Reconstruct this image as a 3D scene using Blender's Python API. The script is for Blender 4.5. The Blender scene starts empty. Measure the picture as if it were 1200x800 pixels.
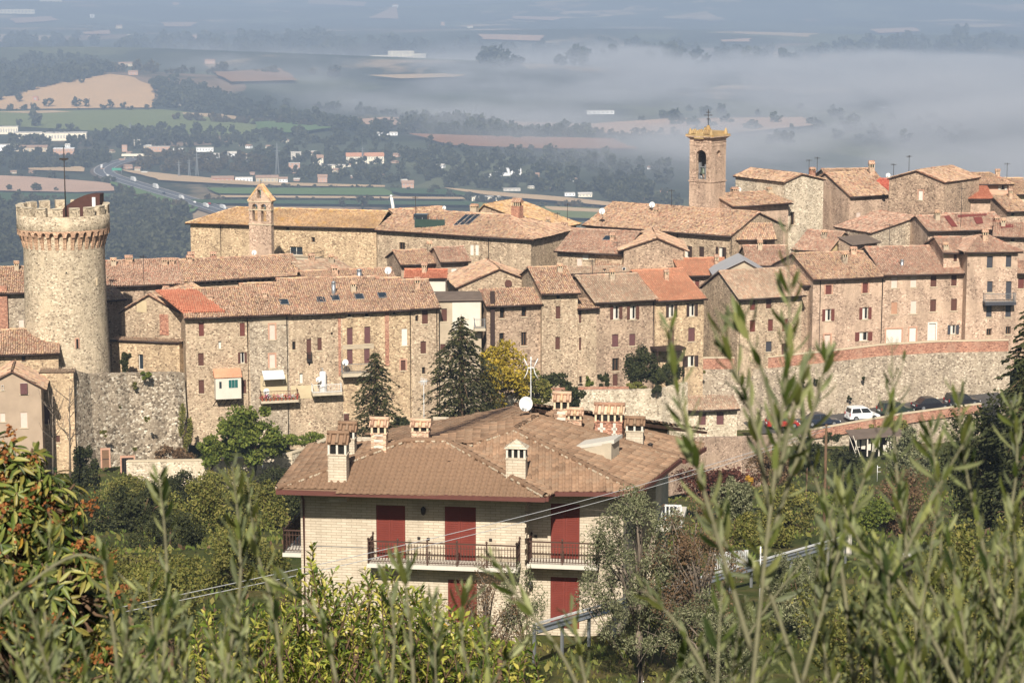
import bpy, math, random
import numpy as np
from mathutils import Vector, Matrix

# ------------------------------------------------------------------ camera, world, sun, exposure
SC = bpy.context.scene
COL = SC.collection
F = 2700.0                                   # focal length in photo pixels (photo is 1200 wide)
PITCH = math.atan(440.0 / F)
CP, SP = math.cos(PITCH), math.sin(PITCH)
cam_d = bpy.data.cameras.new('camera')
cam = bpy.data.objects.new('camera', cam_d)
COL.objects.link(cam)
cam_d.sensor_width = 36.0
cam_d.lens = 36.0 * F / 1200.0
cam_d.clip_start = 0.1
cam_d.clip_end = 60000.0
cam.location = (0, 0, 0)
cam.rotation_euler = (math.pi / 2 - PITCH, 0, 0)
cam_d.dof.use_dof = True
cam_d.dof.focus_distance = 200.0
cam_d.dof.aperture_fstop = 11.0
SC.camera = cam

SUN_EL = math.radians(37)
SUN_AZ = math.radians(3.0)                    # light travels this much to the right of the view axis
world = bpy.data.worlds.new('World')
SC.world = world
world.use_nodes = True
wn = world.node_tree.nodes
sky = wn.new('ShaderNodeTexSky')
sky.sky_type = 'NISHITA'
sky.sun_disc = False
sky.sun_elevation = SUN_EL
sky.sun_rotation = math.radians(180) + SUN_AZ
sky.air_density = 1.0
sky.dust_density = 1.2
sky.ozone_density = 1.0
bg = wn['Background']
bg.inputs['Strength'].default_value = 0.05
world.node_tree.links.new(sky.outputs[0], bg.inputs[0])
sun_d = bpy.data.lights.new('sun', 'SUN')
sun_d.energy = 5.0
sun_d.angle = math.radians(0.5)
sun_d.color = (1.0, 0.945, 0.875)
sun = bpy.data.objects.new('sun', sun_d)
COL.objects.link(sun)
sd = Vector((math.sin(SUN_AZ) * math.cos(SUN_EL), math.cos(SUN_AZ) * math.cos(SUN_EL), -math.sin(SUN_EL)))
sun.rotation_euler = sd.to_track_quat('-Z', 'Y').to_euler()
sun.location = (-20, -200, 150)
SC.view_settings.view_transform = 'Standard'
SC.view_settings.look = 'None'
SC.view_settings.exposure = 0.66
SC.view_settings.gamma = 1.0
SC.render.engine = 'CYCLES'
SC.cycles.use_denoising = True
SC.cycles.max_bounces = 5
SC.cycles.diffuse_bounces = 2
SC.cycles.glossy_bounces = 2
SC.cycles.transmission_bounces = 3
SC.cycles.transparent_max_bounces = 6
SC.cycles.volume_bounces = 0
SC.cycles.volume_max_steps = 64

# ------------------------------------------------------------------ picture geometry: a ray through a photo pixel
def ray(px, py):
    xc, yc = (px - 600.0) / F, (400.0 - py) / F
    return Vector((xc, CP + yc * SP, -SP + yc * CP))

def at(px, py, Y):
    r = ray(px, py)
    return r * (Y / r.y)

def at_z(px, py, z):
    r = ray(px, py)
    return r * (z / r.z)

def hit(px, py, p0, n):
    r = ray(px, py)
    return r * (Vector(p0).dot(n) / r.dot(n))

def proj(p):
    d = p[1] * CP - p[2] * SP
    return 600 + F * p[0] / d, 400 - F * (p[1] * SP + p[2] * CP) / d, d

# ------------------------------------------------------------------ object helpers
def props(o, label=None, cat=None, group=None, kind=None):
    if label: o['label'] = label
    if cat: o['category'] = cat
    if group: o['group'] = group
    if kind or cat: o['kind'] = kind or 'thing'
    return o

def link(name, mesh, parent=None, **kw):
    o = bpy.data.objects.new(name, mesh)
    COL.objects.link(o)
    if parent is not None:
        o.parent = parent
    return props(o, **kw)

def empty(name, loc, rz=0.0, **kw):
    o = link(name, None, None, **kw)
    o.location = loc
    o.rotation_euler = (0, 0, rz)
    o.empty_display_size = 0.5
    return o

def children_of(o, table):
    return table.get(o.name, [])

def copy_tree(o, parent=None, loc=None, rz=None, label=None):
    kids = list(o.children)
    c = o.copy()
    COL.objects.link(c)
    if parent is not None:
        c.parent = parent
    if loc is not None: c.location = loc
    if rz is not None: c.rotation_euler = (0, 0, rz)
    if label: c['label'] = label
    for k in kids:
        copy_tree(k, c)
    return c

class MB:
    """collects polygons and links them as one mesh object"""
    def __init__(s):
        s.v, s.f, s.m, s.sm = [], [], [], []
    def poly(s, pts, mi=0, smooth=False):
        b = len(s.v)
        s.v += [tuple(p) for p in pts]
        s.f.append(tuple(range(b, b + len(pts))))
        s.m.append(mi); s.sm.append(smooth)
    def box(s, x0, y0, z0, x1, y1, z1, mi=0, M=None):
        p = [(x0, y0, z0), (x1, y0, z0), (x1, y1, z0), (x0, y1, z0), (x0, y0, z1), (x1, y0, z1), (x1, y1, z1), (x0, y1, z1)]
        if M is not None: p = [tuple(M @ Vector(q)) for q in p]
        b = len(s.v); s.v += p
        for q in ((0, 3, 2, 1), (4, 5, 6, 7), (0, 1, 5, 4), (1, 2, 6, 5), (2, 3, 7, 6), (3, 0, 4, 7)):
            s.f.append(tuple(b + i for i in q)); s.m.append(mi); s.sm.append(False)
    def bar(s, a, b_, w, h=None, mi=0):
        a, b_ = Vector(a), Vector(b_); h = h or w
        d = b_ - a; L = d.length
        if L < 1e-6: return
        M = Matrix.Translation(a) @ d.to_track_quat('Y', 'Z').to_matrix().to_4x4()
        s.box(-w / 2, 0, -h / 2, w / 2, L, h / 2, mi, M)
    def prism(s, pts, ext, mi=0):
        """polygon pts (3d) extruded by the vector ext"""
        n = len(pts); e = Vector(ext); P = [Vector(p) for p in pts]; Q = [p + e for p in P]
        b = len(s.v); s.v += [tuple(p) for p in P + Q]
        s.f.append(tuple(range(b + n - 1, b - 1, -1))); s.m.append(mi); s.sm.append(False)
        s.f.append(tuple(range(b + n, b + 2 * n))); s.m.append(mi); s.sm.append(False)
        for i in range(n):
            j = (i + 1) % n
            s.f.append((b + i, b + j, b + n + j, b + n + i)); s.m.append(mi); s.sm.append(False)
    def tube(s, pts, rad, n=6, mi=0, cap=True, smooth=True):
        P = [Vector(p) for p in pts]
        R = rad if hasattr(rad, '__len__') else [rad] * len(P)
        b = len(s.v)
        for i, p in enumerate(P):
            d = (P[min(i + 1, len(P) - 1)] - P[max(i - 1, 0)])
            q = d.to_track_quat('Z', 'Y')
            for k in range(n):
                a = 2 * math.pi * k / n
                s.v.append(tuple(p + q @ Vector((math.cos(a) * R[i], math.sin(a) * R[i], 0))))
        for i in range(len(P) - 1):
            for k in range(n):
                k2 = (k + 1) % n
                s.f.append((b + i * n + k, b + i * n + k2, b + (i + 1) * n + k2, b + (i + 1) * n + k)); s.m.append(mi); s.sm.append(smooth)
        if cap:
            s.f.append(tuple(b + k for k in range(n - 1, -1, -1))); s.m.append(mi); s.sm.append(False)
            e = b + (len(P) - 1) * n
            s.f.append(tuple(e + k for k in range(n))); s.m.append(mi); s.sm.append(False)
    def lathe(s, prof, n=24, c=(0, 0, 0), mi=0, smooth=True, a0=0.0):
        b = len(s.v)
        for r, z in prof:
            for k in range(n):
                a = a0 + 2 * math.pi * k / n
                s.v.append((c[0] + r * math.cos(a), c[1] + r * math.sin(a), c[2] + z))
        for i in range(len(prof) - 1):
            for k in range(n):
                k2 = (k + 1) % n
                s.f.append((b + i * n + k, b + i * n + k2, b + (i + 1) * n + k2, b + (i + 1) * n + k)); s.m.append(mi); s.sm.append(smooth)
    def mesh(s, name, mats):
        me = bpy.data.meshes.new(name)
        me.from_pydata(s.v, [], s.f)
        for m in (mats if isinstance(mats, (list, tuple)) else [mats]): me.materials.append(m)
        me.polygons.foreach_set('material_index', s.m)
        me.polygons.foreach_set('use_smooth', s.sm)
        me.update()
        return me
    def build(s, name, mats, parent=None, **kw):
        if not s.f: return None
        return link(name, s.mesh(name, mats), parent, **kw)

def np_mesh(name, V, Fq, mats, smooth=False):
    """V (n,3) float, Fq (m,k) int -> mesh"""
    me = bpy.data.meshes.new(name)
    V = np.ascontiguousarray(V, dtype=np.float32); Fq = np.ascontiguousarray(Fq, dtype=np.int32)
    k = Fq.shape[1]
    me.vertices.add(len(V)); me.vertices.foreach_set('co', V.ravel())
    me.loops.add(Fq.size); me.loops.foreach_set('vertex_index', Fq.ravel())
    me.polygons.add(len(Fq)); me.polygons.foreach_set('loop_start', np.arange(0, Fq.size, k, dtype=np.int32))
    if smooth: me.polygons.foreach_set('use_smooth', np.ones(len(Fq), dtype=bool))
    for m in (mats if isinstance(mats, (list, tuple)) else [mats]): me.materials.append(m)
    me.update(calc_edges=True)
    return me

def spread(tv, tf, Ms, pos):
    """template verts tv, faces tf placed with matrices Ms (N,3,3; columns are axes) at pos (N,3)"""
    tv = np.asarray(tv, float); tf = np.asarray(tf, int)
    V = np.einsum('nij,kj->nki', Ms, tv) + pos[:, None, :]
    Fq = tf[None] + (np.arange(len(pos)) * len(tv))[:, None, None]
    return V.reshape(-1, 3), Fq.reshape(-1, tf.shape[1])

def unit(a):
    return a / np.maximum(np.linalg.norm(a, axis=-1, keepdims=True), 1e-9)

def rdirs(rng, n):
    return unit(rng.normal(size=(n, 3)))

def leaf_frames(axis, up, L, W):
    """axis/up (N,3) -> matrices with columns side*W, axis*L, normal*W"""
    a = unit(axis); s = unit(np.cross(a, up)); n = np.cross(s, a)
    return np.stack([s * W[:, None], a * L[:, None], n * W[:, None]], axis=2)

# ------------------------------------------------------------------ materials
def c3(r, g, b):
    f = lambda u: (u / 255 / 12.92) if u / 255 <= 0.04045 else ((u / 255 + 0.055) / 1.055) ** 2.4
    return (f(r), f(g), f(b), 1.0)

class G:
    def __init__(s, name):
        s.mat = bpy.data.materials.new(name); s.mat.use_nodes = True
        s.nt = s.mat.node_tree; s.nt.nodes.clear()
        s.out = s.nt.nodes.new('ShaderNodeOutputMaterial')
    def n(s, t, ins=None, **kw):
        nd = s.nt.nodes.new('ShaderNode' + t)
        for k, v in kw.items(): setattr(nd, k, v)
        for k, v in (ins or {}).items():
            if isinstance(v, bpy.types.NodeSocket): s.nt.links.new(v, nd.inputs[k])
            else: nd.inputs[k].default_value = v
        return nd
    def ramp(s, fac, stops, interp='LINEAR'):
        r = s.n('ValToRGB', {0: fac}); r.color_ramp.interpolation = interp
        e = r.color_ramp.elements
        while len(e) < len(stops): e.new(0.5)
        for i, (p, c) in enumerate(stops): e[i].position = p; e[i].color = c if hasattr(c, '__len__') else (c, c, c, 1)
        return r.outputs[0]
    def mix(s, fac, a, b, blend='MIX'):
        m = s.n('Mix', data_type='RGBA', blend_type=blend)
        for i, v in ((0, fac), (6, a), (7, b)):
            if isinstance(v, bpy.types.NodeSocket): s.nt.links.new(v, m.inputs[i])
            else: m.inputs[i].default_value = v
        return m.outputs[2]
    def math(s, op, a, b=0.0, clamp=False):
        m = s.n('Math', {0: a, 1: b}, operation=op, use_clamp=clamp); return m.outputs[0]
    def noise(s, vec, scale, detail=3.0, rough=0.55):
        return s.n('TexNoise', {'Vector': vec, 'Scale': scale, 'Detail': detail, 'Roughness': rough}).outputs[0]
    def coords(s, shift=True):
        v = s.n('TexCoord').outputs['Object']
        if not shift: return v
        oi = s.n('ObjectInfo').outputs['Location']
        sc = s.n('VectorMath', {0: oi, 1: (0.731, 0.417, 0.293)}, operation='MULTIPLY').outputs[0]
        return s.n('VectorMath', {0: v, 1: sc}, operation='ADD').outputs[0]
    def scale(s, vec, xyz):
        return s.n('VectorMath', {0: vec, 1: xyz}, operation='MULTIPLY').outputs[0]
    def done(s, col, rough=0.9, bump=None, dist=0.03, strength=0.7, spec=0.25, metal=0.0):
        ins = {'Base Color': col, 'Roughness': rough, 'Specular IOR Level': spec, 'Metallic': metal}
        p = s.n('BsdfPrincipled', ins)
        if bump is not None:
            b = s.n('Bump', {'Height': bump, 'Distance': dist, 'Strength': strength})
            s.nt.links.new(b.outputs[0], p.inputs['Normal'])
        s.nt.links.new(p.outputs[0], s.out.inputs[0])
        return s.mat

MAT = {}
def plain(name, col, rough=0.8, var=0.12, scale=3.0, metal=0.0, spec=0.25):
    g = G(name); v = g.coords()
    k = g.noise(v, scale, 4)
    d = tuple(x * (1 - var) for x in col[:3]) + (1,); u = tuple(min(1, x * (1 + var)) for x in col[:3]) + (1,)
    MAT[name] = g.done(g.ramp(k, [(0.3, d), (0.7, u)]), rough, metal=metal, spec=spec)
    return MAT[name]

def stone(name, cols, mortar, scale=3.2, plaster=None, pl_amt=0.5, edge=(0.03, 0.12), holes=True, weather=0.35, zs=1.5):
    g = G(name); v0 = g.coords()
    w = g.n('TexNoise', {'Vector': v0, 'Scale': 2.6, 'Detail': 2.0}).outputs['Color']
    w = g.n('VectorMath', {0: w, 1: (0.30, 0.30, 0.22)}, operation='MULTIPLY').outputs[0]
    v = g.n('VectorMath', {0: v0, 1: w}, operation='ADD').outputs[0]
    v = g.scale(v, (1, 1, zs))
    vo = g.n('TexVoronoi', {'Vector': v, 'Scale': scale, 'Randomness': 0.9})
    rnd = g.n('SeparateColor', {0: vo.outputs['Color']}).outputs[0]
    ed = g.n('TexVoronoi', {'Vector': v, 'Scale': scale, 'Randomness': 0.9}, feature='DISTANCE_TO_EDGE').outputs['Distance']
    lo = tuple(x * .66 for x in cols[3][:3]) + (1,); hi = tuple(min(.8, x * 1.28) for x in cols[2][:3]) + (1,); cols = list(cols) + [hi, cols[0], lo]
    n = len(cols)
    col = g.ramp(rnd, [((i + 0.02) / n, c) for i, c in enumerate(cols)], 'CONSTANT')
    fine = g.noise(v0, 14.0, 4, 0.7)
    col = g.mix(1.0, col, g.ramp(fine, [(0.25, 0.72), (0.75, 1.18)]), 'MULTIPLY')
    big = g.noise(g.scale(v0, (1, 1, 0.6)), 0.33, 4, 0.6)
    mm = g.ramp(ed, [(edge[0], 1.0), (edge[1], 0.0)])
    mm2 = g.math('MULTIPLY', mm, g.ramp(big, [(0.3, 0.55), (0.65, 1.0)]))
    col = g.mix(mm2, col, mortar)
    hgt = g.math('MINIMUM', ed, 0.15)
    if plaster is not None:
        pn = g.noise(v0, 0.42, 5, 0.62)
        pm = g.ramp(pn, [(1 - pl_amt - 0.04, 0.0), (1 - pl_amt + 0.05, 1.0)])
        pc = g.mix(1.0, plaster, g.ramp(g.noise(v0, 1.7, 5, 0.6), [(0.25, 0.8), (0.75, 1.12)]), 'MULTIPLY')
        col = g.mix(g.math('MULTIPLY', pm, 0.86), col, pc)
    rp = g.noise(g.scale(v0, (1.0, 1.0, 0.8)), 0.55, 6, 0.7)
    col = g.mix(g.ramp(rp, [(0.54, 0.0), (0.60, 0.55)]), col, g.mix(1.0, mortar, g.ramp(fine, [(0.25, 0.86), (0.75, 1.10)]), 'MULTIPLY'))
    col = g.mix(g.ramp(g.noise(v0, 0.75, 5, 0.65), [(0.28, 0.5), (0.42, 0.0)]), col, c3(112, 94, 76))
    if holes:
        hv = g.n('TexVoronoi', {'Vector': v, 'Scale': scale * 0.62, 'Randomness': 1.0})
        hm = g.ramp(hv.outputs['Distance'], [(0.10, 1.0), (0.16, 0.0)])
        hr = g.ramp(g.n('SeparateColor', {0: hv.outputs['Color']}).outputs[1], [(0.70, 0.0), (0.72, 1.0)], 'CONSTANT')
        col = g.mix(g.math('MULTIPLY', g.math('MULTIPLY', hm, hr), 0.75), col, c3(62, 46, 34))
    st = g.noise(g.scale(v0, (1.0, 1.0, 0.22)), 0.9, 4, 0.6)
    col = g.mix(1.0, col, g.ramp(st, [(0.28, 1 - weather), (0.68, 1.06)]), 'MULTIPLY')
    col = g.mix(.16, col, g.n('RGBToBW', {0: col}).outputs[0])
    col = g.mix(1.0, col, (1.27, 1.235, 1.165, 1), 'MULTIPLY')
    MAT[name] = g.done(col, 0.95, hgt, 0.25, 0.8, spec=0.1)
    return MAT[name]

def tiles(name, cols, lichen=0.0, dark=0.25):
    g = G(name); v = g.coords()
    ri = g.n('NewGeometry').outputs['Random Per Island']
    n = len(cols)
    col = g.ramp(ri, [((i + 0.02) / n, c) for i, c in enumerate(cols)])
    big = g.noise(v, 0.35, 5, 0.65)
    col = g.mix(1.0, col, g.ramp(big, [(0.3, 1 - dark), (0.7, 1.12)]), 'MULTIPLY')
    fine = g.noise(v, 9.0, 4, 0.7)
    col = g.mix(1.0, col, g.ramp(fine, [(0.25, 0.78), (0.75, 1.15)]), 'MULTIPLY')
    col = g.mix(.12, col, g.n('RGBToBW', {0: col}).outputs[0])
    col = g.mix(1.0, col, (1.12, 1.085, 1.02, 1), 'MULTIPLY')
    if lichen > 0:
        ln = g.noise(v, 1.1, 5, 0.7)
        col = g.mix(g.ramp(ln, [(0.62 - lichen * 0.3, 0.0), (0.72 - lichen * 0.2, 0.8)]), col, c3(196, 150, 66))
    MAT[name] = g.done(col, 0.95, fine, 0.02, 0.5, spec=0.12)
    return MAT[name]

def foliage(name, cols, transl=0.25, rough=0.55, spec=0.3, clump=0.5):
    g = G(name)
    ri = g.n('NewGeometry').outputs['Random Per Island']
    n = len(cols)
    col = g.ramp(ri, [(i / max(1, n - 1), c) for i, c in enumerate(cols)])
    v = g.coords()
    col = g.mix(1.0, col, g.ramp(g.noise(v, clump, 2), [(0.3, 0.72), (0.7, 1.22)]), 'MULTIPLY')
    p = g.n('BsdfPrincipled', {'Base Color': col, 'Roughness': .65, 'Specular IOR Level': .15})
    t = g.n('BsdfTranslucent', {'Color': col})
    m = g.n('MixShader', {0: transl, 1: p.outputs[0], 2: t.outputs[0]})
    g.nt.links.new(m.outputs[0], g.out.inputs[0])
    MAT[name] = g.mat
    return g.mat

# village stone: several mixes of the same pinkish beige rubble
stone('stone_warm', [c3(168, 146, 120), c3(150, 127, 103), c3(182, 161, 133), c3(136, 114, 92), c3(174, 148, 122), c3(160, 139, 114)], c3(182, 160, 130), 4.7, None, 0.5, (0.02, 0.13))
stone('stone_ochre', [c3(176, 150, 116), c3(160, 133, 102), c3(188, 164, 128), c3(144, 119, 92), c3(170, 142, 112)], c3(188, 162, 126), 4.8, c3(190, 165, 130), 0.36)
stone('stone_brown', [c3(156, 132, 110), c3(140, 116, 96), c3(170, 146, 122), c3(126, 104, 86), c3(162, 134, 112)], c3(170, 146, 120), 4.8, c3(176, 150, 124), 0.34)
stone('stone_grey', [c3(164, 149, 129), c3(148, 132, 113), c3(180, 165, 143), c3(132, 116, 99), c3(158, 142, 122)], c3(160, 144, 121), 4.7)
stone('stone_bastion', [c3(158, 143, 122), c3(132, 117, 98), c3(178, 164, 142), c3(108, 95, 79), c3(204, 194, 174), c3(148, 132, 112)], c3(146, 130, 108), 3.8, None, 0.5, (0.02, 0.10), True, 0.40, 1.4)
stone('stone_tower', [c3(172, 155, 129), c3(153, 136, 112), c3(184, 168, 142), c3(135, 119, 98), c3(166, 149, 123)], c3(188, 170, 141), 4.7, c3(192, 173, 142), 0.42, (0.03, 0.13), True, 0.28)
stone('stone_pale', [c3(190, 174, 150), c3(174, 157, 132), c3(200, 186, 162), c3(158, 142, 119)], c3(196, 180, 154), 4.6, c3(198, 181, 154), 0.4)
stone('stone_pink', [c3(174, 146, 124), c3(158, 130, 109), c3(184, 157, 134), c3(144, 118, 99), c3(168, 140, 118)], c3(184, 157, 133), 5.0, c3(186, 158, 133), 0.45)
stone('brick_wall', [c3(168, 114, 90), c3(158, 106, 84), c3(176, 126, 100), c3(148, 98, 79)], c3(174, 136, 112), 5.0, None, 0.5, (0.01, 0.06), False, 0.22, 3.0)
stone('brick_stone', [c3(182, 140, 112), c3(170, 144, 118), c3(190, 152, 124), c3(158, 124, 100)], c3(186, 160, 132), 4.0, c3(190, 160, 132), 0.35)
plain('plaster_cream', c3(196, 177, 145), 0.9, 0.10, 1.2)
plain('plaster_white', c3(196, 187, 170), 0.9, 0.07, 1.0)
plain('plaster_grey', c3(160, 140, 118), 0.9, 0.10, 0.8)
plain('plaster_dim', c3(168, 152, 128), 0.9, 0.12, 0.8)
plain('plaster_pink', c3(190, 150, 124), 0.9, 0.10, 0.9)
plain('plaster_yellow', c3(222, 196, 146), 0.9, 0.06, 0.9)
plain('plaster_patch', c3(184, 166, 132), 0.9, 0.10, 1.1)
OLD = [c3(178, 142, 114), c3(190, 156, 128), c3(160, 124, 100), c3(200, 170, 142), c3(126, 102, 84), c3(184, 134, 106), c3(168, 146, 122), c3(192, 158, 120)]
tiles('tile_old', OLD)
tiles('tile_grey', [c3(170, 144, 119), c3(184, 159, 132), c3(156, 130, 108), c3(194, 172, 145), c3(146, 122, 102), c3(176, 140, 114)])
tiles('tile_lichen', [c3(194, 154, 112), c3(202, 166, 122), c3(178, 138, 102), c3(208, 178, 134), c3(166, 132, 100)], 0.25)
tiles('tile_red', [c3(180, 144, 118), c3(170, 130, 106), c3(196, 166, 140), c3(150, 116, 97), c3(186, 150, 124), c3(138, 112, 95), c3(180, 126, 102), c3(176, 150, 128)])
tiles('tile_orange', [c3(180, 108, 80), c3(172, 100, 72), c3(188, 120, 90)], 0.0, 0.12)
tiles('tile_orange_soft', [c3(188, 126, 94), c3(180, 118, 86), c3(198, 140, 106), c3(176, 124, 94)], 0.0, 0.2)
tiles('tile_redlead', [c3(178, 86, 66), c3(168, 78, 60), c3(188, 98, 74)], 0.0, 0.15)
tiles('tile_villa', [c3(136, 108, 84), c3(126, 99, 77), c3(146, 117, 92), c3(114, 90, 70), c3(134, 110, 88)], 0.0, 0.14)
tiles('tile_crest', [c3(160, 130, 80), c3(146, 118, 80), c3(172, 146, 98)], 0.12)
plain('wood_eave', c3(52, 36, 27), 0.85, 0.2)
plain('gutter_brown', c3(52, 38, 31), 0.5, 0.15)
plain('gutter_red', c3(94, 58, 50), 0.5, 0.10)
plain('shutter_brown', c3(86, 56, 46), 0.6, 0.10)
plain('shutter_red', c3(100, 56, 48), 0.6, 0.08)
plain('shutter_dark', c3(58, 44, 38), 0.6, 0.10)
plain('shutter_plum', c3(96, 64, 62), 0.6, 0.10)
plain('shutter_tan', c3(164, 124, 98), 0.7, 0.10)
plain('shutter_pale', c3(196, 176, 160), 0.7, 0.06)
plain('shutter_slate', c3(62, 62, 66), 0.6, 0.10)
plain('frame_white', c3(204, 198, 186), 0.6, 0.05)
plain('frame_wood', c3(104, 76, 54), 0.7, 0.12)
plain('blind_white', c3(204, 197, 182), 0.7, 0.05)
plain('sill_stone', c3(186, 170, 142), 0.9, 0.10)
plain('brick_trim', c3(176, 136, 112), 0.9, 0.16, 8.0)
plain('metal_grey', c3(150, 152, 152), 0.4, 0.08, metal=0.6)
plain('metal_dark', c3(58, 52, 48), 0.5, 0.10, metal=0.3)
plain('metal_white', c3(204, 202, 196), 0.5, 0.05)
plain('dish_white', c3(206, 203, 195), 0.5, 0.04)
plain('rust_steel', c3(74, 46, 38), 0.7, 0.14, 1.5)
plain('rail_iron', c3(74, 54, 44), 0.6, 0.10)
plain('door_wood', c3(110, 84, 62), 0.8, 0.14)
plain('concrete', c3(178, 164, 140), 0.9, 0.12, 2.0)
plain('roof_felt', c3(102, 88, 76), 0.9, 0.15, 1.2)
plain('sheet_grey', c3(160, 158, 156), 0.6, 0.06, 0.8)
plain('sheet_red', c3(112, 56, 48), 0.7, 0.12)
plain('sheet_green', c3(44, 62, 54), 0.7, 0.12)
plain('bark_grey', c3(110, 98, 84), 0.95, 0.2, 12.0)
plain('bark_brown', c3(92, 72, 54), 0.95, 0.2, 9.0)
def glass(name, col, rough=0.12):
    g = G(name); MAT[name] = g.done(col, rough, spec=0.6); return MAT[name]
glass('pane_dark', (0.018, 0.017, 0.016, 1))
glass('pane_blue', (0.022, 0.030, 0.036, 1))
glass('pane_green', (0.02, 0.10, 0.09, 1))
# ------------------------------------------------------------------ ground
GP = [(-120, 26), (-30, 8.0), (0, -1.75), (40, -14.2), (80, -25.6), (90, -26.6), (110, -28.2), (150, -37.6), (200, -47.2), (220, -50.2), (232, -51.2),
      (262, -52.6), (285, -47), (330, -46), (420, -66), (700, -140), (1000, -206), (1300, -250), (1500, -255), (40000, -255)]
GPY = np.array([p[0] for p in GP], float); GPZ = np.array([p[1] for p in GP], float)
HILLS = [  # x, Y, rx, rY, height : low hills of the far valley
    (-780, 4600, 420, 520, 44), (-1150, 5600, 900, 500, 60), (-200, 5400, 700, 500, 26), (1500, 12200, 2100, 900, 95), (4300, 12600, 2300, 1000, 70),
    (-3200, 12500, 2500, 1200, 60), (-700, 14800, 3200, 1200, 60), (4200, 15800, 4200, 1400, 80), (-4200, 8800, 1600, 900, 40), (2700, 8200, 1300, 700, 34), (300, 8000, 1200, 600, 24)]

def gz(x, Y):
    x = np.asarray(x, float); Y = np.asarray(Y, float)
    z = np.interp(Y, GPY, GPZ)
    near = np.clip(1 - np.abs(Y - 120) / 180.0, 0, 1)
    z = z + near * (0.35 * np.sin(x * 0.21 + Y * 0.13) + 0.25 * np.sin(x * 0.5 - Y * 0.31))
    z = z + np.clip((Y - 5200) / 3000, 0, 1) * 7 * (np.sin(x * 0.0021 + 1) + np.sin(Y * 0.0017 + x * 0.0009))
    for hx, hy, rx, ry, h in HILLS:
        z = z + h * np.exp(-(((x - hx) / rx) ** 2 + ((Y - hy) / ry) ** 2) * 1.4)
    return z

def make_ground():
    ys = np.concatenate([np.arange(-60, 0, 6), np.arange(0, 340, 3.0), np.geomspace(340, 1500, 40), np.geomspace(1560, 21000, 240)])
    us = np.linspace(-0.62, 0.62, 150)
    Yg, U = np.meshgrid(ys, us, indexing='ij')
    X = U * (np.maximum(Yg, 0) + 90)
    Z = gz(X, Yg)
    global GRID
    GRID = (ys, us, Z)
    V = np.stack([X, Yg, Z], -1).reshape(-1, 3)
    n, m = len(ys), len(us)
    i = np.arange(n - 1)[:, None] * m + np.arange(m - 1)[None]
    Fq = np.stack([i, i + 1, i + m + 1, i + m], -1).reshape(-1, 4)
    g = G('ground_mix'); v = g.n('NewGeometry').outputs['Position']
    grass = g.ramp(g.noise(v, 0.22, 6, 0.7), [(0.3, c3(52, 60, 30)), (0.5, c3(72, 76, 38)), (0.60, c3(92, 84, 52)), (0.75, c3(108, 92, 66))])
    grass = g.mix(1.0, grass, g.ramp(g.noise(v, 3.0, 5, 0.7), [(0.3, 0.65), (0.7, 1.2)]), 'MULTIPLY')
    fv = g.scale(v, (1, 0.7, 0))
    wv = g.n('TexNoise', {'Vector': fv, 'Scale': 0.0011, 'Detail': 3.0}).outputs['Color']
    wv = g.n('VectorMath', {0: wv, 1: (500, 380, 0)}, operation='MULTIPLY').outputs[0]
    fv = g.n('VectorMath', {0: fv, 1: wv}, operation='ADD').outputs[0]
    vo = g.n('TexVoronoi', {'Vector': fv, 'Scale': 0.0034}).outputs['Color']
    r1 = g.n('SeparateColor', {0: vo}).outputs[0]
    fld = g.ramp(r1, [(0.0, c3(78, 82, 62)), (0.26, c3(96, 98, 70)), (0.42, c3(66, 70, 54)), (0.54, c3(158, 136, 108)), (0.64, c3(98, 100, 74)), (0.75, c3(134, 112, 92)), (0.84, c3(180, 156, 128)), (0.92, c3(72, 78, 60))], 'CONSTANT')
    wd = g.ramp(g.noise(g.scale(v, (1, 0.6, 0)), 0.0016, 6, 0.7), [(0.45, 0.0), (0.52, 1.0)])
    fld = g.mix(wd, fld, c3(56, 60, 46))
    fld = g.mix(1.0, fld, g.ramp(g.noise(v, 0.02, 5, 0.7), [(0.3, 0.8), (0.7, 1.1)]), 'MULTIPLY')
    yy = g.n('SeparateXYZ', {0: v}).outputs[1]
    f = g.n('MapRange', {0: yy, 1: 700.0, 2: 1200.0, 3: 0.0, 4: 1.0}).outputs[0]
    mat = g.done(g.mix(f, grass, fld), 0.95, spec=0.05)
    link('ground', np_mesh('ground', V, Fq, mat, True), kind='structure')
make_ground()
def gmesh(x, Y):
    """height of the ground sheet itself (between its rows)"""
    ys, us, Z = GRID; i = int(np.clip(np.searchsorted(ys, Y) - 1, 0, len(ys) - 2)); t = (Y - ys[i]) / (ys[i + 1] - ys[i])
    a = np.interp(x, us * (max(ys[i], 0) + 90), Z[i]); b = np.interp(x, us * (max(ys[i + 1], 0) + 90), Z[i + 1]); return float(a + (b - a) * t)

# ------------------------------------------------------------------ tiles on a roof plane
def in_poly(P, poly):
    x, y = P[:, 0], P[:, 1]; c = np.zeros(len(P), bool); n = len(poly)
    for i in range(n):
        x0, y0 = poly[i]; x1, y1 = poly[(i + 1) % n]
        if y0 == y1: continue
        k = ((y0 > y) != (y1 > y)) & (x < (x1 - x0) * (y - y0) / (y1 - y0) + x0)
        c ^= k
    return c

def tile_template(k=4, r=0.10, L=0.42):
    V, Fq = [], []
    for j, (yy, rr, zz) in enumerate(((-L / 2, r, 0.035), (L / 2, r * 0.78, 0.008))):
        for i in range(k):
            a = math.pi * i / (k - 1)
            V.append((math.cos(a) * rr, yy, math.sin(a) * rr * 0.85 + zz))
    for i in range(k - 1):
        Fq.append((i, i + k, i + k + 1, i + 1))
    return np.array(V), np.array(Fq)
TT_V, TT_F = tile_template()

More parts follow.
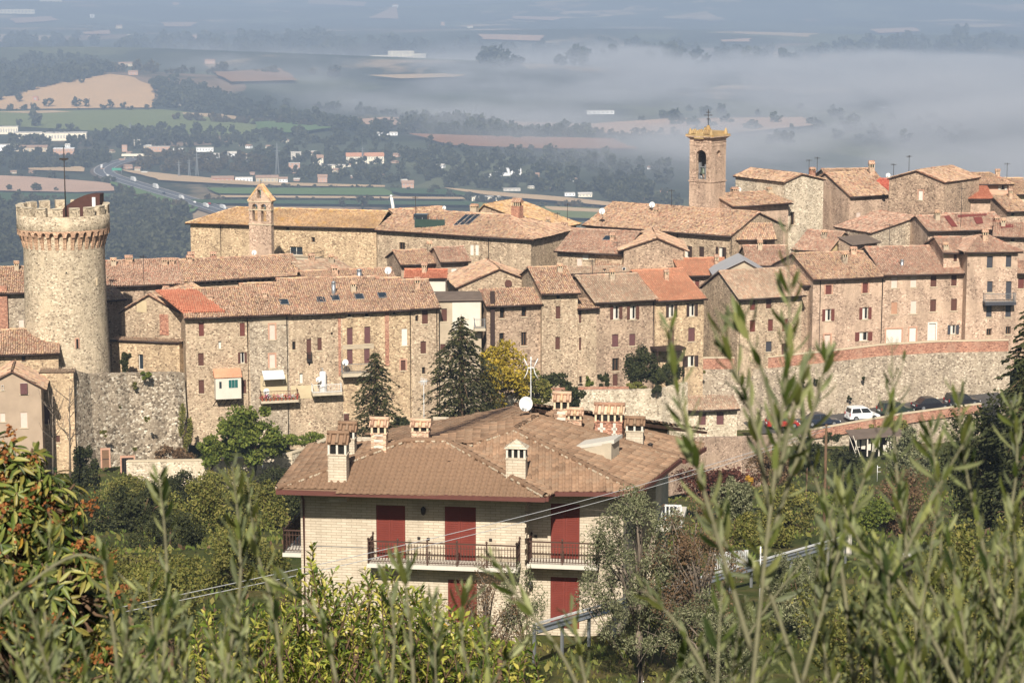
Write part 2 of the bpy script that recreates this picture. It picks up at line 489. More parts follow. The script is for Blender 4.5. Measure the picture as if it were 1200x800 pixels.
def plane_frame(pts):
    """3d points, first two along the eave -> origin, u, v, n and the polygon in (u,v)"""
    P = [Vector(p) for p in pts]
    nrm = Vector((0, 0, 0))
    for i in range(len(P)):
        a, b = P[i], P[(i + 1) % len(P)]
        nrm += a.cross(b)
    nrm.normalize()
    if nrm.z < 0: nrm = -nrm
    u = Vector((-nrm.y, nrm.x, 0))
    if u.length < 1e-4: u = Vector((1, 0, 0))
    u.normalize(); v = nrm.cross(u)
    if v.z < 0: u, v = -u, -v
    O = P[0]
    return O, u, v, nrm, [((p - O).dot(u), (p - O).dot(v)) for p in P]

def tile_plane(pts, rng, du=0.235, dv=0.36, jit=1.0):
    O, u, v, n, poly = plane_frame(pts)
    us = [p[0] for p in poly]; vs = [p[1] for p in poly]
    a = np.arange(min(us) + du * 0.5, max(us), du); b = np.arange(min(vs) + dv * 0.35, max(vs) + dv * 0.1, dv)
    if len(a) == 0 or len(b) == 0: return np.zeros((0, 3)), np.zeros((0, 4), int)
    A, B = np.meshgrid(a, b); P = np.stack([A.ravel(), B.ravel()], 1)
    keep = in_poly(P, poly) & (rng.random(len(P)) > 0.006 * jit)
    P = P[keep]; N = len(P)
    # rows of an old roof wander a little
    pos_ph = rng.uniform(0, 6)
    wob = 0.05 * jit * np.sin(P[:, 1] * 0.9 + P[:, 0] * 0.23)
    P = P + rng.normal(0, 0.017 * jit, P.shape); P[:, 0] += wob
    h = rng.normal(0.012, 0.014 * jit, N) + 0.045 * jit * (1 + np.sin(P[:, 0] * 0.55 + 1.3 + pos_ph) * np.sin(P[:, 1] * 0.7 + pos_ph))
    U, Vv, Nn = (np.array(t) for t in (u, v, n))
    pos = np.array(O) + P[:, :1] * U + P[:, 1:] * Vv + h[:, None] * Nn
    ang = rng.normal(0, 0.045 * jit, N); tl = rng.normal(0, 0.03 * jit, N)
    s = U * np.cos(ang)[:, None] + Vv * np.sin(ang)[:, None]
    t = Vv * np.cos(ang)[:, None] - U * np.sin(ang)[:, None] + Nn * tl[:, None]
    nn = np.cross(s, t)
    Ms = np.stack([s, t, nn], 2)
    return spread(TT_V, TT_F, Ms, pos)

def merge(parts):
    V, Fq, b = [], [], 0
    for v, f in parts:
        if len(v): V.append(v); Fq.append(f + b); b += len(v)
    if not V: return None
    return np.concatenate(V), np.concatenate(Fq)

# ------------------------------------------------------------------ houses
SEED = [0]
def rng_next():
    SEED[0] += 1
    return np.random.default_rng(SEED[0])

def wall_grid(mb, O, u, n, W, H, ops, mi=0, depth=0.24, base=0.0, close=True):
    """rectangular wall with real openings; O bottom-left corner, u along, n outward"""
    O, u, n = Vector(O), Vector(u), Vector(n); z = Vector((0, 0, 1))
    xs = sorted(set([0.0, W] + [round(a, 4) for o in ops for a in (o[0], o[2])]))
    zs = sorted(set([base, H] + [round(a, 4) for o in ops for a in (o[1], o[3])]))
    P = lambda a, b, d=0.0: O + u * a + z * b - n * d
    for i in range(len(xs) - 1):
        for j in range(len(zs) - 1):
            cx, cz = (xs[i] + xs[i + 1]) / 2, (zs[j] + zs[j + 1]) / 2
            if any(o[0] < cx < o[2] and o[1] < cz < o[3] for o in ops): continue
            mb.poly([P(xs[i], zs[j]), P(xs[i + 1], zs[j]), P(xs[i + 1], zs[j + 1]), P(xs[i], zs[j + 1])], mi)
    for o in ops:
        a0, b0, a1, b1 = [round(t, 4) for t in o[:4]]
        mb.poly([P(a0, b0), P(a0, b1), P(a0, b1, depth), P(a0, b0, depth)], mi)
        mb.poly([P(a1, b0), P(a1, b0, depth), P(a1, b1, depth), P(a1, b1)], mi)
        mb.poly([P(a0, b1), P(a1, b1), P(a1, b1, depth), P(a0, b1, depth)], mi)
        mb.poly([P(a0, b0), P(a0, b0, depth), P(a1, b0, depth), P(a1, b0)], mi)
        if close: mb.poly([P(a0, b0, depth), P(a0, b1, depth), P(a1, b1, depth), P(a1, b0, depth)], mi)

SH = {'r': 'shutter_red', 'b': 'shutter_brown', 'd': 'shutter_dark', 'p': 'shutter_plum', 't': 'shutter_tan', 'w': 'blind_white', 'l': 'shutter_pale', 's': 'shutter_slate', 'g': 'pane_green'}

def leaf_mb(w, h, slats, t=0.045):
    """one shutter leaf: frame and slats, hinge edge at x=0, bottom at z=0"""
    m = MB(); f = min(0.08, w * 0.18)
    m.box(0, -t, 0, f, 0, h); m.box(w - f, -t, 0, w, 0, h)
    m.box(f, -t, 0, w - f, 0, f); m.box(f, -t, h - f, w - f, 0, h)
    m.box(f, -t * 0.55, f, w - f, -t * 0.2, h - f)
    for i in range(slats):
        z = f + (h - 2 * f) * (i + 0.5) / slats; d = (h - 2 * f) / slats * 0.30
        m.box(f, -t * 0.9, z - d, w - f, -t * 0.56, z + d)
    return m

def window(parent, M, w, h, kind, col='b', trim=None, slats=4, rec=0.10, sill=True, nm='window'):
    """M places a frame whose x runs along the wall, -y outward, z up; origin at the bottom centre of the opening"""
    def put(o):
        if o is not None: o.matrix_local = M
        return o
    fm = 'frame_wood' if kind in 'G' else 'frame_white'
    f = min(0.07, w * 0.12); e = 0.004
    m = MB()
    m.box(-w / 2 + e, rec + 0.02, e, -w / 2 + f, rec + 0.09, h - e); m.box(w / 2 - f, rec + 0.02, e, w / 2 - e, rec + 0.09, h - e)
    m.box(-w / 2 + f, rec + 0.02, h - f, w / 2 - f, rec + 0.09, h - e); m.box(-w / 2 + f, rec + 0.02, e, w / 2 - f, rec + 0.09, f)
    if kind in 'OGP' and w > 0.6: m.box(-0.03, rec + 0.025, f, 0.03, rec + 0.085, h - f)
    if trim:
        m.box(-w / 2 - 0.16, -0.025, 0.002, -w / 2 - 0.004, 0.05, h + 0.16, 1); m.box(w / 2 + 0.004, -0.025, 0.002, w / 2 + 0.16, 0.05, h + 0.16, 1)
        m.box(-w / 2 - 0.004, -0.024, h + 0.004, w / 2 + 0.004, 0.05, h + 0.158, 1)
    win = put(m.build(nm, [MAT[fm], MAT[trim or 'sill_stone']], parent))
    I = Matrix.Identity(4)
    if kind in 'OGPW':
        p = MB(); p.box(-w / 2 + f, rec + 0.05, f, w / 2 - f, rec + 0.07, h - f)
        p.build('pane', MAT['blind_white' if kind == 'W' else ('pane_dark' if kind != 'P' else 'pane_blue')], win)
        if kind == 'O':
            cu = MB(); cu.box(-w / 2 + f + 0.01, rec + 0.03, f, -0.06, rec + 0.048, h - f); cu.build('curtain', MAT['blind_white'], win)
    if kind in 'SD':
        lw = w / 2 - 0.012
        for sgn in (-1, 1):
            o = leaf_mb(lw, h - 0.02, slats).build('shutter' if kind == 'S' else 'door_leaf', MAT[SH[col]], win)
            o.matrix_local = Matrix.Translation((-w / 2 + 0.008 if sgn < 0 else 0.004, rec - 0.01, 0.01))
    if kind == 'O':
        lw = min(w / 2, 0.55)
        for sgn in (-1, 1):
            o = leaf_mb(lw, h - 0.02, slats).build('shutter', MAT[SH[col]], win)
            o.matrix_local = Matrix.Translation((-w / 2 - lw - 0.01 if sgn < 0 else w / 2 + 0.01, -0.03, 0.01))
    if kind == 'B':
        p = MB(); p.box(-w / 2 + e, 0.06, e, w / 2 - e, 0.09, h - e); p.build('blind', MAT[SH[col]], win)
    if sill and h < 2.1:
        s = MB(); s.box(-w / 2 - 0.12, -0.07, -0.09, w / 2 + 0.12, 0.06, -0.003); s.build('sill', MAT['sill_stone'], win)
    return win

def chimney_mb(w, d, h, kind):
    """mats: 0 body, 1 cap tiles, 2 dark flue, 3 pale bands"""
    m = MB()
    if kind == 'metal':
        m.tube([(0, 0, -0.6), (0, 0, h * 0.8)], w / 2, 8); m.tube([(0, 0, h * 0.8), (0, 0, h * 0.86)], w * 0.3, 8, 2); m.tube([(0, 0, h * 0.86), (0, 0, h)], [w * 0.75, w * 0.2], 8)
        return m
    hb = h * 0.55
    m.box(-w / 2, -d / 2, -0.9, w / 2, d / 2, hb)
    m.box(-w / 2 - 0.03, -d / 2 - 0.03, hb, w / 2 + 0.03, d / 2 + 0.03, hb + 0.05, 0)
    z0, z1 = hb + 0.05, h * 0.80
    m.box(-w * 0.36, -d * 0.36, z0, w * 0.36, d * 0.36, z1, 2)
    k = max(2, int(w / 0.26))
    for i in range(k + 1):
        x = -w / 2 + 0.04 + (w - 0.08) * i / k
        for y in (-d / 2 + 0.04, d / 2 - 0.04):
            m.box(x - 0.04, y - 0.04, z0, x + 0.04, y + 0.04, z1, 3)
    if kind == 'pyramid':
        a = [(-w / 2 - .08, -d / 2 - .08, z1), (w / 2 + .08, -d / 2 - .08, z1), (w / 2 + .08, d / 2 + .08, z1), (-w / 2 - .08, d / 2 + .08, z1)]
        m.poly(a[::-1], 0)
        for i in range(4): m.poly([a[i], a[(i + 1) % 4], (0, 0, h)], 0)
    else:
        ow = w / 2 + 0.08; od = d / 2 + 0.05
        m.prism([(-ow, -od, z1), (-ow, od, z1), (-ow, 0, h)], (2 * ow, 0, 0), 1)
        n = max(3, int(2 * ow / 0.24))
        for i in range(n):
            x = -ow + 2 * ow * (i + 0.5) / n
            m.tube([(x, -od - 0.03, z1 + 0.05), (x, 0, h + 0.03)], [0.075, 0.065], 6, 1); m.tube([(x, od + 0.03, z1 + 0.05), (x, 0, h + 0.03)], [0.085, 0.07], 6, 1)
        m.tube([(-ow, 0, h + 0.05), (ow, 0, h + 0.05)], 0.09, 6, 1)
    return m
CHM = {'brick': ['brick_stone', 'tile_red'], 'plaster': ['plaster_dim', 'tile_old'], 'stone': ['stone_grey', 'tile_old'], 'metal': ['metal_grey', 'metal_grey'], 'pyramid': ['concrete', 'concrete'], 'red': ['brick_wall', 'tile_red']}

class House: pass

def house(name, label, x0, y0, x1, y1, Y, base, kind='gable', ry=None, depth=None, yaw=None, wall='stone_warm', roof='tile_old',
          pitch=18.0, wins=(), oh=0.6, chims=(), side=None, group='stone houses of the hilltop village', pipes=(), hip=(0, 0), patches=(), cat='house', lw=None, rw=None, backz=1.0, gut=True):
    """eave from photo pixel (x0,y0) to (x1,y1) at depth Y; the wall goes down to photo row `base`"""
    h = House()
    rng = rng_next()
    A = at(x0, y0, Y)
    if yaw is None:
        B = at_z(x1, y1, A.z)
        ang = math.atan2(B.y - A.y, B.x - A.x)
        ang = max(-0.7, min(0.7, ang))
    else:
        ang = math.radians(yaw)
    c, s = math.cos(ang), math.sin(ang)
    r = ray(x1, y1)
    W = (A.y * r.x - A.x * r.y) / (c * r.y - s * r.x)
    zb = hit((x0 + x1) / 2, base, A, Vector((s, -c, 0))).z
    H = A.z - zb
    root = empty(name, (A.x, A.y, zb), ang, label=label, cat=cat, group=group)
    L2W = Matrix.Translation((A.x, A.y, zb)) @ Matrix.Rotation(ang, 4, 'Z')
    W2L = L2W.inverted()
    h.root, h.W, h.H, h.ang, h.L2W, h.W2L = root, W, H, ang, L2W, W2L
    B = A + Vector((c, s, 0)) * W
    h.B, h.YB, h.A = B, B.y, A
    tp = math.tan(math.radians(pitch))
    nF = Vector((s, -c, 0))
    def uv(px, py, back=0.0):
        p = W2L @ hit(px, py, A - nF * back, nF)
        return p.x, p.z
    h.uv = uv
    if kind == 'front':
        ax, az = uv(ry[0], ry[1]); D = depth or 9.0
        h.D = D
    else:
        if depth is None:
            lo, hi = 0.4, 16.0
            for _ in range(40):
                L = (lo + hi) / 2
                yy = proj(L2W @ Vector((W / 2, L, H + L * tp)))[1]
                if yy > ry: lo = L
                else: hi = L
            L = max(0.8, (lo + hi) / 2)
        else:
            L = depth / 2
            if ry is not None:
                lo, hi = 0.02, 1.2
                for _ in range(40):
                    tp = (lo + hi) / 2
                    yy = proj(L2W @ Vector((W / 2, L, H + L * tp)))[1]
                    if yy > ry: lo = tp
                    else: hi = tp
        D = 2 * L if kind in ('gable', 'hip') else L
        h.D = D
    # openings on the front
    ops, wl = [], []
    for wspec in wins:
        k, cx, cy, ww, hh = wspec[:5]
        col = wspec[5] if len(wspec) > 5 else 'b'
        trim = wspec[6] if len(wspec) > 6 else None
        u0, _ = uv(cx - ww / 2, cy); u1, _ = uv(cx + ww / 2, cy)
        _, v1 = uv(cx, cy - hh / 2); _, v0 = uv(cx, cy + hh / 2)
        ok = u0 > 0.08 and u1 < W - 0.08 and v0 > 0.02 and v1 < H - 0.03
        o = (u0, v0, u1, v1)
        if ok and not any(a[0] < u1 + .02 and u0 - .02 < a[2] and a[1] < v1 + .02 and v0 - .02 < a[3] for a in ops):
            ops.append(o); rec = 0.18
        else:
            rec = -0.16
        wl.append((k, (u0 + u1) / 2, v0, u1 - u0, v1 - v0, col, trim, rec))
    mb = MB()
    wall_grid(mb, (0, 0, 0), (1, 0, 0), (0, -1, 0), W, H, ops)
    top = []
    if kind == 'front':
        mb.poly([(0, 0, H), (W, 0, H), (ax, 0, az)]); mb.poly([(W, D, H), (0, D, H), (ax, D, az)])
        prof = [(0, H), (D, H)]
        mb.poly([(0, D, 0), (0, 0, 0), (0, 0, H), (0, D, H)]); mb.poly([(W, 0, 0), (W, D, 0), (W, D, H), (W, 0, H)])
        mb.poly([(W, D, 0), (0, D, 0), (0, D, H), (W, D, H)])
        planes = []
        o = oh; m0 = (az - H) / max(0.05, ax); m1 = (az - H) / max(0.05, W - ax)
        planes.append([(-o, D + .2, H - o * m0), (-o, -0.22, H - o * m0), (ax, -0.22, az), (ax, D + .2, az)])
        planes.append([(W + o, -0.22, H - o * m1), (W + o, D + .2, H - o * m1), (ax, D + .2, az), (ax, -0.22, az)])
        ridge = [((ax, -0.22, az), (ax, D + .2, az))]
    elif kind in ('gable', 'hip'):
        L = D / 2; zr = H + L * tp; bz = H
        if kind == 'gable':
            mb.poly([(0, D, 0), (0, 0, 0), (0, 0, H), (0, L, zr), (0, D, H)]); mb.poly([(W, 0, 0), (W, D, 0), (W, D, H), (W, L, zr), (W, 0, H)])
        else:
            mb.poly([(0, D, 0), (0, 0, 0), (0, 0, H), (0, D, H)]); mb.poly([(W, 0, 0), (W, D, 0), (W, D, H), (W, 0, H)])
        mb.poly([(W, D, 0), (0, D, 0), (0, D, H), (W, D, H)])
        o = oh; e = 0.18; hl, hr = (hip if kind == 'hip' else (0, 0))
        a = -o if hl else -e; b = W + (o if hr else e)
        rl, rr = (min(hl * (L + o), W * 0.48) if hl else 0, min(hr * (L + o), W * 0.48) if hr else 0)
        ze = H - o * tp
        planes = [[(a, -o, ze), (b, -o, ze), (b - rr, L, zr), (a + rl, L, zr)], [(b, D + o, ze), (a, D + o, ze), (a + rl, L, zr), (b - rr, L, zr)]]
        if hl: planes.append([(a, D + o, ze), (a, -o, ze), (a + rl, L, zr)])
        if hr: planes.append([(b, -o, ze), (b, D + o, ze), (b - rr, L, zr)])
        ridge = [((a + rl, L, zr), (b - rr, L, zr))]
        if hl: ridge.append(((a, -o, ze), (a + rl, L, zr)))
        if hr: ridge.append(((b, -o, ze), (b - rr, L, zr)))
    elif kind == 'shed':
        L = D; zr = H + L * tp; o = oh; e = 0.15
        mb.poly([(0, D, 0), (0, 0, 0), (0, 0, H), (0, D, zr)]); mb.poly([(W, 0, 0), (W, D, 0), (W, D, zr), (W, 0, H)])
        mb.poly([(W, D, 0), (0, D, 0), (0, D, zr), (W, D, zr)])
        planes = [[(-e, -o, H - o * tp), (W + e, -o, H - o * tp), (W + e, L + .1, zr + .1 * tp), (-e, L + .1, zr + .1 * tp)]]
        ridge = []
    h.planes = planes
    wm = mb.build('wall', MAT[wall], root)
    # roof slab, tiles, ridge
    rb = MB(); parts = []
    for pl in planes:
        O, u_, v_, n_, _ = plane_frame(pl)
        rb.prism([Vector(p) - n_ * 0.02 for p in pl], -n_ * 0.09, 1)
        rb.poly([Vector(p) - n_ * 0.012 for p in pl], 0)
        parts.append(tile_plane(pl, rng))
    ro = rb.build('roof', [MAT[roof], MAT['wood_eave']], root)
    h.roof = ro
    mt = merge(parts)
    if mt is not None and roof not in ('roof_felt', 'sheet_grey'):
        link('roof_tiles', np_mesh('roof_tiles', mt[0], mt[1], MAT[roof]), ro, kind='stuff')
        q = MB()
        for a, b in ridge:
            a, b = Vector(a), Vector(b); n = max(2, int((b - a).length / 0.42))
            for i in range(n):
                p0 = a.lerp(b, i / n); p1 = a.lerp(b, (i + 1.12) / n)
                dz = Vector((0, 0, 0.05 + rng.normal(0, 0.012)))
                q.tube([p0 + dz * 1.3, p1 + dz], [0.13, 0.105], 6, 0, False)
        q.build('ridge_tiles', MAT[roof], ro, kind='stuff')
    if kind != 'front' and gut:
        gt = MB(); ze = planes[0][0][2]
        gt.tube([(planes[0][0][0], -oh - 0.05, ze - 0.06), (planes[0][1][0], -oh - 0.05, ze - 0.06)], 0.10, 6)
        gt.build('gutter', MAT['gutter_brown'], ro)
    for k, u, v, w, hh, col, trim, rec in wl:
        if w < 0.15: continue
        window(root, Matrix.Translation((u, 0, v)), w, hh, k, col, trim, rec=rec, sill=(k != 'D'), nm='door' if k == 'D' else 'window')
    for px in pipes:
        u, _ = uv(px, (y0 + base) / 2); p = MB()
        p.tube([(u, -0.10, 0.0), (u, -0.10, H - 0.25), (u, -oh + 0.05, H - 0.12)], 0.055, 6); p.build('drainpipe', MAT['gutter_brown'], root)
    for (mt_, a0, b0, a1, b1, pr) in patches:
        u0, v1 = uv(a0, b0); u1, v0 = uv(a1, b1); p = MB(); p.box(u0, -pr, v0, u1, 0.05, v1); p.build('render_patch', MAT[mt_], root)
    inv = ro.matrix_local.inverted()
    for (ck, cx, cy, cw, ch) in chims:
        best = None
        for pl in planes[:1] if kind != 'front' else planes:
            O, u_, v_, n_, _ = plane_frame(pl)
            rr_ = W2L.to_3x3() @ ray(cx, cy); c0 = W2L @ Vector((0, 0, 0))
            dn = rr_.dot(n_)
            if abs(dn) < 1e-5: continue
            p = c0 + rr_ * ((O - c0).dot(n_) / dn)
            if p.y > -3 and p.y < D + 4: best = p; break
        if best is None: continue
        sc = F / proj(L2W @ best)[2]
        o = chimney_mb(cw / sc, max(0.3, cw / sc * 0.9) if ck != 'metal' else 0.2, ch / sc, ck).build('chimney', [MAT[CHM[ck][0]], MAT[CHM[ck][1]], MAT['pane_dark'], MAT['plaster_cream']], ro)
        o.location = best
    if not chims and kind in ('gable', 'hip') and W > 3 and roof not in ('roof_felt', 'sheet_grey') and rng.random() < .75:
        k_ = ['brick', 'plaster', 'stone'][int(rng.integers(0, 3))]; f = rng.uniform(.22, .8); t = rng.uniform(.45, .85); w_ = rng.uniform(.42, .62)
        o = chimney_mb(w_, .45, rng.uniform(.9, 1.35), k_).build('chimney', [MAT[CHM[k_][0]], MAT[CHM[k_][1]], MAT['pane_dark'], MAT['plaster_cream']], ro); o.location = (W * f, D / 2 * t, H + D / 2 * t * tp)
    return h

# ================================================================== the village
# window spec: (kind, centre x, centre y, width, height, shutter colour, trim)
# ---- far row, left
HA = house('stone_convent', 'long low stone convent with lichened hip roof behind the bell gable', 223, 260, 441, 266, 305, 318, 'hip', ry=245, wall='stone_ochre', roof='tile_lichen', hip=(1, 0), oh=0.5,
           wins=[('G', 337, 268, 4, 4), ('G', 367, 281, 4, 6), ('P', 347, 294, 15, 10)], pipes=[259], group='houses along the crest of the village')
HB = house('stone_house', 'large stone house with grey right flank and two white shuttered windows below the chimney', 442, 268, 622, 279, HA.YB - 3, 345, 'hip', ry=250, wall='stone_warm', roof='tile_old', hip=(0, 1), oh=0.5,
           wins=[('G', 471, 290, 7, 12), ('B', 553, 293, 4, 12, 'w'), ('B', 559, 293, 4, 12, 'w'), ('G', 556, 315, 3, 4)], chims=[('red', 606, 252, 11, 19), ('plaster', 556, 248, 8, 8)], pipes=[573], group='houses along the crest of the village')
house('stone_house', 'ochre roofed house peeping over the ridge left of the grey terrace screen', 476, 262, 536, 258, HA.YB + 8, 285, 'gable', ry=244, wall='stone_brown', roof='tile_old', group='houses along the crest of the village')
house('stone_house', 'house whose lichened roof comes to a yellow peak left of the brick chimney', 548, 262, 640, 268, HB.YB + 14, 300, 'front', ry=(568, 240), wall='stone_brown', roof='tile_lichen', depth=8, group='houses along the crest of the village')
house('stone_house', 'low house with flat ridge between the brick chimney house and the church nave', 628, 268, 664, 268, HB.YB + 10, 300, 'gable', ry=262, wall='stone_brown', roof='tile_old', group='houses along the crest of the village')
# ---- church and the houses around it
HC = house('church_nave', 'broad church nave with long slanting tiled roof left of the bell tower foot', 686, 262, 857, 275, 300, 345, 'gable', ry=243, wall='stone_warm', roof='tile_old', oh=0.55, cat='church',
           wins=[('O', 805, 295, 6, 14, 'd'), ('O', 845, 296, 6, 13, 'd'), ('S', 822, 295, 6, 12, 'd')], pipes=[794, 857], group='houses along the crest of the village', patches=[('plaster_patch', 690, 266, 800, 275, 0.03)])
HD = house('stone_house', 'stone house under a wide red brown roof in front of the church nave', 653, 292, 729, 296, 283, 345, 'gable', ry=270, wall='stone_warm', roof='tile_red', wins=[('B', 686, 301, 7, 6, 'w'), ('B', 679, 307, 6, 9, 'l')], group='stone houses in the middle of the village')
house('stone_house', 'low stone gable house tucked against the red brown roof before the nave', 731, 292, 801, 292, HD.YB - 1, 345, 'front', ry=(770, 279), wall='stone_brown', roof='tile_old', depth=10, group='stone houses in the middle of the village')
HE = house('stone_house', 'small stone gable house with deep dark eave at the foot of the bell tower', 857, 240, 924, 238, 300, 330, 'gable', ry=226, yaw=27, depth=9.0, wall='stone_pink', roof='tile_old', oh=0.8,
           wins=[('S', 885, 288, 6, 9, 'd')], chims=[('brick', 861, 228, 8, 8), ('plaster', 902, 226, 7, 6)], group='houses along the crest of the village')
house('stone_house', 'dim brown wall house with pale chimney stack right of the nave', 859, 277, 908, 276, 289, 345, 'shed', depth=4, ry=262, yaw=8, wall='stone_brown', roof='tile_old', wins=[('G', 912, 300, 11, 14), ('G', 897, 287, 4, 6)], group='houses along the crest of the village')
HF = house('stone_house', 'tall pale stone gable house with one small dark window right of the bell tower', 920, 213, 965, 219, 305, 335, 'front', ry=(939, 204), yaw=33, wall='stone_pale', roof='tile_old', depth=10.5, wins=[('G', 929, 256, 5, 15)], group='houses along the crest of the village', oh=0.3)
HG = house('stone_house', 'stone house with long left gable and one white window under the red roof patch', 996, 229, 1041, 228, 308, 300, 'gable', ry=202, yaw=28, wall='stone_pink', roof='tile_old', depth=11, oh=0.4,
           wins=[('B', 1006, 256, 5, 14, 'l'), ('B', 1022, 255, 5, 11, 'w', 'brick_trim')], chims=[('red', 952, 203, 6, 6)], group='houses along the crest of the village')
house('stone_house', 'house with plain ridge and tall brown chimney at the skyline', 975, 214, 1034, 214, 322, 250, 'gable', ry=198, yaw=10, wall='stone_brown', roof='tile_old', chims=[('brick', 1021, 206, 6, 17)], group='houses along the crest of the village')
house('brick_annex', 'annex under a bright red roof at the skyline', 1014, 223, 1044, 227, 316, 250, 'shed', ry=211, wall='stone_brown', roof='tile_redlead', group='houses along the crest of the village')
HH = house('stone_house', 'tall rough stone house with lone white window and lopsided gable at the skyline', 1042, 209, 1107, 221, 300, 290, 'front', ry=(1075, 200), wall='stone_brown', roof='tile_old', depth=9, wins=[('B', 1079, 229, 5, 11, 'w', 'brick_trim')], oh=0.2, group='houses along the crest of the village')
house('stone_house', 'stone house with two pale flues right of the tall rough gable', 1107, 221, 1136, 221, 301, 290, 'gable', ry=199, wall='stone_brown', roof='tile_old', chims=[('plaster', 1108, 217, 4, 16), ('metal', 1121, 215, 4, 12)], group='houses along the crest of the village')
HI = house('plastered_house', 'pink plastered house with broad eave and small white windows at the skyline', 1136, 214, 1182, 214, 304, 290, 'hip', ry=203, wall='plaster_pink', roof='tile_old', hip=(0.4, 1), oh=0.6,
           wins=[('O', 1175, 219, 5, 7, 'w'), ('B', 1169, 245, 4, 7, 'w'), ('B', 1175, 245, 4, 7, 'w')], chims=[('brick', 1169, 205, 5, 6)], group='houses along the crest of the village')
house('brick_annex', 'low annex with orange red roof tucked under the pink plastered house', 1135, 231, 1161, 231, 300, 262, 'shed', ry=218, wall='stone_pink', roof='tile_orange', group='houses along the crest of the village')
house('plastered_house', 'pale house with plain brown roof at the right skyline edge', 1182, 226, 1206, 226, 306, 270, 'gable', ry=209, wall='plaster_cream', roof='tile_old', group='houses along the crest of the village')
house('stone_house', 'low brown roofed house below the right skyline edge with one dark window', 1180, 246, 1206, 244, 298, 300, 'gable', ry=229, yaw=14, wall='stone_pink', roof='tile_old', wins=[('G', 1187, 250, 4, 7)], group='houses along the crest of the village')
# ---- middle rows, right
HK = house('stone_house', 'wide mossy stone gable house with red tiled slope below the skyline row', 1020, 273, 1104, 268, 288, 320, 'front', ry=(1075, 254), wall='stone_grey', roof='tile_red', depth=8, oh=0.15, group='stone houses in the middle of the village')
HX1 = house('stone_house', 'red tiled house with a dark red strip down its roof right of the mossy gable', 1088, 269, 1126, 268, 285, 300, 'gable', ry=253, wall='stone_pink', roof='tile_red', group='stone houses in the middle of the village')
HX2 = house('stone_house', 'house with red metal sheets laid along the top of its tiled roof', 1122, 268, 1182, 266, 287, 300, 'gable', ry=250, wall='stone_pink', roof='tile_red', chims=[('red', 1168, 262, 6, 8)], group='stone houses in the middle of the village')
HX3 = house('stone_house', 'red tiled house with rust red sheet on its roof at the right edge', 1165, 275, 1206, 276, 284, 310, 'gable', ry=262, wall='stone_pink', roof='tile_red', wins=[('G', 1187, 280, 4, 7)], group='stone houses in the middle of the village')
HM = house('stone_house', 'red brown tiled house with yellow plaster gable flank left of the dark skylight', 931, 290, 972, 291, 287, 320, 'gable', ry=271, yaw=-30, wall='plaster_yellow', roof='tile_red', depth=9, group='stone houses in the middle of the village')
house('stone_house', 'small lean to house with dark felt roof right of the yellow gable', 996, 285, 1028, 279, 284, 310, 'shed', ry=276, wall='stone_brown', roof='roof_felt', gut=False, group='stone houses in the middle of the village')
HN = house('plastered_house', 'yellow plastered cottage with two red shuttered windows behind the olive tip', 876, 309, 926, 309, 278, 350, 'gable', ry=288, wall='plaster_yellow', roof='tile_red', wins=[('S', 897, 315, 7, 9, 'r'), ('S', 914, 317, 6, 11, 'r')], group='stone houses in the middle of the village')
house('stone_house', 'orange roofed house with one red shutter left of the grey metal roof', 800, 321, 858, 316, 275, 360, 'gable', ry=303, yaw=12, wall='stone_pink', roof='tile_orange_soft', wins=[('S', 817, 335, 5, 13, 'r')], group='stone houses in the middle of the village')
house('metal_roofed_house', 'house with smooth pale grey metal roof and low gable', 836, 322, 902, 322, 271, 350, 'front', ry=(872, 305), wall='plaster_dim', roof='sheet_grey', depth=7, oh=0.1, group='stone houses in the middle of the village')
house('stone_house', 'low stone house with old brown roof between red chimneys and the orange roof', 700, 318, 800, 318, 278, 350, 'gable', ry=303, wall='stone_brown', roof='tile_old', chims=[('red', 755, 312, 8, 14), ('brick', 793, 311, 6, 10)], group='stone houses in the middle of the village')
house('stone_house', 'plain brown parapet house with tiny framed opening above the grey roof', 652, 319, 738, 317, 270, 350, 'shed', depth=3, ry=312, wall='plaster_dim', roof='tile_grey', wins=[('P', 731, 316, 4, 6), ('G', 708, 317, 4, 5)], group='stone houses in the middle of the village')
# ---- middle rows, left
HP = house('stone_house', 'long old roofed house above a row of small loggia openings behind the main front', 211, 328, 357, 320, 262, 350, 'gable', ry=302, wall='stone_warm', roof='tile_old', wins=[('G', 222 + i * 7.2, 331.5 - i * .38, 4.4, 4.6) for i in range(18)], chims=[('brick', 197 + 25, 308, 6, 8)], group='stone houses in the middle of the village')
house('stone_house', 'left end house with chimneys along its ridge beside the round tower', 124, 333, 214, 330, 258, 370, 'gable', ry=305, wall='stone_brown', roof='tile_red', chims=[('brick', 151, 309, 8, 9), ('brick', 193, 311, 6, 8), ('brick', 201, 310, 6, 7), ('plaster', 133, 311, 6, 8)], group='stone houses in the middle of the village')
house('stone_house', 'house with two small red chimney vents on its ridge under the convent', 205, 316, 300, 312, 282, 330, 'gable', ry=303, wall='stone_warm', roof='tile_old', chims=[('red', 224, 304, 7, 8), ('red', 250, 304, 6, 8)], group='stone houses in the middle of the village')
house('stone_house', 'narrow grey brown roofed house with two small chimneys behind the left front ridge', 357, 318, 408, 309, 268, 345, 'gable', ry=305, wall='stone_pink', roof='tile_grey', chims=[('brick', 365, 306, 6, 8), ('plaster', 388, 309, 5, 10)], group='stone houses in the middle of the village')
house('stone_house', 'old roofed house with a brick chimney and a metal flue behind the skylights', 360, 336, 466, 332, 262, 360, 'gable', ry=316, wall='stone_brown', roof='tile_old', chims=[('brick', 392, 322, 7, 10), ('metal', 421, 327, 6, 12)], group='stone houses in the middle of the village')
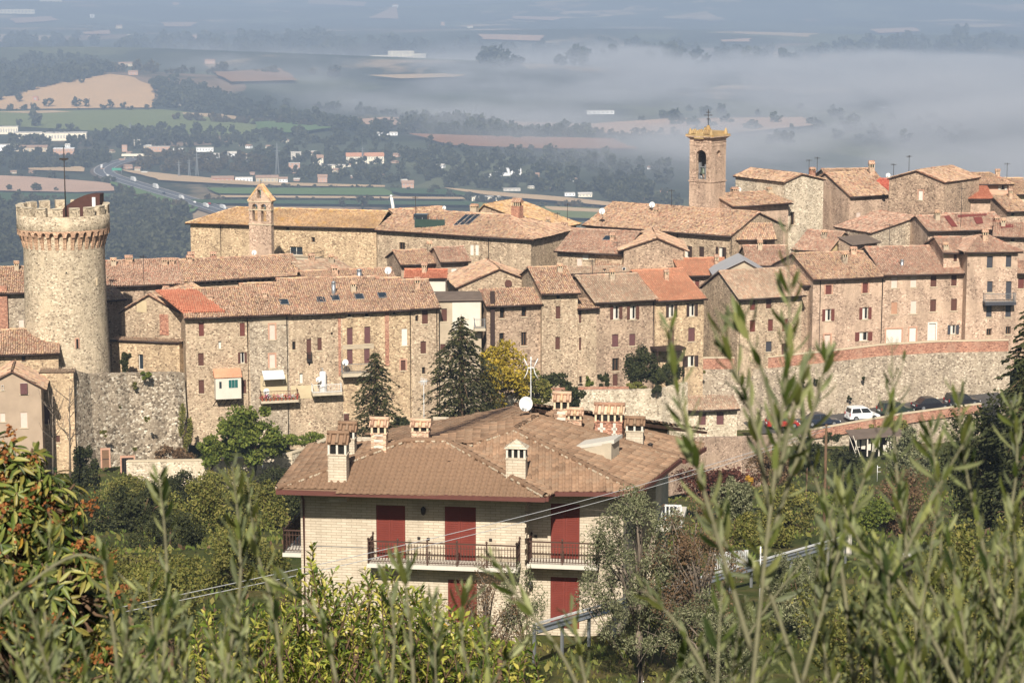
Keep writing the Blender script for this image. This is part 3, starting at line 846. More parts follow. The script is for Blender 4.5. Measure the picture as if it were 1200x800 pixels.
HR = house('stone_house', 'small stone house with one pale window below the large crest house', 517, 305, 549, 301, 270, 340, 'gable', ry=290, yaw=14, depth=7, wall='stone_pink', roof='tile_red', wins=[('B', 532, 319, 6, 9, 'w')], group='stone houses in the middle of the village')
house('stone_house', 'low roofed house with tiny square window left of the white orange roofed house', 470, 308, 520, 306, 272, 340, 'gable', ry=293, wall='stone_brown', roof='tile_old', wins=[('G', 490, 310, 5, 5)], group='stone houses in the middle of the village')
house('plastered_house', 'white plastered house with orange roof and one dark window above the fir', 475, 325, 522, 325, 258, 365, 'gable', ry=316, wall='plaster_white', roof='tile_orange', wins=[('G', 495, 332, 8, 9)], oh=0.25, group='stone houses in the middle of the village')
# ---- the main front, left block
g1 = 'stone houses of the long village front'
house('stone_house', 'narrow dark stone house in the shaded gap right of the round tower', 120, 350, 144, 348, 252, 445, 'gable', ry=338, wall='stone_brown', roof='tile_old', group='stone houses of the long village front')
H0 = house('stone_house', 'stone gable house beside the round tower with brick pier down its wall', 142, 365, 217, 369, 247, 440, 'front', ry=(175, 345), wall='stone_warm', roof='tile_old', depth=10, oh=0.25, group=g1, patches=[('brick_wall', 187, 368, 198, 393, 0.05), ('plaster_patch', 160, 352, 172, 366, 0.02)], chims=[('brick', 195, 350, 7, 14)])
house('stone_house', 'low terrace house with glazed door beside the small cypress', 131, 398, 210, 401, 243.5, 440, 'shed', ry=397, depth=3.0, wall='stone_ochre', roof='tile_grey', wins=[('P', 165, 424, 5.5, 18)], oh=0.15, group=g1)
H1a = house('stone_house', 'stone house with new orange tiles at the roof corner and white box bay', 217, 370, 292, 367, 240, 520, 'gable', ry=338, yaw=14, wall='stone_warm', roof='tile_old', group=g1, pipes=[291],
            wins=[('S', 236, 386, 6, 16, 'r', None), ('S', 284, 386, 6, 16, 'r'), ('S', 235.5, 421, 6.5, 15, 'b'), ('O', 284, 419, 5, 13, 'b'), ('S', 236, 453, 6.5, 16, 'b'), ('S', 285.5, 453, 6, 16, 'b'), ('W', 257.5, 404, 3.5, 9), ('W', 257, 374, 3, 4)], chims=[('brick', 246, 352, 6, 6)])
H1b = house('stone_house', 'narrow stone house with flower laden balcony under a white awning', 292, 367, 338, 366, H1a.YB, 520, 'gable', ry=332, yaw=14, wall='stone_grey', roof='tile_old', group=g1, pipes=[337],
            wins=[('B', 319, 389, 6.5, 18, 'l', 'brick_trim'), ('B', 319, 423, 6.5, 16, 'l', 'brick_trim'), ('D', 326, 453, 9, 20, 'p'), ('G', 319, 371, 4, 3)], patches=[('plaster_patch', 305, 440, 337, 470, 0.02), ('plaster_dim', 307, 368, 335, 380, 0.02)], chims=[('brick', 310, 349, 5, 7)])
H1c = house('stone_house', 'stone house with slit windows and white railed balcony with a boiler', 338, 366, 401, 362, H1b.YB, 525, 'gable', ry=326, yaw=14, wall='stone_warm', roof='tile_old', group=g1,
            wins=[('G', 344.5, 405, 4, 10), ('S', 362, 410, 5.5, 26, 'b'), ('S', 374.5, 403, 5, 15, 'b'), ('W', 353, 443, 4, 12), ('D', 378, 448, 8, 20, 'l'), ('G', 389, 391, 2.5, 3)], patches=[('plaster_patch', 341, 452, 372, 466, 0.02), ('brick_wall', 396, 372, 400, 440, 0.03)], chims=[('metal', 310 + 81, 345, 5, 16)])
H1d = house('stone_house', 'stone house with tall plum shutters over a grey plaster panel and balcony', 401, 364, 457, 361, H1c.YB, 530, 'gable', ry=325, yaw=14, wall='stone_ochre', roof='tile_old', group=g1, oh=0.5,
            wins=[('S', 410, 394, 6.5, 20, 'p'), ('S', 430.5, 392.5, 7, 20, 'p'), ('D', 410, 417, 6.5, 19, 'p'), ('D', 430, 416, 6.5, 19, 'p'), ('G', 409.5, 369, 4, 5), ('G', 430, 368, 4, 6), ('S', 405.5, 491, 6, 14, 'b')],
            patches=[('plaster_dim', 401.5, 404, 438, 408, 0.02), ('brick_wall', 451, 362, 456, 428, 0.10)])
H1e = house('stone_house', 'stone house with one tall white window right of the orange pilaster', 457, 361, 482, 359, H1d.YB, 530, 'gable', ry=326, yaw=14, wall='stone_ochre', roof='tile_old', group=g1,
            wins=[('B', 474, 395, 6.5, 20, 'w'), ('S', 472.5, 428, 5.5, 12, 'b', 'brick_trim'), ('G', 462, 366, 3, 5)], pipes=[481])
H1f = house('stone_house', 'end house of the left front with two brown shutters above the fir', 482, 359, 514, 357, H1e.YB, 530, 'gable', ry=328, yaw=14, wall='stone_warm', roof='tile_old', group=g1, pipes=[512],
            wins=[('S', 498, 371, 7, 17, 'b'), ('S', 496, 407, 6.5, 14.5, 'b'), ('G', 488.5, 373, 3.5, 7), ('G', 496.5, 434, 4, 8), ('G', 497, 464, 3, 5)])
# ---- recess with terrace
H2 = house('plastered_house', 'pale plastered house with flat dark roof and red shutter behind the big fir', 514, 352, 564, 351, H1f.YB + 1.5, 520, 'gable', ry=341, yaw=5, wall='plaster_dim', roof='roof_felt', group=g1, depth=7, oh=0.2, gut=False,
           wins=[('S', 520.5, 369, 6.5, 15, 'b'), ('S', 544.5, 366, 7, 15, 'r'), ('S', 519, 408, 6, 10, 'b')], patches=[('plaster_white', 530, 354, 563, 386, 0.03)])
# ---- middle block
HGAB = house('stone_house', 'broad stone gable house with round brown plaque under its peak', 537, 336, 634, 342, 258, 400, 'front', ry=(585, 315), yaw=10, wall='stone_warm', roof='tile_old', depth=9, oh=0.25, group=g1)
H3a = house('stone_house', 'lean to stone house with four tall dark windows and a brown flue', 570, 356, 634, 354, 249, 470, 'shed', ry=338, yaw=13, wall='stone_brown', roof='tile_old', group=g1,
            wins=[('G', 588.5, 366, 5.5, 14), ('G', 614, 364, 5.5, 14), ('G', 588, 398, 6, 16), ('G', 614, 397, 6.5, 16)])
H3b = house('stone_house', 'stone tower house with two brown windows stepping forward in the middle front', 635, 342, 677, 340, H3a.YB - 0.6, 470, 'gable', ry=313, yaw=13, wall='stone_warm', roof='tile_old', group=g1,
            wins=[('G', 654, 347, 4, 7), ('S', 654, 366, 5.5, 15, 'b'), ('S', 653.5, 402, 5.5, 15, 'b'), ('G', 624 + 56, 444, 3, 8)])
H3c = house('stone_house', 'narrow stone strip house with two slit windows and low roof', 677, 360, 699, 359, H3b.YB + 0.4, 470, 'gable', ry=351, yaw=13, wall='stone_warm', roof='tile_old', depth=5, group=g1, wins=[('S', 679.8, 371, 2.6, 15, 'b'), ('S', 679.8, 403, 2.6, 15, 'b')])
H4 = house('stone_house', 'stone house with grey brown roof and two open shuttered windows in the middle front', 697, 352, 767, 350, H3c.YB, 470, 'gable', ry=322, yaw=18, wall='stone_brown', roof='tile_grey', group=g1, pipes=[765],
           wins=[('O', 722, 366, 7, 16, 'b'), ('O', 741.7, 366, 7, 16, 'b'), ('S', 721, 399, 7.5, 15, 'p'), ('S', 741, 398, 7, 14, 'p'), ('G', 721.5, 427, 8, 15), ('D', 721, 445, 6, 14, 'b')])
H5 = house('stone_house', 'stone house with smooth orange roof and dark open shutters', 768, 350, 825, 348, H4.YB, 470, 'gable', ry=316, yaw=18, wall='stone_ochre', roof='tile_orange_soft', group=g1,
           wins=[('O', 787, 364, 6.5, 15, 'd'), ('O', 811, 363, 6.5, 15, 'd'), ('S', 786.5, 397, 7, 20, 'p'), ('S', 810.5, 392, 8, 16, 'p'), ('O', 810, 423, 8, 13, 'd'), ('D', 785, 430, 9, 18, 'l')])
# ---- right front
H6 = house('stone_house', 'corner stone house with brown roof and red brown shutters behind the tall olive shoot', 865, 347, 940, 342, 258, 440, 'gable', ry=316, yaw=22, depth=9, wall='stone_warm', roof='tile_grey', group=g1, pipes=[866],
           wins=[('S', 882, 356, 6.5, 15, 'r'), ('S', 901, 354, 6.5, 15, 'b'), ('S', 882, 382, 6.5, 14, 'r'), ('S', 903, 381, 6, 14, 'r'), ('S', 920, 381, 6.5, 15, 'r'), ('S', 901, 406, 7, 12, 's'), ('S', 919.5, 409, 7, 13, 'p')])
H7 = house('stone_house', 'stone house with brick framed top windows and white curtained shutters above the parapet', 953, 325, 1034, 320, 262, 440, 'gable', ry=296, yaw=15, wall='stone_pink', roof='tile_old', group=g1, pipes=[960],
           wins=[('S', 971, 339.5, 7, 11, 'r', 'brick_trim'), ('S', 1014, 337.5, 6.5, 12, 'r', 'brick_trim'), ('O', 970.5, 369, 7, 14, 'r'), ('O', 1014, 367, 7, 14, 'r'), ('O', 1012, 394, 10, 10.5, 'r'), ('D', 969.5, 401, 7, 18, 'l', 'brick_trim')])
house('stone_house', 'dim narrow stone house recessed beside the corner house', 938, 332, 953, 328, 263, 440, 'gable', ry=312, yaw=15, wall='stone_brown', roof='tile_old', group=g1)
H8 = house('stone_house', 'pinkish stone house with blind windows and a white framed door', 1035, 320, 1134, 317, H7.YB, 440, 'gable', ry=289, yaw=9, wall='stone_pink', roof='tile_red', group=g1, pipes=[1032.8],
           wins=[('B', 1048, 330, 7, 15, 'l'), ('B', 1070.5, 329, 7, 15, 'l'), ('S', 1094, 329, 7, 14, 'b'), ('S', 1118, 328.5, 6.5, 13, 'b'), ('B', 1048, 361, 7, 14, 't'), ('B', 1070.5, 360, 7, 15, 'l'), ('S', 1093.5, 358, 7, 14, 'b'), ('S', 1118, 357, 7, 14, 'b'),
                 ('B', 1047.5, 394, 18, 17, 'w', 'brick_trim'), ('B', 1069.5, 392, 7.5, 16, 'w', 'brick_trim'), ('D', 1092.5, 389, 8, 20, 'w', 'frame_white'), ('O', 1117, 386, 6.5, 11, 's')], chims=[('metal', 1057, 312, 4, 8), ('brick', 1000, 297, 7, 7)])
H9 = house('stone_house', 'tall stone house with slate coloured shutters and a railed balcony at the right', 1134, 294, 1193, 293, H8.YB - 1.5, 435, 'hip', ry=276, yaw=6, wall='stone_pink', roof='tile_red', hip=(1, 1), oh=0.45, group=g1,
           wins=[('S', 1160, 307, 7, 14, 's'), ('S', 1182, 306, 6.5, 14, 's'), ('S', 1160, 336, 6.5, 13, 's'), ('D', 1182, 340, 6.5, 21, 's'), ('S', 1159, 364.5, 6.5, 14, 's'), ('S', 1181.5, 364.5, 6.5, 14, 's'), ('G', 1159, 389, 6, 8), ('G', 1181.5, 387, 6, 9)])
house('stone_house', 'stone wing with one small brown window left of the slate shuttered house', 1106, 294, 1134, 294, H9.A.y + 2.0, 430, 'gable', ry=278, yaw=6, wall='stone_pink', roof='tile_red', group=g1, wins=[('S', 1119.5, 302, 4, 9, 'b')], chims=[('plaster', 1101 + 7, 293, 6, 8)])
house('stone_house', 'house at the right edge with a dark red shutter and tiled roof', 1192, 318, 1212, 318, 268, 420, 'gable', ry=305, wall='stone_pink', roof='tile_red', group=g1, wins=[('S', 1196.5, 332, 7, 12, 'r')])
# ---- left of the round tower
house('stone_house', 'house with tiled roof half hidden behind the left side of the round tower', -8, 341, 40, 337, 250, 410, 'gable', ry=313, yaw=8, wall='stone_grey', roof='tile_old', group='houses left of the round tower', wins=[('B', 25, 379, 6, 9, 'l')], patches=[('brick_wall', -6, 335, 10, 385, 0.4)])
HL2 = house('stone_house', 'low stone house with tiled roof in front of the round tower', -8, 413, 68, 407, 231, 470, 'gable', ry=386, yaw=10, wall='stone_ochre', roof='tile_old', group='houses left of the round tower', wins=[('G', 27.5, 417, 5, 12)])
HL4 = house('stone_bastion_house', 'pale stone wall house with one brown shutter above the chestnut leaves', 47, 436, 86, 436, 228, 560, 'shed', ry=432, depth=3, yaw=6, wall='stone_ochre', roof='tile_grey', gut=False, oh=0.05, group='houses left of the round tower', wins=[('S', 54, 486, 8.5, 22, 'b'), ('S', 68, 514, 4.5, 8, 'b')])
house('plastered_house', 'grey rendered gable house with brown eaves at the left edge', -24, 455, 48, 453, 222, 570, 'front', ry=(14, 435), wall='plaster_grey', roof='tile_old', depth=6, oh=0.45, group='houses left of the round tower', wins=[('S', 28, 455, 8.5, 13, 'p'), ('B', 28, 492, 8, 18, 'l'), ('B', 3, 489, 6, 10, 'l'), ('B', 3, 454, 3, 6, 'w')])
# ================================================================== towers, walls, street
def arch_fill(mb, O, u, n, x0, x1, zt, depth, mi=0, rise=None, seg=8):
    """two spandrels that round the top of an opening"""
    O, u, n = Vector(O), Vector(u), Vector(n); z = Vector((0, 0, 1)); r = (x1 - x0) / 2; rise = rise or r; cx = (x0 + x1) / 2
    for sgn in (-1, 1):
        pts = [O + u * (cx + sgn * r) + z * (zt + 0.002)]
        for i in range(seg + 1):
            a = math.pi / 2 * i / seg
            pts.append(O + u * (cx + sgn * r * math.cos(a)) + z * (zt - rise + rise * math.sin(a)))
        mb.prism([p - n * 0.004 for p in pts], -n * (depth - 0.01), mi)

stone('corbel_brick', [c3(190, 146, 114), c3(178, 136, 106), c3(196, 158, 124), c3(166, 128, 100)], c3(192, 158, 126), 5.0, None, .5, (.01, .06), False, .2, 3.0)
def round_tower():
    Y = 238.0; c = at(75.5, 300, Y); sc = F / proj(c)[2]
    zt, zp, zc, zs = at(75, 240, Y).z, at(75, 249.5, Y).z, at(75, 266, Y).z, at(75, 288, Y).z
    zb = at(75, 452, Y).z
    rs, rc, rb = 47.0 / sc, 53.6 / sc, 50.5 / sc
    root = empty('round_tower', (c.x, c.y, zb), 0.3, label='massive round stone tower with battlements and brick corbels', cat='tower')
    H = zs - zb
    m = MB()
    m.lathe([(rb, 0), (rb * 0.975, H * 0.25), (rs * 1.012, H * 0.55), (rs, H * 0.9), (rs, zc - zb)], 64)
    m.build('shaft', MAT['stone_tower'], root)
    m = MB(); t = 0.62
    m.lathe([(rc - 0.02, zc - zb), (rc, zc - zb + 0.02), (rc, zp - zb), (rc - t, zp - zb), (rc - t, zc - zb - 0.6), (0.02, zc - zb - 0.6)], 64)
    m.build('parapet', MAT['stone_tower'], root)
    n = 17; da = 2 * math.pi / n; me = None
    for i in range(n):
        m = MB(); a0 = -da * 0.30
        pts = []
        for r in (rc - 0.003, rc - t + 0.003):
            for k in range(4):
                a = a0 + da * 0.60 * k / 3; pts.append((r * math.cos(a), r * math.sin(a)))
        h = zt - zp
        if me is None:
            P0 = [(x, y, 0.001) for x, y in pts]; ring = P0[:4] + P0[4:][::-1]
            m.prism(ring, (0, 0, h)); 
            cap = [(x * 1.012, y * 1.012, h) for x, y, _ in ring]; m.prism(cap, (0, 0, 0.09), 1)
            me = m.mesh('merlon', [MAT['stone_tower'], MAT['concrete']])
        o = link('merlon', me, root); o.location = (0, 0, zp - zb); o.rotation_euler = (0, 0, i * da + 0.05)
    # corbels and the little arches between them
    n = 34; da = 2 * math.pi / n; hh = zc - zs
    m = MB(); w = 0.17
    pr = [(rs - 0.1, 0), (rs + 0.02, 0), (rs + (rc - rs) * 0.45, hh * 0.45), (rc - 0.03, hh * 0.85), (rc - 0.01, hh + 0.01), (rs - 0.1, hh + 0.01)]
    m.prism([(x, -w, z) for x, z in pr], (0, 2 * w, 0)); me = m.mesh('corbel', MAT['corbel_brick'])
    for i in range(n):
        o = link('corbel', me, root); o.location = (0, 0, zs - zb); o.rotation_euler = (0, 0, i * da)
    m = MB(); z1 = zc - zb + 0.02; z0 = zc - zb - 0.62; r = rc - 0.004
    q = lambda a, z: (r * math.cos(a), r * math.sin(a), z)
    for i in range(n):
        a0, a1 = i * da + 0.034, (i + 1) * da - 0.034
        for k in range(8):
            b0, b1 = a0 + (a1 - a0) * k / 8, a0 + (a1 - a0) * (k + 1) / 8
            f = lambda b: z0 + 0.5 * math.sqrt(max(0, 1 - ((b - (a0 + a1) / 2) / ((a1 - a0) / 2)) ** 2))
            m.poly([q(b0, f(b0)), q(b1, f(b1)), q(b1, z1), q(b0, z1)])
            qi = lambda a, z: (rs * math.cos(a), rs * math.sin(a), z)
            m.poly([q(b0, f(b0)), qi(b0, f(b0)), qi(b1, f(b1)), q(b1, f(b1))])
        a2 = (i + 1) * da + 0.034
        m.poly([q(a1, z0), q(a2, z0), q(a2, z1), q(a1, z1)])
    m.build('corbel_arches', MAT['corbel_brick'], root)
    inv = (Matrix.Translation((c.x, c.y, zb)) @ Matrix.Rotation(0.3, 4, 'Z')).inverted()
    for px, py, w, h, mt in ((96, 402, 5, 12, 'brick_trim'), (117, 330, 2.5, 9, 'plaster_cream'), (86, 319, 4, 3, 'sill_stone'), (69, 424, 5, 12, 'sill_stone')):
        rr = rs + (0.02 if py < 380 else (0.22 if py < 410 else 0.3)); x = (px - 75.5) / sc
        y = -math.sqrt(max(0.1, rr * rr - x * x)); z = at(px, py, Y + y).z
        p = inv @ Vector((c.x + x, c.y + y, z)); ang = math.atan2(p.y, p.x) + math.pi / 2
        M = Matrix.Translation((p.x, p.y, p.z - h / sc / 2)) @ Matrix.Rotation(ang, 4, 'Z')
        m = MB(); ww, hh2 = w / sc, h / sc
        m.box(-ww / 2, -0.06, 0, -ww / 2 + 0.1, 0.3, hh2); m.box(ww / 2 - 0.1, -0.06, 0, ww / 2, 0.3, hh2); m.box(-ww / 2 + .1, -0.058, hh2 - 0.1, ww / 2 - .1, 0.3, hh2)
        o = m.build('slit_window', MAT[mt], root); o.matrix_local = M
        m = MB(); m.box(-ww / 2 + .1, -0.01, 0.0, ww / 2 - .1, 0.2, hh2 - .1); m.build('pane', MAT['pane_dark'], o)
    # rusty stair cover on the roof, with its white post, and the flood light mast: things of their own
    q = lambda x, y: at(10 + x / 6.154, 170 + y / 6.154, Y + 0.5)
    poly = [(378, 482), (400, 452), (440, 420), (490, 388), (545, 364), (600, 354), (658, 354), (658, 560), (378, 560)]
    P = [q(*p) for p in poly]; base = q(520, 560)
    st = empty('stair_cover', base, 0, label='rust brown curved steel stair cover on top of the round tower', cat='stair cover')
    m = MB(); m.prism([p - base for p in P], (0.15, 1.5, 0)); m.build('steel_shell', MAT['rust_steel'], st)
    m = MB(); a, b = q(604, 376) - base, q(634, 560) - base; m.box(a.x, -0.25, b.z, b.x, -0.03, a.z); m.build('white_panel', MAT['metal_white'], st)
    b = at(77, 250, Y + 0.3); tp_ = at(77, 172, Y + 0.3).z - b.z
    ms = empty('light_mast', b, 0, label='thin mast with a dark floodlight bar rising from the round tower', cat='mast')
    m = MB(); m.tube([(0, 0, -1), (0, 0, tp_)], [0.075, 0.045], 6); m.build('pole', MAT['metal_dark'], ms)
    zf = at(77, 186.5, Y + 0.3).z - b.z
    m = MB(); m.box(-0.45, -0.2, zf - 0.06, 0.42, 0.2, zf + 0.1); m.box(-0.2, -0.26, zf - 0.14, 0.2, 0.26, zf - 0.06); m.build('floodlight', MAT['metal_dark'], ms)
round_tower()

def bell_mesh(s=1.0):
    m = MB()
    m.lathe([(0.02, 0.62 * s), (0.16 * s, 0.6 * s), (0.22 * s, 0.45 * s), (0.26 * s, 0.25 * s), (0.36 * s, 0.06 * s), (0.42 * s, 0), (0.3 * s, 0.02 * s)], 14)
    m.tube([(0, 0, -0.1 * s), (0, 0, 0.3 * s)], 0.05 * s, 6); m.box(-0.5 * s, -0.06, 0.62 * s, 0.5 * s, 0.06, 0.74 * s)
    return m
plain('bronze', c3(82, 88, 74), 0.5, 0.2, metal=0.5)

def campanile():
    Y = 303.0; A = at(807.4, 240, Y); ang = math.radians(-40); sc = F / proj(A)[2]
    W = 3.42; zb = A.z - 1.5
    zq = lambda py: at(826, py, Y - 1.2).z - zb
    H = zq(163)
    root = empty('bell_tower', (A.x, A.y, zb), ang, label='slender square bell tower with yellow lichened crest and iron cross', cat='bell tower')
    u, n = Vector((1, 0, 0)), Vector((0, -1, 0)); t = 0.55
    m = MB()
    bz0, bz1 = zq(210.5), zq(176)
    wall_grid(m, (0, 0, 0), u, n, W, H, [(W * 0.30, bz0, W * 0.78, bz1)], 0, t, 0, False); arch_fill(m, (0, 0, 0), u, n, W * 0.30, W * 0.78, bz1, t)
    wall_grid(m, (W, 0, 0), (0, 1, 0), (1, 0, 0), W, H, [(W * 0.38, zq(184), W * 0.66, zq(176.5))], 0, 0.35, 0, True); arch_fill(m, (W, 0, 0), (0, 1, 0), (1, 0, 0), W * .38, W * .66, zq(176.5), 0.35)
    wall_grid(m, (W, W, 0), (-1, 0, 0), (0, 1, 0), W, H, [(W * 0.25, bz0, W * 0.75, bz1)], 0, t, 0, False)
    wall_grid(m, (0, W, 0), (0, -1, 0), (-1, 0, 0), W, H, [], 0, t)
    m.poly([(t, t, bz0), (W - t, t, bz0), (W - t, W - t, bz0), (t, W - t, bz0)])
    m.build('shaft', MAT['stone_pink'], root)
    m = MB()
    for z, o, h in ((zq(213.5), 0.10, 0.16), (zq(171), 0.05, 0.10), (zq(167), 0.06, 0.08)):
        m.box(-o, -o, z, W + o, -0.002, z + h); m.box(W + .002, -0.002, z, W + o, W + o, z + h); m.box(-o, -0.002, z, -.002, W + o, z + h)
    m.build('string_course', MAT['stone_pink'], root)
    m = MB()
    for i, (o, z0, z1) in enumerate(((0.14, H, H + 0.14), (0.30, H + 0.141, H + 0.26), (0.46, H + 0.261, H + 0.36))): m.box(-o, -o, z0, W + o, W + o, z1)
    m.build('cornice', MAT['stone_pink'], root)
    z = H + 0.362; m = MB()
    m.box(-0.40, -0.40, z, W + 0.40, W + 0.40, z + 0.22); m.box(0.1, 0.1, z + 0.22, W - 0.1, W - 0.1, z + 0.62)
    for i in range(9):
        a = i * 0.9; m.tube([(0.3 + 0.33 * i, 0.05, z + 0.22), (0.3 + 0.33 * i, 0.4, z + 0.80 + 0.1 * math.sin(i * 2.1))], [0.2, 0.12], 6)
    m.prism([(W / 2 - 0.75 * math.cos(a), -0.44, z - 0.3 + 0.80 * math.sin(a)) for a in [math.pi * k / 12 for k in range(13)]], (0, 1.0, 0))
    m.tube([(W / 2, W / 2, z + 0.5), (W / 2, W / 2, z + 1.05), (W / 2, W / 2, z + 1.35)], [0.55, 0.30, 0.16], 8)
    m.build('crest', MAT['tile_crest'], root)
    fm = MB(); fm.lathe([(0.26, 0), (0.28, 0.15), (0.20, 0.45), (0.10, 0.72), (0.02, 0.8)], 8); fm = fm.mesh('finial', MAT['tile_crest'])
    for x, y in ((0.05, 0.05), (W - 0.05, 0.05), (W - 0.05, W - 0.05), (0.05, W - 0.05)):
        o = link('finial', fm, root); o.location = (x, y, z + 0.2)
    m = MB(); cz = z + 1.3; X = W / 2; ca, sa = math.cos(-ang), math.sin(-ang)
    m.tube([(X, X, cz), (X, X, cz + 2.1)], 0.055, 6)
    for zz, l in ((1.35, 0.55), (1.72, 0.28), (0.85, 0.22)): m.bar((X - l * ca, X - l * sa, cz + zz), (X + l * ca, X + l * sa, cz + zz), 0.09)
    m.build('iron_cross', MAT['metal_dark'], root)
    b = bell_mesh(1.25).build('bell', MAT['bronze'], root); b.location = (W * 0.54, 0.55, bz0 + 0.75)
    m = MB(); m.box(W * 0.36, 0.35, bz0, W * 0.44, 0.7, bz0 + 2.2); m.box(W * 0.64, 0.35, bz0, W * 0.72, 0.7, bz0 + 2.0); m.box(W * .36, .3, bz0 + 1.55, W * .72, .75, bz0 + 1.68); m.tube([(W * .5, .5, bz0), (W * .42, .5, bz0 + .7)], .2, 6)
    m.build('bell_frame', MAT['metal_grey'], root)
campanile()

def bell_gable():
    Y = 289.0; A = at(292.5, 300, Y); ang = math.radians(-18); sc = F / proj(A)[2]
    W = 27.5 / sc / math.cos(ang + 0.1); T = 0.8
    zq = lambda py: at(308, py, Y - 0.4).z - A.z
    root = empty('bell_gable', A, ang, label='stone bell gable with three arched openings in front of the long convent', cat='bell gable')
    u, n = Vector((1, 0, 0)), Vector((0, -1, 0)); H = zq(236); x = lambda px: (px - 292.5) / 27.5 * W
    ops = [(x(296.8), zq(260), x(303.4), zq(239)), (x(307.6), zq(260), x(314.2), zq(239))]
    m = MB()
    wall_grid(m, (0, 0, -1.5), u, n, W, H + 1.5, [(a, b + 1.5, c, d + 1.5) for a, b, c, d in ops], 0, T, 0, False)
    wall_grid(m, (W, T, -1.5), (-1, 0, 0), (0, 1, 0), W, H + 1.5, [(W - c, b + 1.5, W - a, d + 1.5) for a, b, c, d in ops], 0, 0.01, 0, False)
    for a, b, c, d in ops: arch_fill(m, (0, 0, 0), u, n, a, c, d, T)
    m.poly([(W, 0, -1.5), (W, T, -1.5), (W, T, H), (W, 0, H)]); m.poly([(0, T, -1.5), (0, 0, -1.5), (0, 0, H), (0, T, H)])
    # gable with its small opening
    zt = zq(217); wx = x(306); a0, a1 = x(303.4), x(308.2); z0, z1 = zq(232.5), zq(222.5)
    m.prism([(0, 0, H), (a0, 0, H), (a0, 0, H + (zt - H) * a0 / wx)], (0, T, 0))
    m.prism([(a1, 0, H), (W, 0, H), (a1, 0, H + (zt - H) * (W - a1) / (W - wx))], (0, T, 0))
    m.prism([(a0, 0, H), (a1, 0, H), (a1, 0, z0), (a0, 0, z0)], (0, T, 0))
    m.prism([(a0, 0, z1), (a1, 0, z1), (a1, 0, H + (zt - H) * (W - a1) / (W - wx)), (wx, 0, zt), (a0, 0, H + (zt - H) * a0 / wx)], (0, T, 0))
    m.build('wall', MAT['stone_pink'], root)
    m = MB()
    for py in (237, 246.5, 263.5):
        z = zq(py); m.box(-0.08, -0.09, z, W + 0.09, T + 0.08, z + 0.10)
    m.build('cornice', MAT['sill_stone'], root)
    q = MB()
    for s0, s1 in (((-0.15, H), (wx, zt)), ((W + 0.15, H), (wx, zt))):
        for k in range(9):
            for y in (0.1, 0.45, 0.8, 1.1):
                f0, f1 = k / 9, (k + 1.2) / 9
                q.tube([(s0[0] + (s1[0] - s0[0]) * f0, y, s0[1] + (s1[1] - s0[1]) * f0 + 0.06), (s0[0] + (s1[0] - s0[0]) * f1, y, s0[1] + (s1[1] - s0[1]) * f1 + 0.03)], [0.14, 0.11], 6, 0, False)
    q.build('gable_tiles', MAT['tile_lichen'], root, kind='stuff')
    m = MB(); m.tube([(wx, 0.5, zt), (wx, 0.5, zt + 0.7)], 0.03, 5); m.bar((wx - .2, .5, zt + .45), (wx + .2, .5, zt + .45), .05); m.build('iron_cross', MAT['metal_dark'], root)
    for (a, b, c, d), s in zip(ops + [(a0, z0, a1, z1)], (0.62, 0.62, 0.42)):
        o = bell_mesh(s).build('bell', MAT['bronze'], root); o.location = ((a + c) / 2, 0.5, d - 1.0 * s - 0.25)
bell_gable()

# ------------------------------------------------------------------ free standing walls
def long_wall(name, label, pts, drop, mat, th=0.6, cap=None, batter=0.0, band=None, group=None, cat='wall'):
    """pts: (photo x, photo y of the top edge, depth)"""
    P = [at(*p) for p in pts]; n = len(P)
    base = P[0]
    root = empty(name, base, 0, label=label, cat=cat, group=group)
    m = MB(); cm = MB()
    N = []
    for i in range(n):
        d = P[min(i + 1, n - 1)] - P[max(i - 1, 0)]; d.z = 0; d.normalize(); N.append(Vector((d.y, -d.x, 0)))
    dr = drop if hasattr(drop, '__len__') else [drop] * n
    for i in range(n - 1):
        a, b = P[i] - base, P[i + 1] - base; na, nb = N[i], N[i + 1]
        za, zb_ = Vector((0, 0, dr[i])), Vector((0, 0, dr[i + 1]))
        m.poly([a + na * (batter * dr[i]) - za, b + nb * (batter * dr[i + 1]) - zb_, b, a])
        m.poly([a, b, b - nb * th, a - na * th]); m.poly([b - nb * th, b - nb * th - zb_, a - na * th - za, a - na * th])
        if i == 0: m.poly([a + na * (batter * dr[i]) - za, a, a - na * th, a - na * th - za])
        if i == n - 2: m.poly([b + nb * (batter * dr[i + 1]) - zb_, b - nb * th - zb_, b - nb * th, b])
        if cap:
            q = [a + na * 0.06, b + nb * 0.06, b - nb * (th + 0.06), a - na * (th + 0.06)]
            cm.prism([p + Vector((0, 0, 0.003)) for p in q], (0, 0, 0.12))
    m.build('wall_body', MAT[mat], root)
    if cap: cm.build('coping', MAT[cap], root)
    return root, P, N
long_wall('bastion_wall', 'huge rough grey bastion wall below the terrace with the small cypress', [(84, 432, 229), (105, 438.5, 232), (150, 438, 235.5), (207, 437, 238.5), (216, 437, 239.2)], 13.5, 'stone_bastion', 1.2, None, 0.06)
_, rp, rn = long_wall('brick_parapet', 'long curving brick parapet along the street below the right hand houses', [(822, 420, 258), (870, 419.5, 258.8), (905, 418.5, 259.6), (970, 412, 261), (1032, 404.5, 262), (1100, 400.5, 263), (1182, 399, 264)], 1.25, 'brick_wall', 0.45, 'sill_stone')
long_wall('retaining_wall', 'tall rubble retaining wall under the brick parapet and above the parked cars', [(819, 433, 257.7), (870, 432.5, 258.5), (905, 431.5, 259.3), (970, 425, 260.7), (1032, 417.5, 261.7), (1100, 413.5, 262.7), (1184, 412, 263.7)], 9.5, 'stone_grey', 0.9, None, 0.04)
sm = MB()
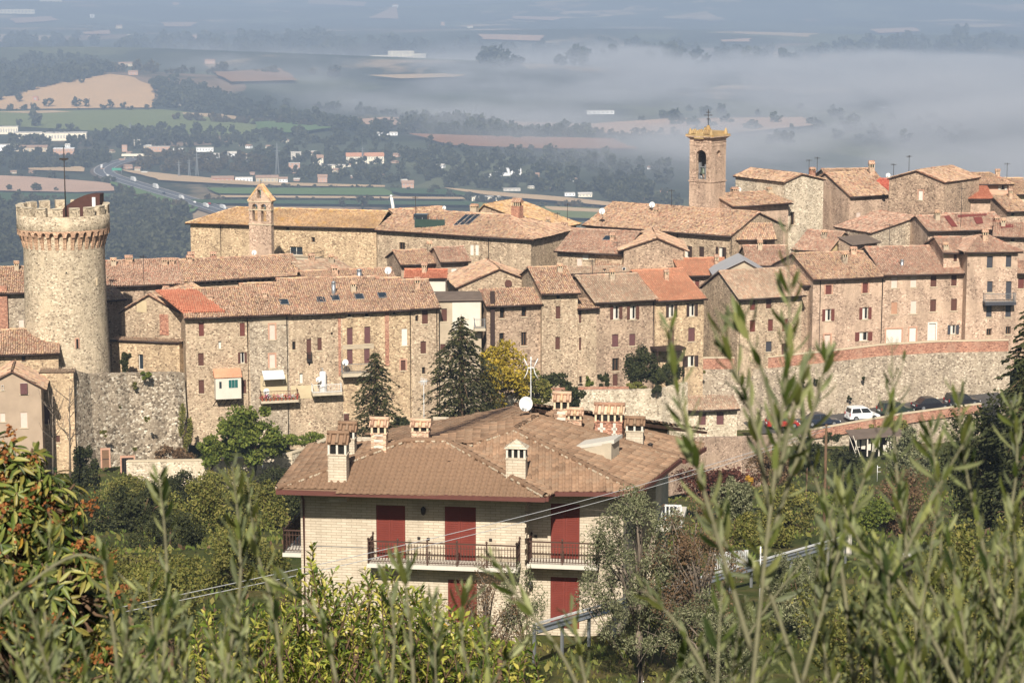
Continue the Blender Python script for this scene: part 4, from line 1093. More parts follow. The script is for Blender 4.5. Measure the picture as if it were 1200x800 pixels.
for i in range(len(rp) - 1):
    a, b = rp[i] - Vector((0, 0, 1.1)), rp[i + 1] - Vector((0, 0, 1.1))
    sm.poly([a - rn[i] * 0.2, b - rn[i + 1] * 0.2, b - rn[i + 1] * 7, a - rn[i] * 7])
sm.build('street', MAT['concrete'], kind='structure')
long_wall('terrace_wall', 'pale rubble terrace wall below the middle front gardens', [(588, 462, 232), (640, 459, 234), (700, 457.5, 236), (775, 456.5, 238), (806, 448, 240)], 9.0, 'stone_pale', 0.7, None, 0.03)
long_wall('terrace_edge', 'low brick edge running along the top of the pale terrace wall', [(641, 455, 235.0), (690, 453.5, 236.6), (738, 453, 238.0)], 0.6, 'brick_wall', 0.3)
long_wall('rubble_wall', 'ruined reddish rubble wall behind the right end of the villa roof', [(776, 520, 205), (815, 513, 210), (870, 512, 214), (905, 510, 219)], 5.0, 'stone_pink', 0.7)
long_wall('garden_wall', 'low pale stone wall curving up behind the chestnut and the round tree', [(148, 541, 219), (230, 540, 218), (300, 537, 217), (342, 532, 217.5), (372, 522, 221), (398, 508, 226)], [3.4, 3.4, 3.2, 3.4, 3.6, 3.6], 'stone_pale', 0.5, 'sill_stone')
house('outbuilding', 'low outbuilding with two plum shutters built against the rubble retaining wall', 806, 478, 864, 476, 243, 520, 'shed', ry=465, wall='stone_pale', roof='tile_grey', wins=[('S', 823, 491, 8.5, 14, 'p'), ('S', 844, 490, 8.5, 15, 'p')], group='outbuildings')

# gate and door in the bastion
def wall_door(name, label, px, py, w, h, Y, mat, cat, bars=0):
    b = at(px, py + h / 2, Y); sc = F / proj(b)[2]; W, H = w / sc, h / sc
    r = empty(name, b, 0.15, label=label, cat=cat)
    m = MB(); m.box(-W / 2 - .15, -.08, 0, -W / 2, .3, H); m.box(W / 2, -.08, 0, W / 2 + .15, .3, H); m.box(-W / 2 - .15, -.079, H, W / 2 + .15, .3, H + .16); m.build('door_frame', MAT['brick_trim'], r)
    if bars:
        m = MB(); m.box(-W / 2, -.03, H - .12, W / 2, 0, H - .06); m.box(-W / 2, -.03, .1, W / 2, 0, .16); m.build('rail', MAT['metal_dark'], r)
        bm = MB(); bm.box(-.025, -.025, 0, .025, .025, H); bm = bm.mesh('bar', MAT['metal_dark'])
        for i in range(bars): o = link('bar', bm, r); o.location = (-W / 2 + W * (i + .5) / bars, -.04, 0)
        m = MB(); m.box(-W / 2, .1, 0, W / 2, .2, H); m.build('back_board', MAT['pane_dark'], r)
    else:
        m = MB(); m.box(-W / 2 + .004, -.02, 0, W / 2 - .004, .06, H - .004); m.build('door_leaf', MAT[mat], r)
        m = MB(); m.box(-W / 2 + .004, -.03, H * .45, W / 2 - .004, -.018, H * .5); m.build('door_rail', MAT['shutter_dark'], r)
wall_door('cellar_door', 'narrow arched wooden door at the foot of the grey bastion wall', 124, 537, 8, 21, 228.6, 'door_wood', 'door')
wall_door('iron_gate', 'dark iron gate at the foot of the grey bastion wall', 150, 545, 14, 19, 229.3, 'metal_dark', 'gate', 6)

# ------------------------------------------------------------------ balconies, bays and what hangs on the fronts
def balcony(h, x0, x1, yt, th_px, proud, rail, mat='concrete', rm='metal_grey', nbar=0):
    u0, v = h.uv(x0, yt, -proud); u1, _ = h.uv(x1, yt, -proud); _, vb = h.uv(x0, yt + th_px, -proud)
    m = MB(); m.box(u0, -proud, vb, u1, 0.02, v)
    b = m.build('balcony', MAT[mat], h.root)
    m = MB()
    for z in (v + rail, v + 0.12):
        m.bar((u0 + .03, -proud + .04, z), (u1 - .03, -proud + .04, z), .05); m.bar((u0 + .03, -proud + .06, z), (u0 + .03, 0, z), .05); m.bar((u1 - .03, -proud + .06, z), (u1 - .03, 0, z), .05)
    m.build('handrail', MAT[rm], b)
    nbar = nbar or max(4, int((u1 - u0) / 0.16)); bm = MB(); bm.box(-.012, -.012, 0, .012, .012, rail); bm = bm.mesh('baluster', MAT[rm])
    for i in range(nbar + 1):
        o = link('baluster', bm, b); o.location = (u0 + .04 + (u1 - u0 - .08) * i / nbar, -proud + .04, v + .001)
    for sx in (u0 + .04, u1 - .04):
        for k in range(1, 5): o = link('baluster', bm, b); o.location = (sx, -proud + .04 + (proud - .08) * k / 5, v + .001)
    br = MB()
    for sx in (u0 + .3, u1 - .3): br.prism([(sx - .06, -proud * .8, vb), (sx - .06, 0, vb), (sx - .06, 0, vb - .45)], (.12, 0, 0))
    br.build('bracket', MAT[mat], b)
    return u0, u1, v

def dish(px, py, Y, rpx, label, mast=0.9, tilt=0.25, turn=-0.3, group='satellite dishes'):
    c = at(px, py, Y); r = rpx / (F / proj(c)[2])
    root = empty('satellite_dish', c - Vector((0, 0, mast)), turn, label=label, cat='satellite dish', group=group)
    m = MB(); m.lathe([(0.01, 0.0), (r * .35, r * .04), (r * .7, r * .14), (r, r * .27), (r * 1.02, r * .25), (r * .7, r * .11), (0.01, -.03)], 20)
    o = m.build('reflector', MAT['dish_white'], root); o.location = (0, -.12, mast); o.rotation_euler = (math.pi / 2 - tilt, 0, 0)
    m = MB(); m.tube([(0, -.1, mast - r * .7), (0, -r * 1.25, mast - r * .15)], .02, 5); m.box(-.05, -r * 1.25 - .1, mast - r * .15 - .05, .05, -r * 1.25 + .05, mast - r * .15 + .06); m.build('feed_arm', MAT['metal_grey'], root)
    m = MB(); m.tube([(0, 0, 0), (0, 0, mast + .1)], .03, 6); m.bar((0, 0, mast), (0, -.12, mast), .06); m.build('mast', MAT['metal_grey'], root)
    return root

def aerial(px, yt, yb, Y, label, n=6, group='television aerials', mat='metal_dark', w=0.8, yag=(0.93,)):
    b = at(px, yb, Y); H = at(px, yt, Y).z - b.z
    root = empty('television_aerial', b, random.Random(px).uniform(-.6, .6), label=label, cat='aerial', group=group)
    m = MB(); m.tube([(0, 0, -.4), (0, 0, H)], .035 if Y > 150 else .014, 5); m.build('mast', MAT[mat], root)
    for f in yag:
        m = MB(); z = H * f; m.bar((-w / 2, 0, z), (w / 2, 0, z), .03)
        for i in range(n): x = -w / 2 + w * (i + .5) / n; l = .34 - .03 * i; m.bar((x, -l, z), (x, l, z), .018); m.bar((x, 0, z - l * .5), (x, 0, z + l * .5), .018)
        m.build('antenna', MAT[mat], root)
    return root

# white box bay on the left front
def bay():
    pr = 1.35; u0, v0 = H1a.uv(253, 468, -pr); u1, v1 = H1a.uv(282.5, 441.5, -pr)
    m = MB(); m.box(u0, -pr, v0, u1, 0.02, v1); b = m.build('box_bay', MAT['plaster_white'], H1a.root)
    m = MB(); zt = v1 + 0.75; m.prism([(u0 - .1, -pr - .15, v1 + .01), (u0 - .1, 0, v1 + .01), (u0 - .1, 0, zt)], (u1 - u0 + .2, 0, 0)); ro = m.build('bay_roof', MAT['tile_orange_soft'], b)
    m = MB(); x0, z0 = H1a.uv(267.6, 455, -pr); x1, z1 = H1a.uv(279, 444, -pr); m.box(x0, -pr - .03, z0, x1, -pr + .05, z1); w = m.build('bay_window', MAT['frame_white'], b)
    m = MB(); k = (x1 - x0 - .12) / 3
    for i in range(3): m.box(x0 + .04 + i * (k + .02), -pr - .04, z0 + .05, x0 + .04 + i * (k + .02) + k, -pr - .028, z1 - .05)
    m.build('bay_pane', MAT['pane_green'], b)
    m = MB(); x0, z0 = H1a.uv(257, 455, -pr); x1, z1 = H1a.uv(259.6, 447, -pr); m.box(x0, -pr - .02, z0, x1, -pr + .05, z1); m.build('small_pane', MAT['pane_blue'], b)
    m = MB()
    for i in range(5): x = u0 + .2 + (u1 - u0 - .4) * i / 4; m.bar((x, -pr * .85, v0 - .02), (x - .35, 0, v0 - .9), .06)
    m.build('strut', MAT['wood_eave'], b)
bay()
u0, u1, v = balcony(H1b, 306, 350, 470, 3, 1.3, 1.0, 'concrete', 'shutter_brown')
m = MB(); a0, z0 = H1b.uv(309, 445, -1.3); a1, z1 = H1b.uv(334, 442, -1.3)
m.prism([(a0, -1.3, z0), (a0, -1.3, z0 + .22), (a0, 0, z0 + .75), (a0, 0, z0 + .65)], (a1 - a0, 0, 0)); m.bar((a0 + .05, -1.25, z0), (a0 + .05, -.1, z0 - .8), .05); m.bar((a1 - .05, -1.25, z0), (a1 - .05, -.1, z0 - .8), .05); m.build('awning', MAT['metal_white'], H1b.root)
FL_POS = [H1b.L2W @ Vector((u0 + .15 + (u1 - u0 - .3) * i / 9, -1.25, v + .0)) for i in range(10)]
u0, u1, v = balcony(H1c, 366.5, 401, 461, 3, 1.3, 0.9, 'concrete', 'metal_white')
p = H1c.L2W @ Vector((u0 + 1.25, -.45, v)); bo = empty('water_tank', p, 0, label='shiny white boiler cylinder standing on the white railed balcony', cat='boiler')
m = MB(); m.lathe([(0.02, 0), (.36, 0), (.38, .1), (.38, 2.05), (.3, 2.2), (.02, 2.25)], 16); m.build('tank', MAT['metal_white'], bo); m = MB(); m.tube([(0, 0, 2.2), (0, 0, 2.5), (-.3, .1, 2.5)], .06, 6); m.build('pipe', MAT['metal_grey'], bo)
balcony(H1d, 401.5, 437, 438, 4, 1.3, 1.0, 'concrete', 'metal_grey')
balcony(H1c, 360, 366, 422, 2, .35, .8, 'metal_dark', 'metal_dark', 5)
balcony(H2, 556, 569, 385, 3, 1.4, 1.0, 'concrete', 'metal_grey')
balcony(H9, 1155, 1191, 355, 3, 1.2, 1.05, 'shutter_slate', 'metal_grey')
balcony(HA, 335, 373, 302, 2, 2.5, .8, 'concrete', 'metal_dark')
# pergola canopy before the orange roofed house
a0, z0 = H5.uv(769.5, 412, -2.0); a1, _ = H5.uv(804, 412, -2.0)
m = MB(); m.box(a0, -2.0, z0, a1, 0, z0 + .28); m.box(a0 + .1, -1.9, z0 - 3, a0 + .25, -1.75, z0 - .002); m.box(a1 - .25, -1.9, z0 - 3, a1 - .1, -1.75, z0 - .002); m.build('canopy', MAT['wood_eave'], H5.root)
# brown flue pipe on the lean to house
a0, z0 = H3a.uv(574.5, 404); a1, z1 = H3a.uv(579, 341)
m = MB(); m.box(a0, -.35, z0, a1, -.01, z1)
for k in range(9): zz = z0 + (z1 - z0) * (k + .5) / 9; m.box(a0 - .02, -.37, zz - .03, a1 + .02, -.012, zz + .03)
m.build('flue_pipe', MAT['shutter_dark'], H3a.root)
# brown disc plaque under the broad gable
a0, z0 = HGAB.uv(595.5, 332); m = MB(); m.tube([(a0, -.02, z0), (a0, -.2, z0)], .42, 14); m.build('plaque', MAT['shutter_brown'], HGAB.root)
# skylights and terrace screen
def on_roof(h, px, py, w, hgt, mat, name, lift=.06, plane=0):
    O, u_, v_, n_, _ = plane_frame(h.planes[plane]); rr = h.W2L.to_3x3() @ ray(px, py); c0 = h.W2L @ Vector((0, 0, 0))
    p = c0 + rr * ((O - c0).dot(n_) / rr.dot(n_)); q = p + n_ * lift; m = MB()
    m.prism([q - u_ * w / 2 - v_ * hgt / 2, q + u_ * w / 2 - v_ * hgt / 2, q + u_ * w / 2 + v_ * hgt / 2, q - u_ * w / 2 + v_ * hgt / 2], n_ * .08); fr = m.build(name, MAT['metal_grey'], h.roof)
    m = MB(); w -= .12; hgt -= .12; q = q + n_ * .082; m.prism([q - u_ * w / 2 - v_ * hgt / 2, q + u_ * w / 2 - v_ * hgt / 2, q + u_ * w / 2 + v_ * hgt / 2, q - u_ * w / 2 + v_ * hgt / 2], n_ * .012); o = m.build('pane', MAT[mat], h.roof)
    return fr
for h_, px, py in ((H1c, 392.5, 350), (H1d, 421, 348.5), (H1e, 448, 347), (H1c, 376, 352), (H1b, 333, 355), (HD, 712, 280)): on_roof(h_, px, py, .95, 1.25, 'pane_blue', 'skylight', .09)
for k in range(3): on_roof(HB, 541 + k * 6.5, 259 - k * .3, .62, 3.4, 'pane_blue', 'solar_panel', .10)
O = at(486, 266, HB.A.y - 2); sc_ = empty('terrace_screen', O, -.15, label='dark green netting screen around the roof terrace of the crest house', cat='screen')
m = MB(); m.box(0, 0, 0, 3.9, .05, 1.0); m.build('net', MAT['sheet_green'], sc_)
for k in range(5):
    m = MB(); m.box(k * .97 - .03, .06, -.1, k * .97 + .03, .12, 1.25); m.build('post', MAT['metal_grey'], sc_)
m = MB(); m.box(-.2, .2, .9, 1.6, 1.4, 1.6); m.build('shed_top', MAT['pane_blue'], sc_)
# orange re-tiled corner of the left front roof
Oq, u_, v_, n_, poly = plane_frame(H1a.planes[0]); pr_ = []
for px, py in ((215, 367.5), (264, 366.5), (231, 341), (182, 341)):
    rr = H1a.W2L.to_3x3() @ ray(px, py); c0 = H1a.W2L @ Vector((0, 0, 0)); pr_.append(c0 + rr * ((Oq - c0).dot(n_) / rr.dot(n_)) + n_ * .15)
tv, tf = tile_plane(pr_, rng_next(), jit=.25); m = MB(); m.prism([p - n_ * .16 for p in pr_], n_ * .15); bq = m.build('new_tile_base', MAT['tile_orange'], H1a.roof)
link('new_roof_tiles', np_mesh('new_roof_tiles', tv, tf, MAT['tile_orange']), H1a.roof, kind='stuff')
def roof_sheet(h, quad, mat, name='roof_sheet', lift=.2):
    O, u_, v_, n_, _ = plane_frame(h.planes[0]); P = []
    for px, py in quad:
        rr = h.W2L.to_3x3() @ ray(px, py); c0 = h.W2L @ Vector((0, 0, 0)); P.append(c0 + rr * ((O - c0).dot(n_) / rr.dot(n_)))
    m = MB(); m.prism([p + n_ * (lift - .04) for p in P], n_ * .04); m.build(name, MAT[mat], h.roof)
roof_sheet(HX1, [(1106, 255), (1112, 254), (1122, 267), (1115, 267)], 'sheet_red'); roof_sheet(HX2, [(1122, 253.5), (1156, 251.8), (1156, 254), (1122, 256)], 'sheet_red'); roof_sheet(HX2, [(1140, 256), (1150, 255.5), (1152, 263), (1144, 264)], 'sheet_red'); roof_sheet(HX3, [(1172, 264.5), (1186, 264), (1188, 268), (1173, 268.5)], 'sheet_red')
roof_sheet(H8, [(1000, 294), (1003, 294), (1005, 297), (1001, 297)], 'roof_felt')
# dishes and aerials
dish(313, 458.5, H1b.A.y - .5, 3.8, 'cream dish on the flower balcony of the left front', .6)
dish(374, 444.5, H1c.A.y - .2, 3.2, 'small white dish beside the boiler balcony', .6)
dish(405.5, 424.5, H1d.A.y - 1.0, 3.8, 'white dish at the left end of the grey plaster balcony', .6)
dish(298.5, 296, 287.3, 3.0, 'white dish at the foot of the bell gable', .5)
dish(455.5, 317, 262, 4.2, 'round white dish on a white flue above the left front roof', 1.6, group=None)
dish(706, 247.5, 298, 3.6, 'white dish on a red chimney pot at the left end of the nave roof', .9)
dish(764.5, 240, 300, 3.4, 'white dish standing alone on the nave ridge', .8)
dish(866.5, 222, 310, 2.4, 'left one of two small dishes right of the bell tower', .7)
dish(877, 216, 312, 2.4, 'right one of two small dishes right of the bell tower', .7)
dish(1041, 205.5, 306, 2.6, 'small dish by the tall rough gable at the skyline', .5)
dish(521, 243.5, HB.A.y + 6, 2.2, 'tiny dish on the ridge behind the green terrace screen', .5)
for px, yt, yb, Y, lb in ((787, 222, 242, 300, 'aerial on the nave ridge right of the lone white dish'), (948, 187, 202, 308, 'aerial left of the pair on the pale gable house ridge'), (957.5, 184, 203, 309, 'aerial with side loop beside the pale gable house ridge'),
                          (1065, 182, 203, 305, 'tallest aerial on the lopsided gable at the skyline'), (1047, 192, 206, 306, 'short aerial left of the lopsided gable at the skyline'), (1180, 191, 206, 306, 'aerial on the pink plastered house at the skyline'),
                          (653, 249, 268, 300, 'aerial left of the nave eave'), (487, 230, 252, 298, 'aerial on the roof left of the green screen'), (723, 283, 302, 281, 'aerial before the wide red brown roof'), (665, 238, 262, 300, 'aerial right of the red brick chimney on the crest'),
                          (169, 298, 345, 252, 'tall bare aerial beside the round tower'), (205, 352, 372, 246, 'aerial over the gable beside the round tower'), (694, 304, 330, 265, 'aerial above the grey brown roof in the middle front'), (1126, 218, 262, 286, 'thin pole rising from the red metal ridge'), (1042, 262, 290, 284, 'pale flue like aerial behind the red tiled front roof')):
    aerial(px, yt, yb, Y, lb)

# ------------------------------------------------------------------ road with parked cars
RP = [(880, 503, 250), (920, 500.5, 250.5), (961, 497.5, 251), (1010, 491.5, 252), (1048, 484.5, 253), (1091, 478.5, 254.5), (1130, 473.5, 256), (1190, 467, 258)]
R3 = [at(*p) for p in RP]; m = MB(); RN = []
for i in range(len(R3)):
    d = R3[min(i + 1, len(R3) - 1)] - R3[max(i - 1, 0)]; d.z = 0; d.normalize(); RN.append(Vector((d.y, -d.x, 0)))
for i in range(len(R3) - 1): m.poly([R3[i] + RN[i] * 2.6, R3[i + 1] + RN[i + 1] * 2.6, R3[i + 1] - RN[i + 1] * 4.2, R3[i] - RN[i] * 4.2])
plain('asphalt', (0.075, 0.068, 0.06, 1), 0.9, 0.2, 1.5)
m.build('road', MAT['asphalt'], kind='structure')
long_wall('road_parapet', 'orange brick parapet of the lower road under the parked cars', [(948, 504.5, 246.4), (962, 502, 246.6), (1010, 493.5, 247.4), (1060, 485, 248.6), (1117, 477.5, 250), (1150, 473.5, 251)], [.9, 1.0, 1.1, 1.1, 1.0, .9], 'brick_wall', .3, 'sill_stone')
long_wall('road_bank_wall', 'grey stone wall below the orange road parapet', [(905, 508, 246.6), (962, 509, 246.9), (1010, 502, 247.7), (1060, 494, 248.9), (1117, 486, 250.3), (1150, 482, 251.3)], 3.0, 'stone_grey', .4)

def paint(name, col):
    g = G(name); MAT[name] = g.done(col, .28, spec=.5); return MAT[name]
for nm, col in (('paint_white', c3(218, 218, 214)), ('paint_navy', c3(40, 46, 58)), ('paint_green', c3(40, 52, 42)), ('paint_red', c3(150, 34, 34)), ('paint_black', c3(34, 34, 38))): paint(nm, col)
plain('tyre_rubber', (0.02, 0.02, 0.02, 1), .9); plain('lamp_red', c3(150, 30, 26), .3); plain('lamp_clear', c3(220, 220, 215), .2)
def car(px, py, Y, length, height, kind, pm, label, yaw=0.12):
    """a parked car pointing to the right of the picture; body profile along x"""
    o = at(px, py, Y); root = empty('parked_car', o, yaw, label=label, cat='car', group='cars parked along the lower road')
    L, Hh, Wd = length, height, 1.68; x0 = -L / 2; hb = Hh * .56
    low = [(x0, .28), (x0 + .02, hb * .95), (x0 + .12, hb)] + ([(x0 + L * .72, hb * .99), (x0 + L * .96, hb * .80)] if kind != 'sedan' else [(x0 + L * .70, hb * .98), (x0 + L * .96, hb * .80)]) + [(x0 + L, hb * .55), (x0 + L, .28)]
    m = MB(); m.prism([(x, -Wd / 2, z) for x, z in low], (0, Wd, 0)); body = m.build('body', MAT[pm], root)
    if kind == 'sedan': cab = [(x0 + L * .10, hb), (x0 + L * .27, Hh * .97), (x0 + L * .42, Hh), (x0 + L * .56, Hh * .96), (x0 + L * .74, hb)]
    elif kind == 'wagon': cab = [(x0 + L * .02, hb), (x0 + L * .08, Hh * .97), (x0 + L * .35, Hh), (x0 + L * .56, Hh * .96), (x0 + L * .73, hb)]
    else: cab = [(x0 + L * .015, hb), (x0 + L * .06, Hh * .96), (x0 + L * .30, Hh), (x0 + L * .58, Hh * .96), (x0 + L * .76, hb)]
    inset = .12; n = len(cab); c = MB()
    A_ = [(x, -Wd / 2 + .03 + (inset if z > hb + .01 else 0), z) for x, z in cab]; B_ = [(x, -y, z) for x, y, z in A_]
    c.poly(A_[::-1]); c.poly(B_)
    for i in range(n - 1): c.poly([A_[i], A_[i + 1], B_[i + 1], B_[i]])
    c.build('cabin', MAT[pm], root)
    # side windows and rear window, a little proud
    xs = [p[0] for p in cab]; za, zb_ = hb + .06, Hh * .92
    def lerp_x(z, side):
        if side < 0: (xa, z0), (xb, z1) = cab[0], cab[1]
        else: (xa, z0), (xb, z1) = cab[-1], cab[-2]
        return xa + (xb - xa) * (z - z0) / (z1 - z0)
    for sg in (-1, 1):
        g = MB(); yy = lambda z: sg * (Wd / 2 - .02 - inset * (z - hb) / (Hh * .96 - hb))
        xa0, xa1, xb0, xb1 = lerp_x(za, -1) + .12, lerp_x(zb_, -1) + .10, lerp_x(za, 1) - .12, lerp_x(zb_, 1) - .06; k = .52
        mid0, mid1 = xa0 + (xb0 - xa0) * k, xa1 + (xb1 - xa1) * k
        for p in ([(xa0, za), (mid0 - .05, za), (mid1 - .05, zb_), (xa1, zb_)], [(mid0 + .05, za), (xb0, za), (xb1, zb_), (mid1 + .05, zb_)]):
            g.poly([(x, yy(z) + sg * .012, z) for x, z in (p if sg < 0 else p[::-1])])
        g.build('side_window', MAT['pane_dark'], root)
    for sd_, nm in ((-1, 'rear_window'), (1, 'windscreen')):
        g = MB(); zz0, zz1 = hb + .08, Hh * .90; a0, a1 = lerp_x(zz0, sd_) + sd_ * .015, lerp_x(zz1, sd_) + sd_ * .015
        w0, w1 = Wd / 2 - .16, Wd / 2 - .24; q = [(a0, -w0, zz0), (a0, w0, zz0), (a1, w1, zz1), (a1, -w1, zz1)]; g.poly(q if sd_ > 0 else q[::-1]); g.build(nm, MAT['pane_dark'], root)
    wm = MB(); wm.tube([(0, -.1, 0), (0, .1, 0)], .30, 14); wm = wm.mesh('wheel', MAT['tyre_rubber']); hm = MB(); hm.tube([(0, -.115, 0), (0, .115, 0)], .18, 10); hm = hm.mesh('rim', MAT['metal_grey'])
    for x in (x0 + L * .19, x0 + L * .81):
        for sg in (-1, 1):
            w = link('wheel', wm, root); w.location = (x, sg * (Wd / 2 - .06), .30); r_ = link('rim', hm, w)
    for sg in (-1, 1):
        t = MB(); t.box(-.03, -.1, -.12, .03, .1, .16 if kind != 'sedan' else .04); t = t.build('tail_light', MAT['lamp_red'], root); t.location = (x0 + .0, sg * (Wd / 2 - .12), hb * .86)
        t = MB(); t.box(-.05, -.16, -.07, .05, .16, .07); t = t.build('headlight', MAT['lamp_clear'], root); t.location = (x0 + L - .03, sg * (Wd / 2 - .22), hb * .62)
    bm = MB(); bm.box(x0 - .06, -Wd / 2 + .05, .26, x0 + .05, Wd / 2 - .05, .46); bm.build('rear_bumper', MAT[pm], root)
    pl = MB(); pl.box(x0 - .075, -.26, .50, x0 - .01, .26, .61); pl.build('number_plate', MAT['metal_white'], root)
car(917, 500.5, 250.2, 3.6, 1.42, 'hatch', 'paint_red', 'red car mostly hidden at the left end of the parked row', .1)
car(961.5, 498, 250.8, 4.1, 1.42, 'sedan', 'paint_navy', 'dark blue parked saloon left of the white hatchback', .22)
car(1010.5, 491.5, 251.8, 3.55, 1.55, 'hatch', 'paint_white', 'white parked hatchback with red tail lights', .26)
car(1049, 485, 252.8, 3.9, 1.50, 'wagon', 'paint_green', 'dark green parked estate car right of the white hatchback', .26)
car(1091, 479, 254.2, 4.2, 1.40, 'sedan', 'paint_black', 'black parked saloon with sloping tail behind the road parapet', .26)
car(1127, 474.5, 255.8, 3.8, 1.45, 'wagon', 'paint_black', 'last dark car of the row beside the right hand conifer', .26)
# ================================================================== the villa in the middle
def brick_pale():
    g = G('villa_brick'); v = g.coords(False)
    sx = g.n('SeparateXYZ', {0: v}); u = g.math('ADD', sx.outputs[0], sx.outputs[1])
    w = g.n('CombineXYZ', {0: u, 1: sx.outputs[2]}).outputs[0]
    b = g.n('TexBrick', {'Vector': w, 'Color1': c3(194, 180, 157), 'Color2': c3(178, 163, 140), 'Mortar': c3(158, 143, 121), 'Scale': 1.0, 'Mortar Size': 0.010, 'Brick Width': 0.42, 'Row Height': 0.11, 'Bias': -0.2})
    col = g.mix(1.0, b.outputs[0], g.ramp(g.noise(v, 0.8, 5, 0.65), [(0.25, 0.86), (0.75, 1.08)]), 'MULTIPLY')
    col = g.mix(1.0, col, g.ramp(g.noise(g.scale(v, (1, 1, .12)), 1.6, 4, 0.6), [(0.25, 0.86), (0.65, 1.05)]), 'MULTIPLY')
    sp = g.ramp(g.noise(g.scale(v, (2.2, 2.2, 8)), 2.2, 2, .5), [(0.72, 0.0), (0.75, 1.0)])
    col = g.mix(g.math('MULTIPLY', sp, .45), col, c3(232, 222, 200))
    h = g.math('SUBTRACT', 1.0, b.outputs[1])
    MAT['villa_brick'] = g.done(col, 0.9, h, 0.012, 0.6, spec=.15)
brick_pale()
plain('villa_red', c3(110, 50, 40), 0.55, 0.08, 2.0)
plain('slab_white', c3(194, 186, 170), 0.8, 0.06)
VY = math.radians(-8); VA = Vector((-8.56, 90.94, -26.9)); VH = 6.38
villa = empty('villa', VA, VY, label='pale brick villa with brown tiled hip roofs and red shuttered doors', cat='villa')
VM = Matrix.Translation(VA) @ Matrix.Rotation(VY, 4, 'Z'); VI = VM.inverted(); VN = Vector((math.sin(VY), -math.cos(VY), 0))
class VH_: pass
v1 = VH_(); v1.root = villa; v1.W2L, v1.L2W = VI, VM
def vuv(px, py, back=0.0):
    p = VI @ hit(px, py, VA - VN * back, VN); return p.x, p.z
W1 = vuv(615, 620)[0]; Y2 = 1.2; W2 = 13.0
def vop(cx, cy, w, h, back=0.0):
    u0, _ = vuv(cx - w / 2, cy, back); u1, _ = vuv(cx + w / 2, cy, back); _, z1 = vuv(cx, cy - h / 2, back); _, z0 = vuv(cx, cy + h / 2, back)
    return (u0, max(z0, .02), u1, z1)
o1 = [vop(458, 628, 34, 72), vop(539.5, 630, 36.5, 73), vop(542, 704, 34, 50)]
o2 = [vop(662.3, 626, 34, 72, Y2), vop(662, 706, 34, 60, Y2)]
m = MB()
wall_grid(m, (0, 0, 0), (1, 0, 0), (0, -1, 0), W1, VH, o1, 0, .28)
wall_grid(m, (W1, Y2, 0), (1, 0, 0), (0, -1, 0), W2 - W1, VH, [(a - W1, b, c - W1, d) for a, b, c, d in o2], 0, .28)
m.poly([(W1, 0, 0), (W1, Y2, 0), (W1, Y2, VH), (W1, 0, VH)])
m.poly([(0, 9, 0), (0, 0, 0), (0, 0, VH), (0, 9, VH)])
m.poly([(W2, Y2, 0), (W2, 6.4, 0), (W2, 6.4, VH), (W2, Y2, VH)]); m.poly([(W2, 6.4, 0), (W2 + .9, 6.4, 0), (W2 + .9, 6.4, VH), (W2, 6.4, VH)])
m.poly([(W2 + .9, 6.4, 0), (W2 + .9, 14, 0), (W2 + .9, 14, VH - .2), (W2 + .9, 6.4, VH - .2)]); m.poly([(W2 + .9, 14, 0), (3, 14, 0), (3, 14, VH), (W2 + .9, 14, VH)]); m.poly([(3, 14, 0), (3, 9, 0), (3, 9, VH), (3, 14, VH)]); m.poly([(3, 9, 0), (0, 9, 0), (0, 9, VH), (3, 9, VH)])
m.build('wall', MAT['villa_brick'], villa)
SH['v'] = 'villa_red'
for (a, b, c, d), back in [(o, 0) for o in o1] + [(o, Y2) for o in o2]:
    window(villa, Matrix.Translation(((a + c) / 2, back, b)), c - a, d - b, 'D', 'v', slats=26, rec=.06, sill=False, nm='door')
m = MB(); qz = 0.06
qm = MB(); qm.box(0, -.13, 0, .05, .13, .15); qm = qm.mesh('quoin', MAT['villa_brick'])
for i in range(28):
    o = link('quoin', qm, villa); o.location = (W1 + .001, .16 if i % 2 else .98, .1 + i * .222)
# ---- roof planes from their corners
ZE, ZR = -20.5, -19.1
def rp_(px, py, z): return at_z(px, py, z)
FL, FR1 = rp_(324, 573, ZE), rp_(639, 582, ZE); RL, RR = rp_(474, 517, ZE + 1.15), rp_(523, 517, ZE + 1.15)
VB = rp_(645.5, 575, ZE); FR = rp_(746, 575.5, ZE); BR = rp_(795, 537, ZE); A1 = rp_(602.5, 504, ZR)
e = (BR - FR).normalized(); A2 = A1 + e * 3.0
def on_pl(px, py, tri):
    n = (tri[1] - tri[0]).cross(tri[2] - tri[0]).normalized(); return hit(px, py, tri[0], n)
PT = on_pl(547, 523, (VB, FR, A1))
left_back = FL + (RL - FL) + Vector((-(RL - FL).x, (RL - FL).y, 0)) * 1.0; left_back.z = ZE
BL = Vector((FL.x + .6, FL.y + 8.6, ZE)); 
R3a, R3b = rp_(800, 538, ZE - .22), rp_(825, 523, ZE - .22); T3b = rp_(650, 482, ZR - .2); T3a = A2 + Vector((.1, .1, -.24))
BB = A2 + Vector((-.6, 9.5, -1.6)); LB = A1 + Vector((-6.5, 7, -1.6))
PLANES = [('front', [FL, FR1, RR, RL]), ('left', [BL, FL, RL]), ('right1', [FR1, VB + Vector((.0, .0, 0)), PT, RR]), ('back1', [BL + Vector((8, 0, 0)), BL, RL, RR]),
          ('front2', [VB, FR, A1, PT]), ('right2', [FR, BR, A2, A1]), ('left2', [RR + Vector((-1.6, 1.2, -.35)), PT, A1, A2]), ('wing', [R3a, R3b, T3b, T3a]), ('back2', [LB, RR + Vector((-1.6, 1.2, -.35)), A2, A2 + Vector((-.9, 4.5, -.3))]), ('back3', [BB + Vector((8.5, -3, -.3)), BB, A2 + Vector((-.9, 4.5, -.3)), T3b])]
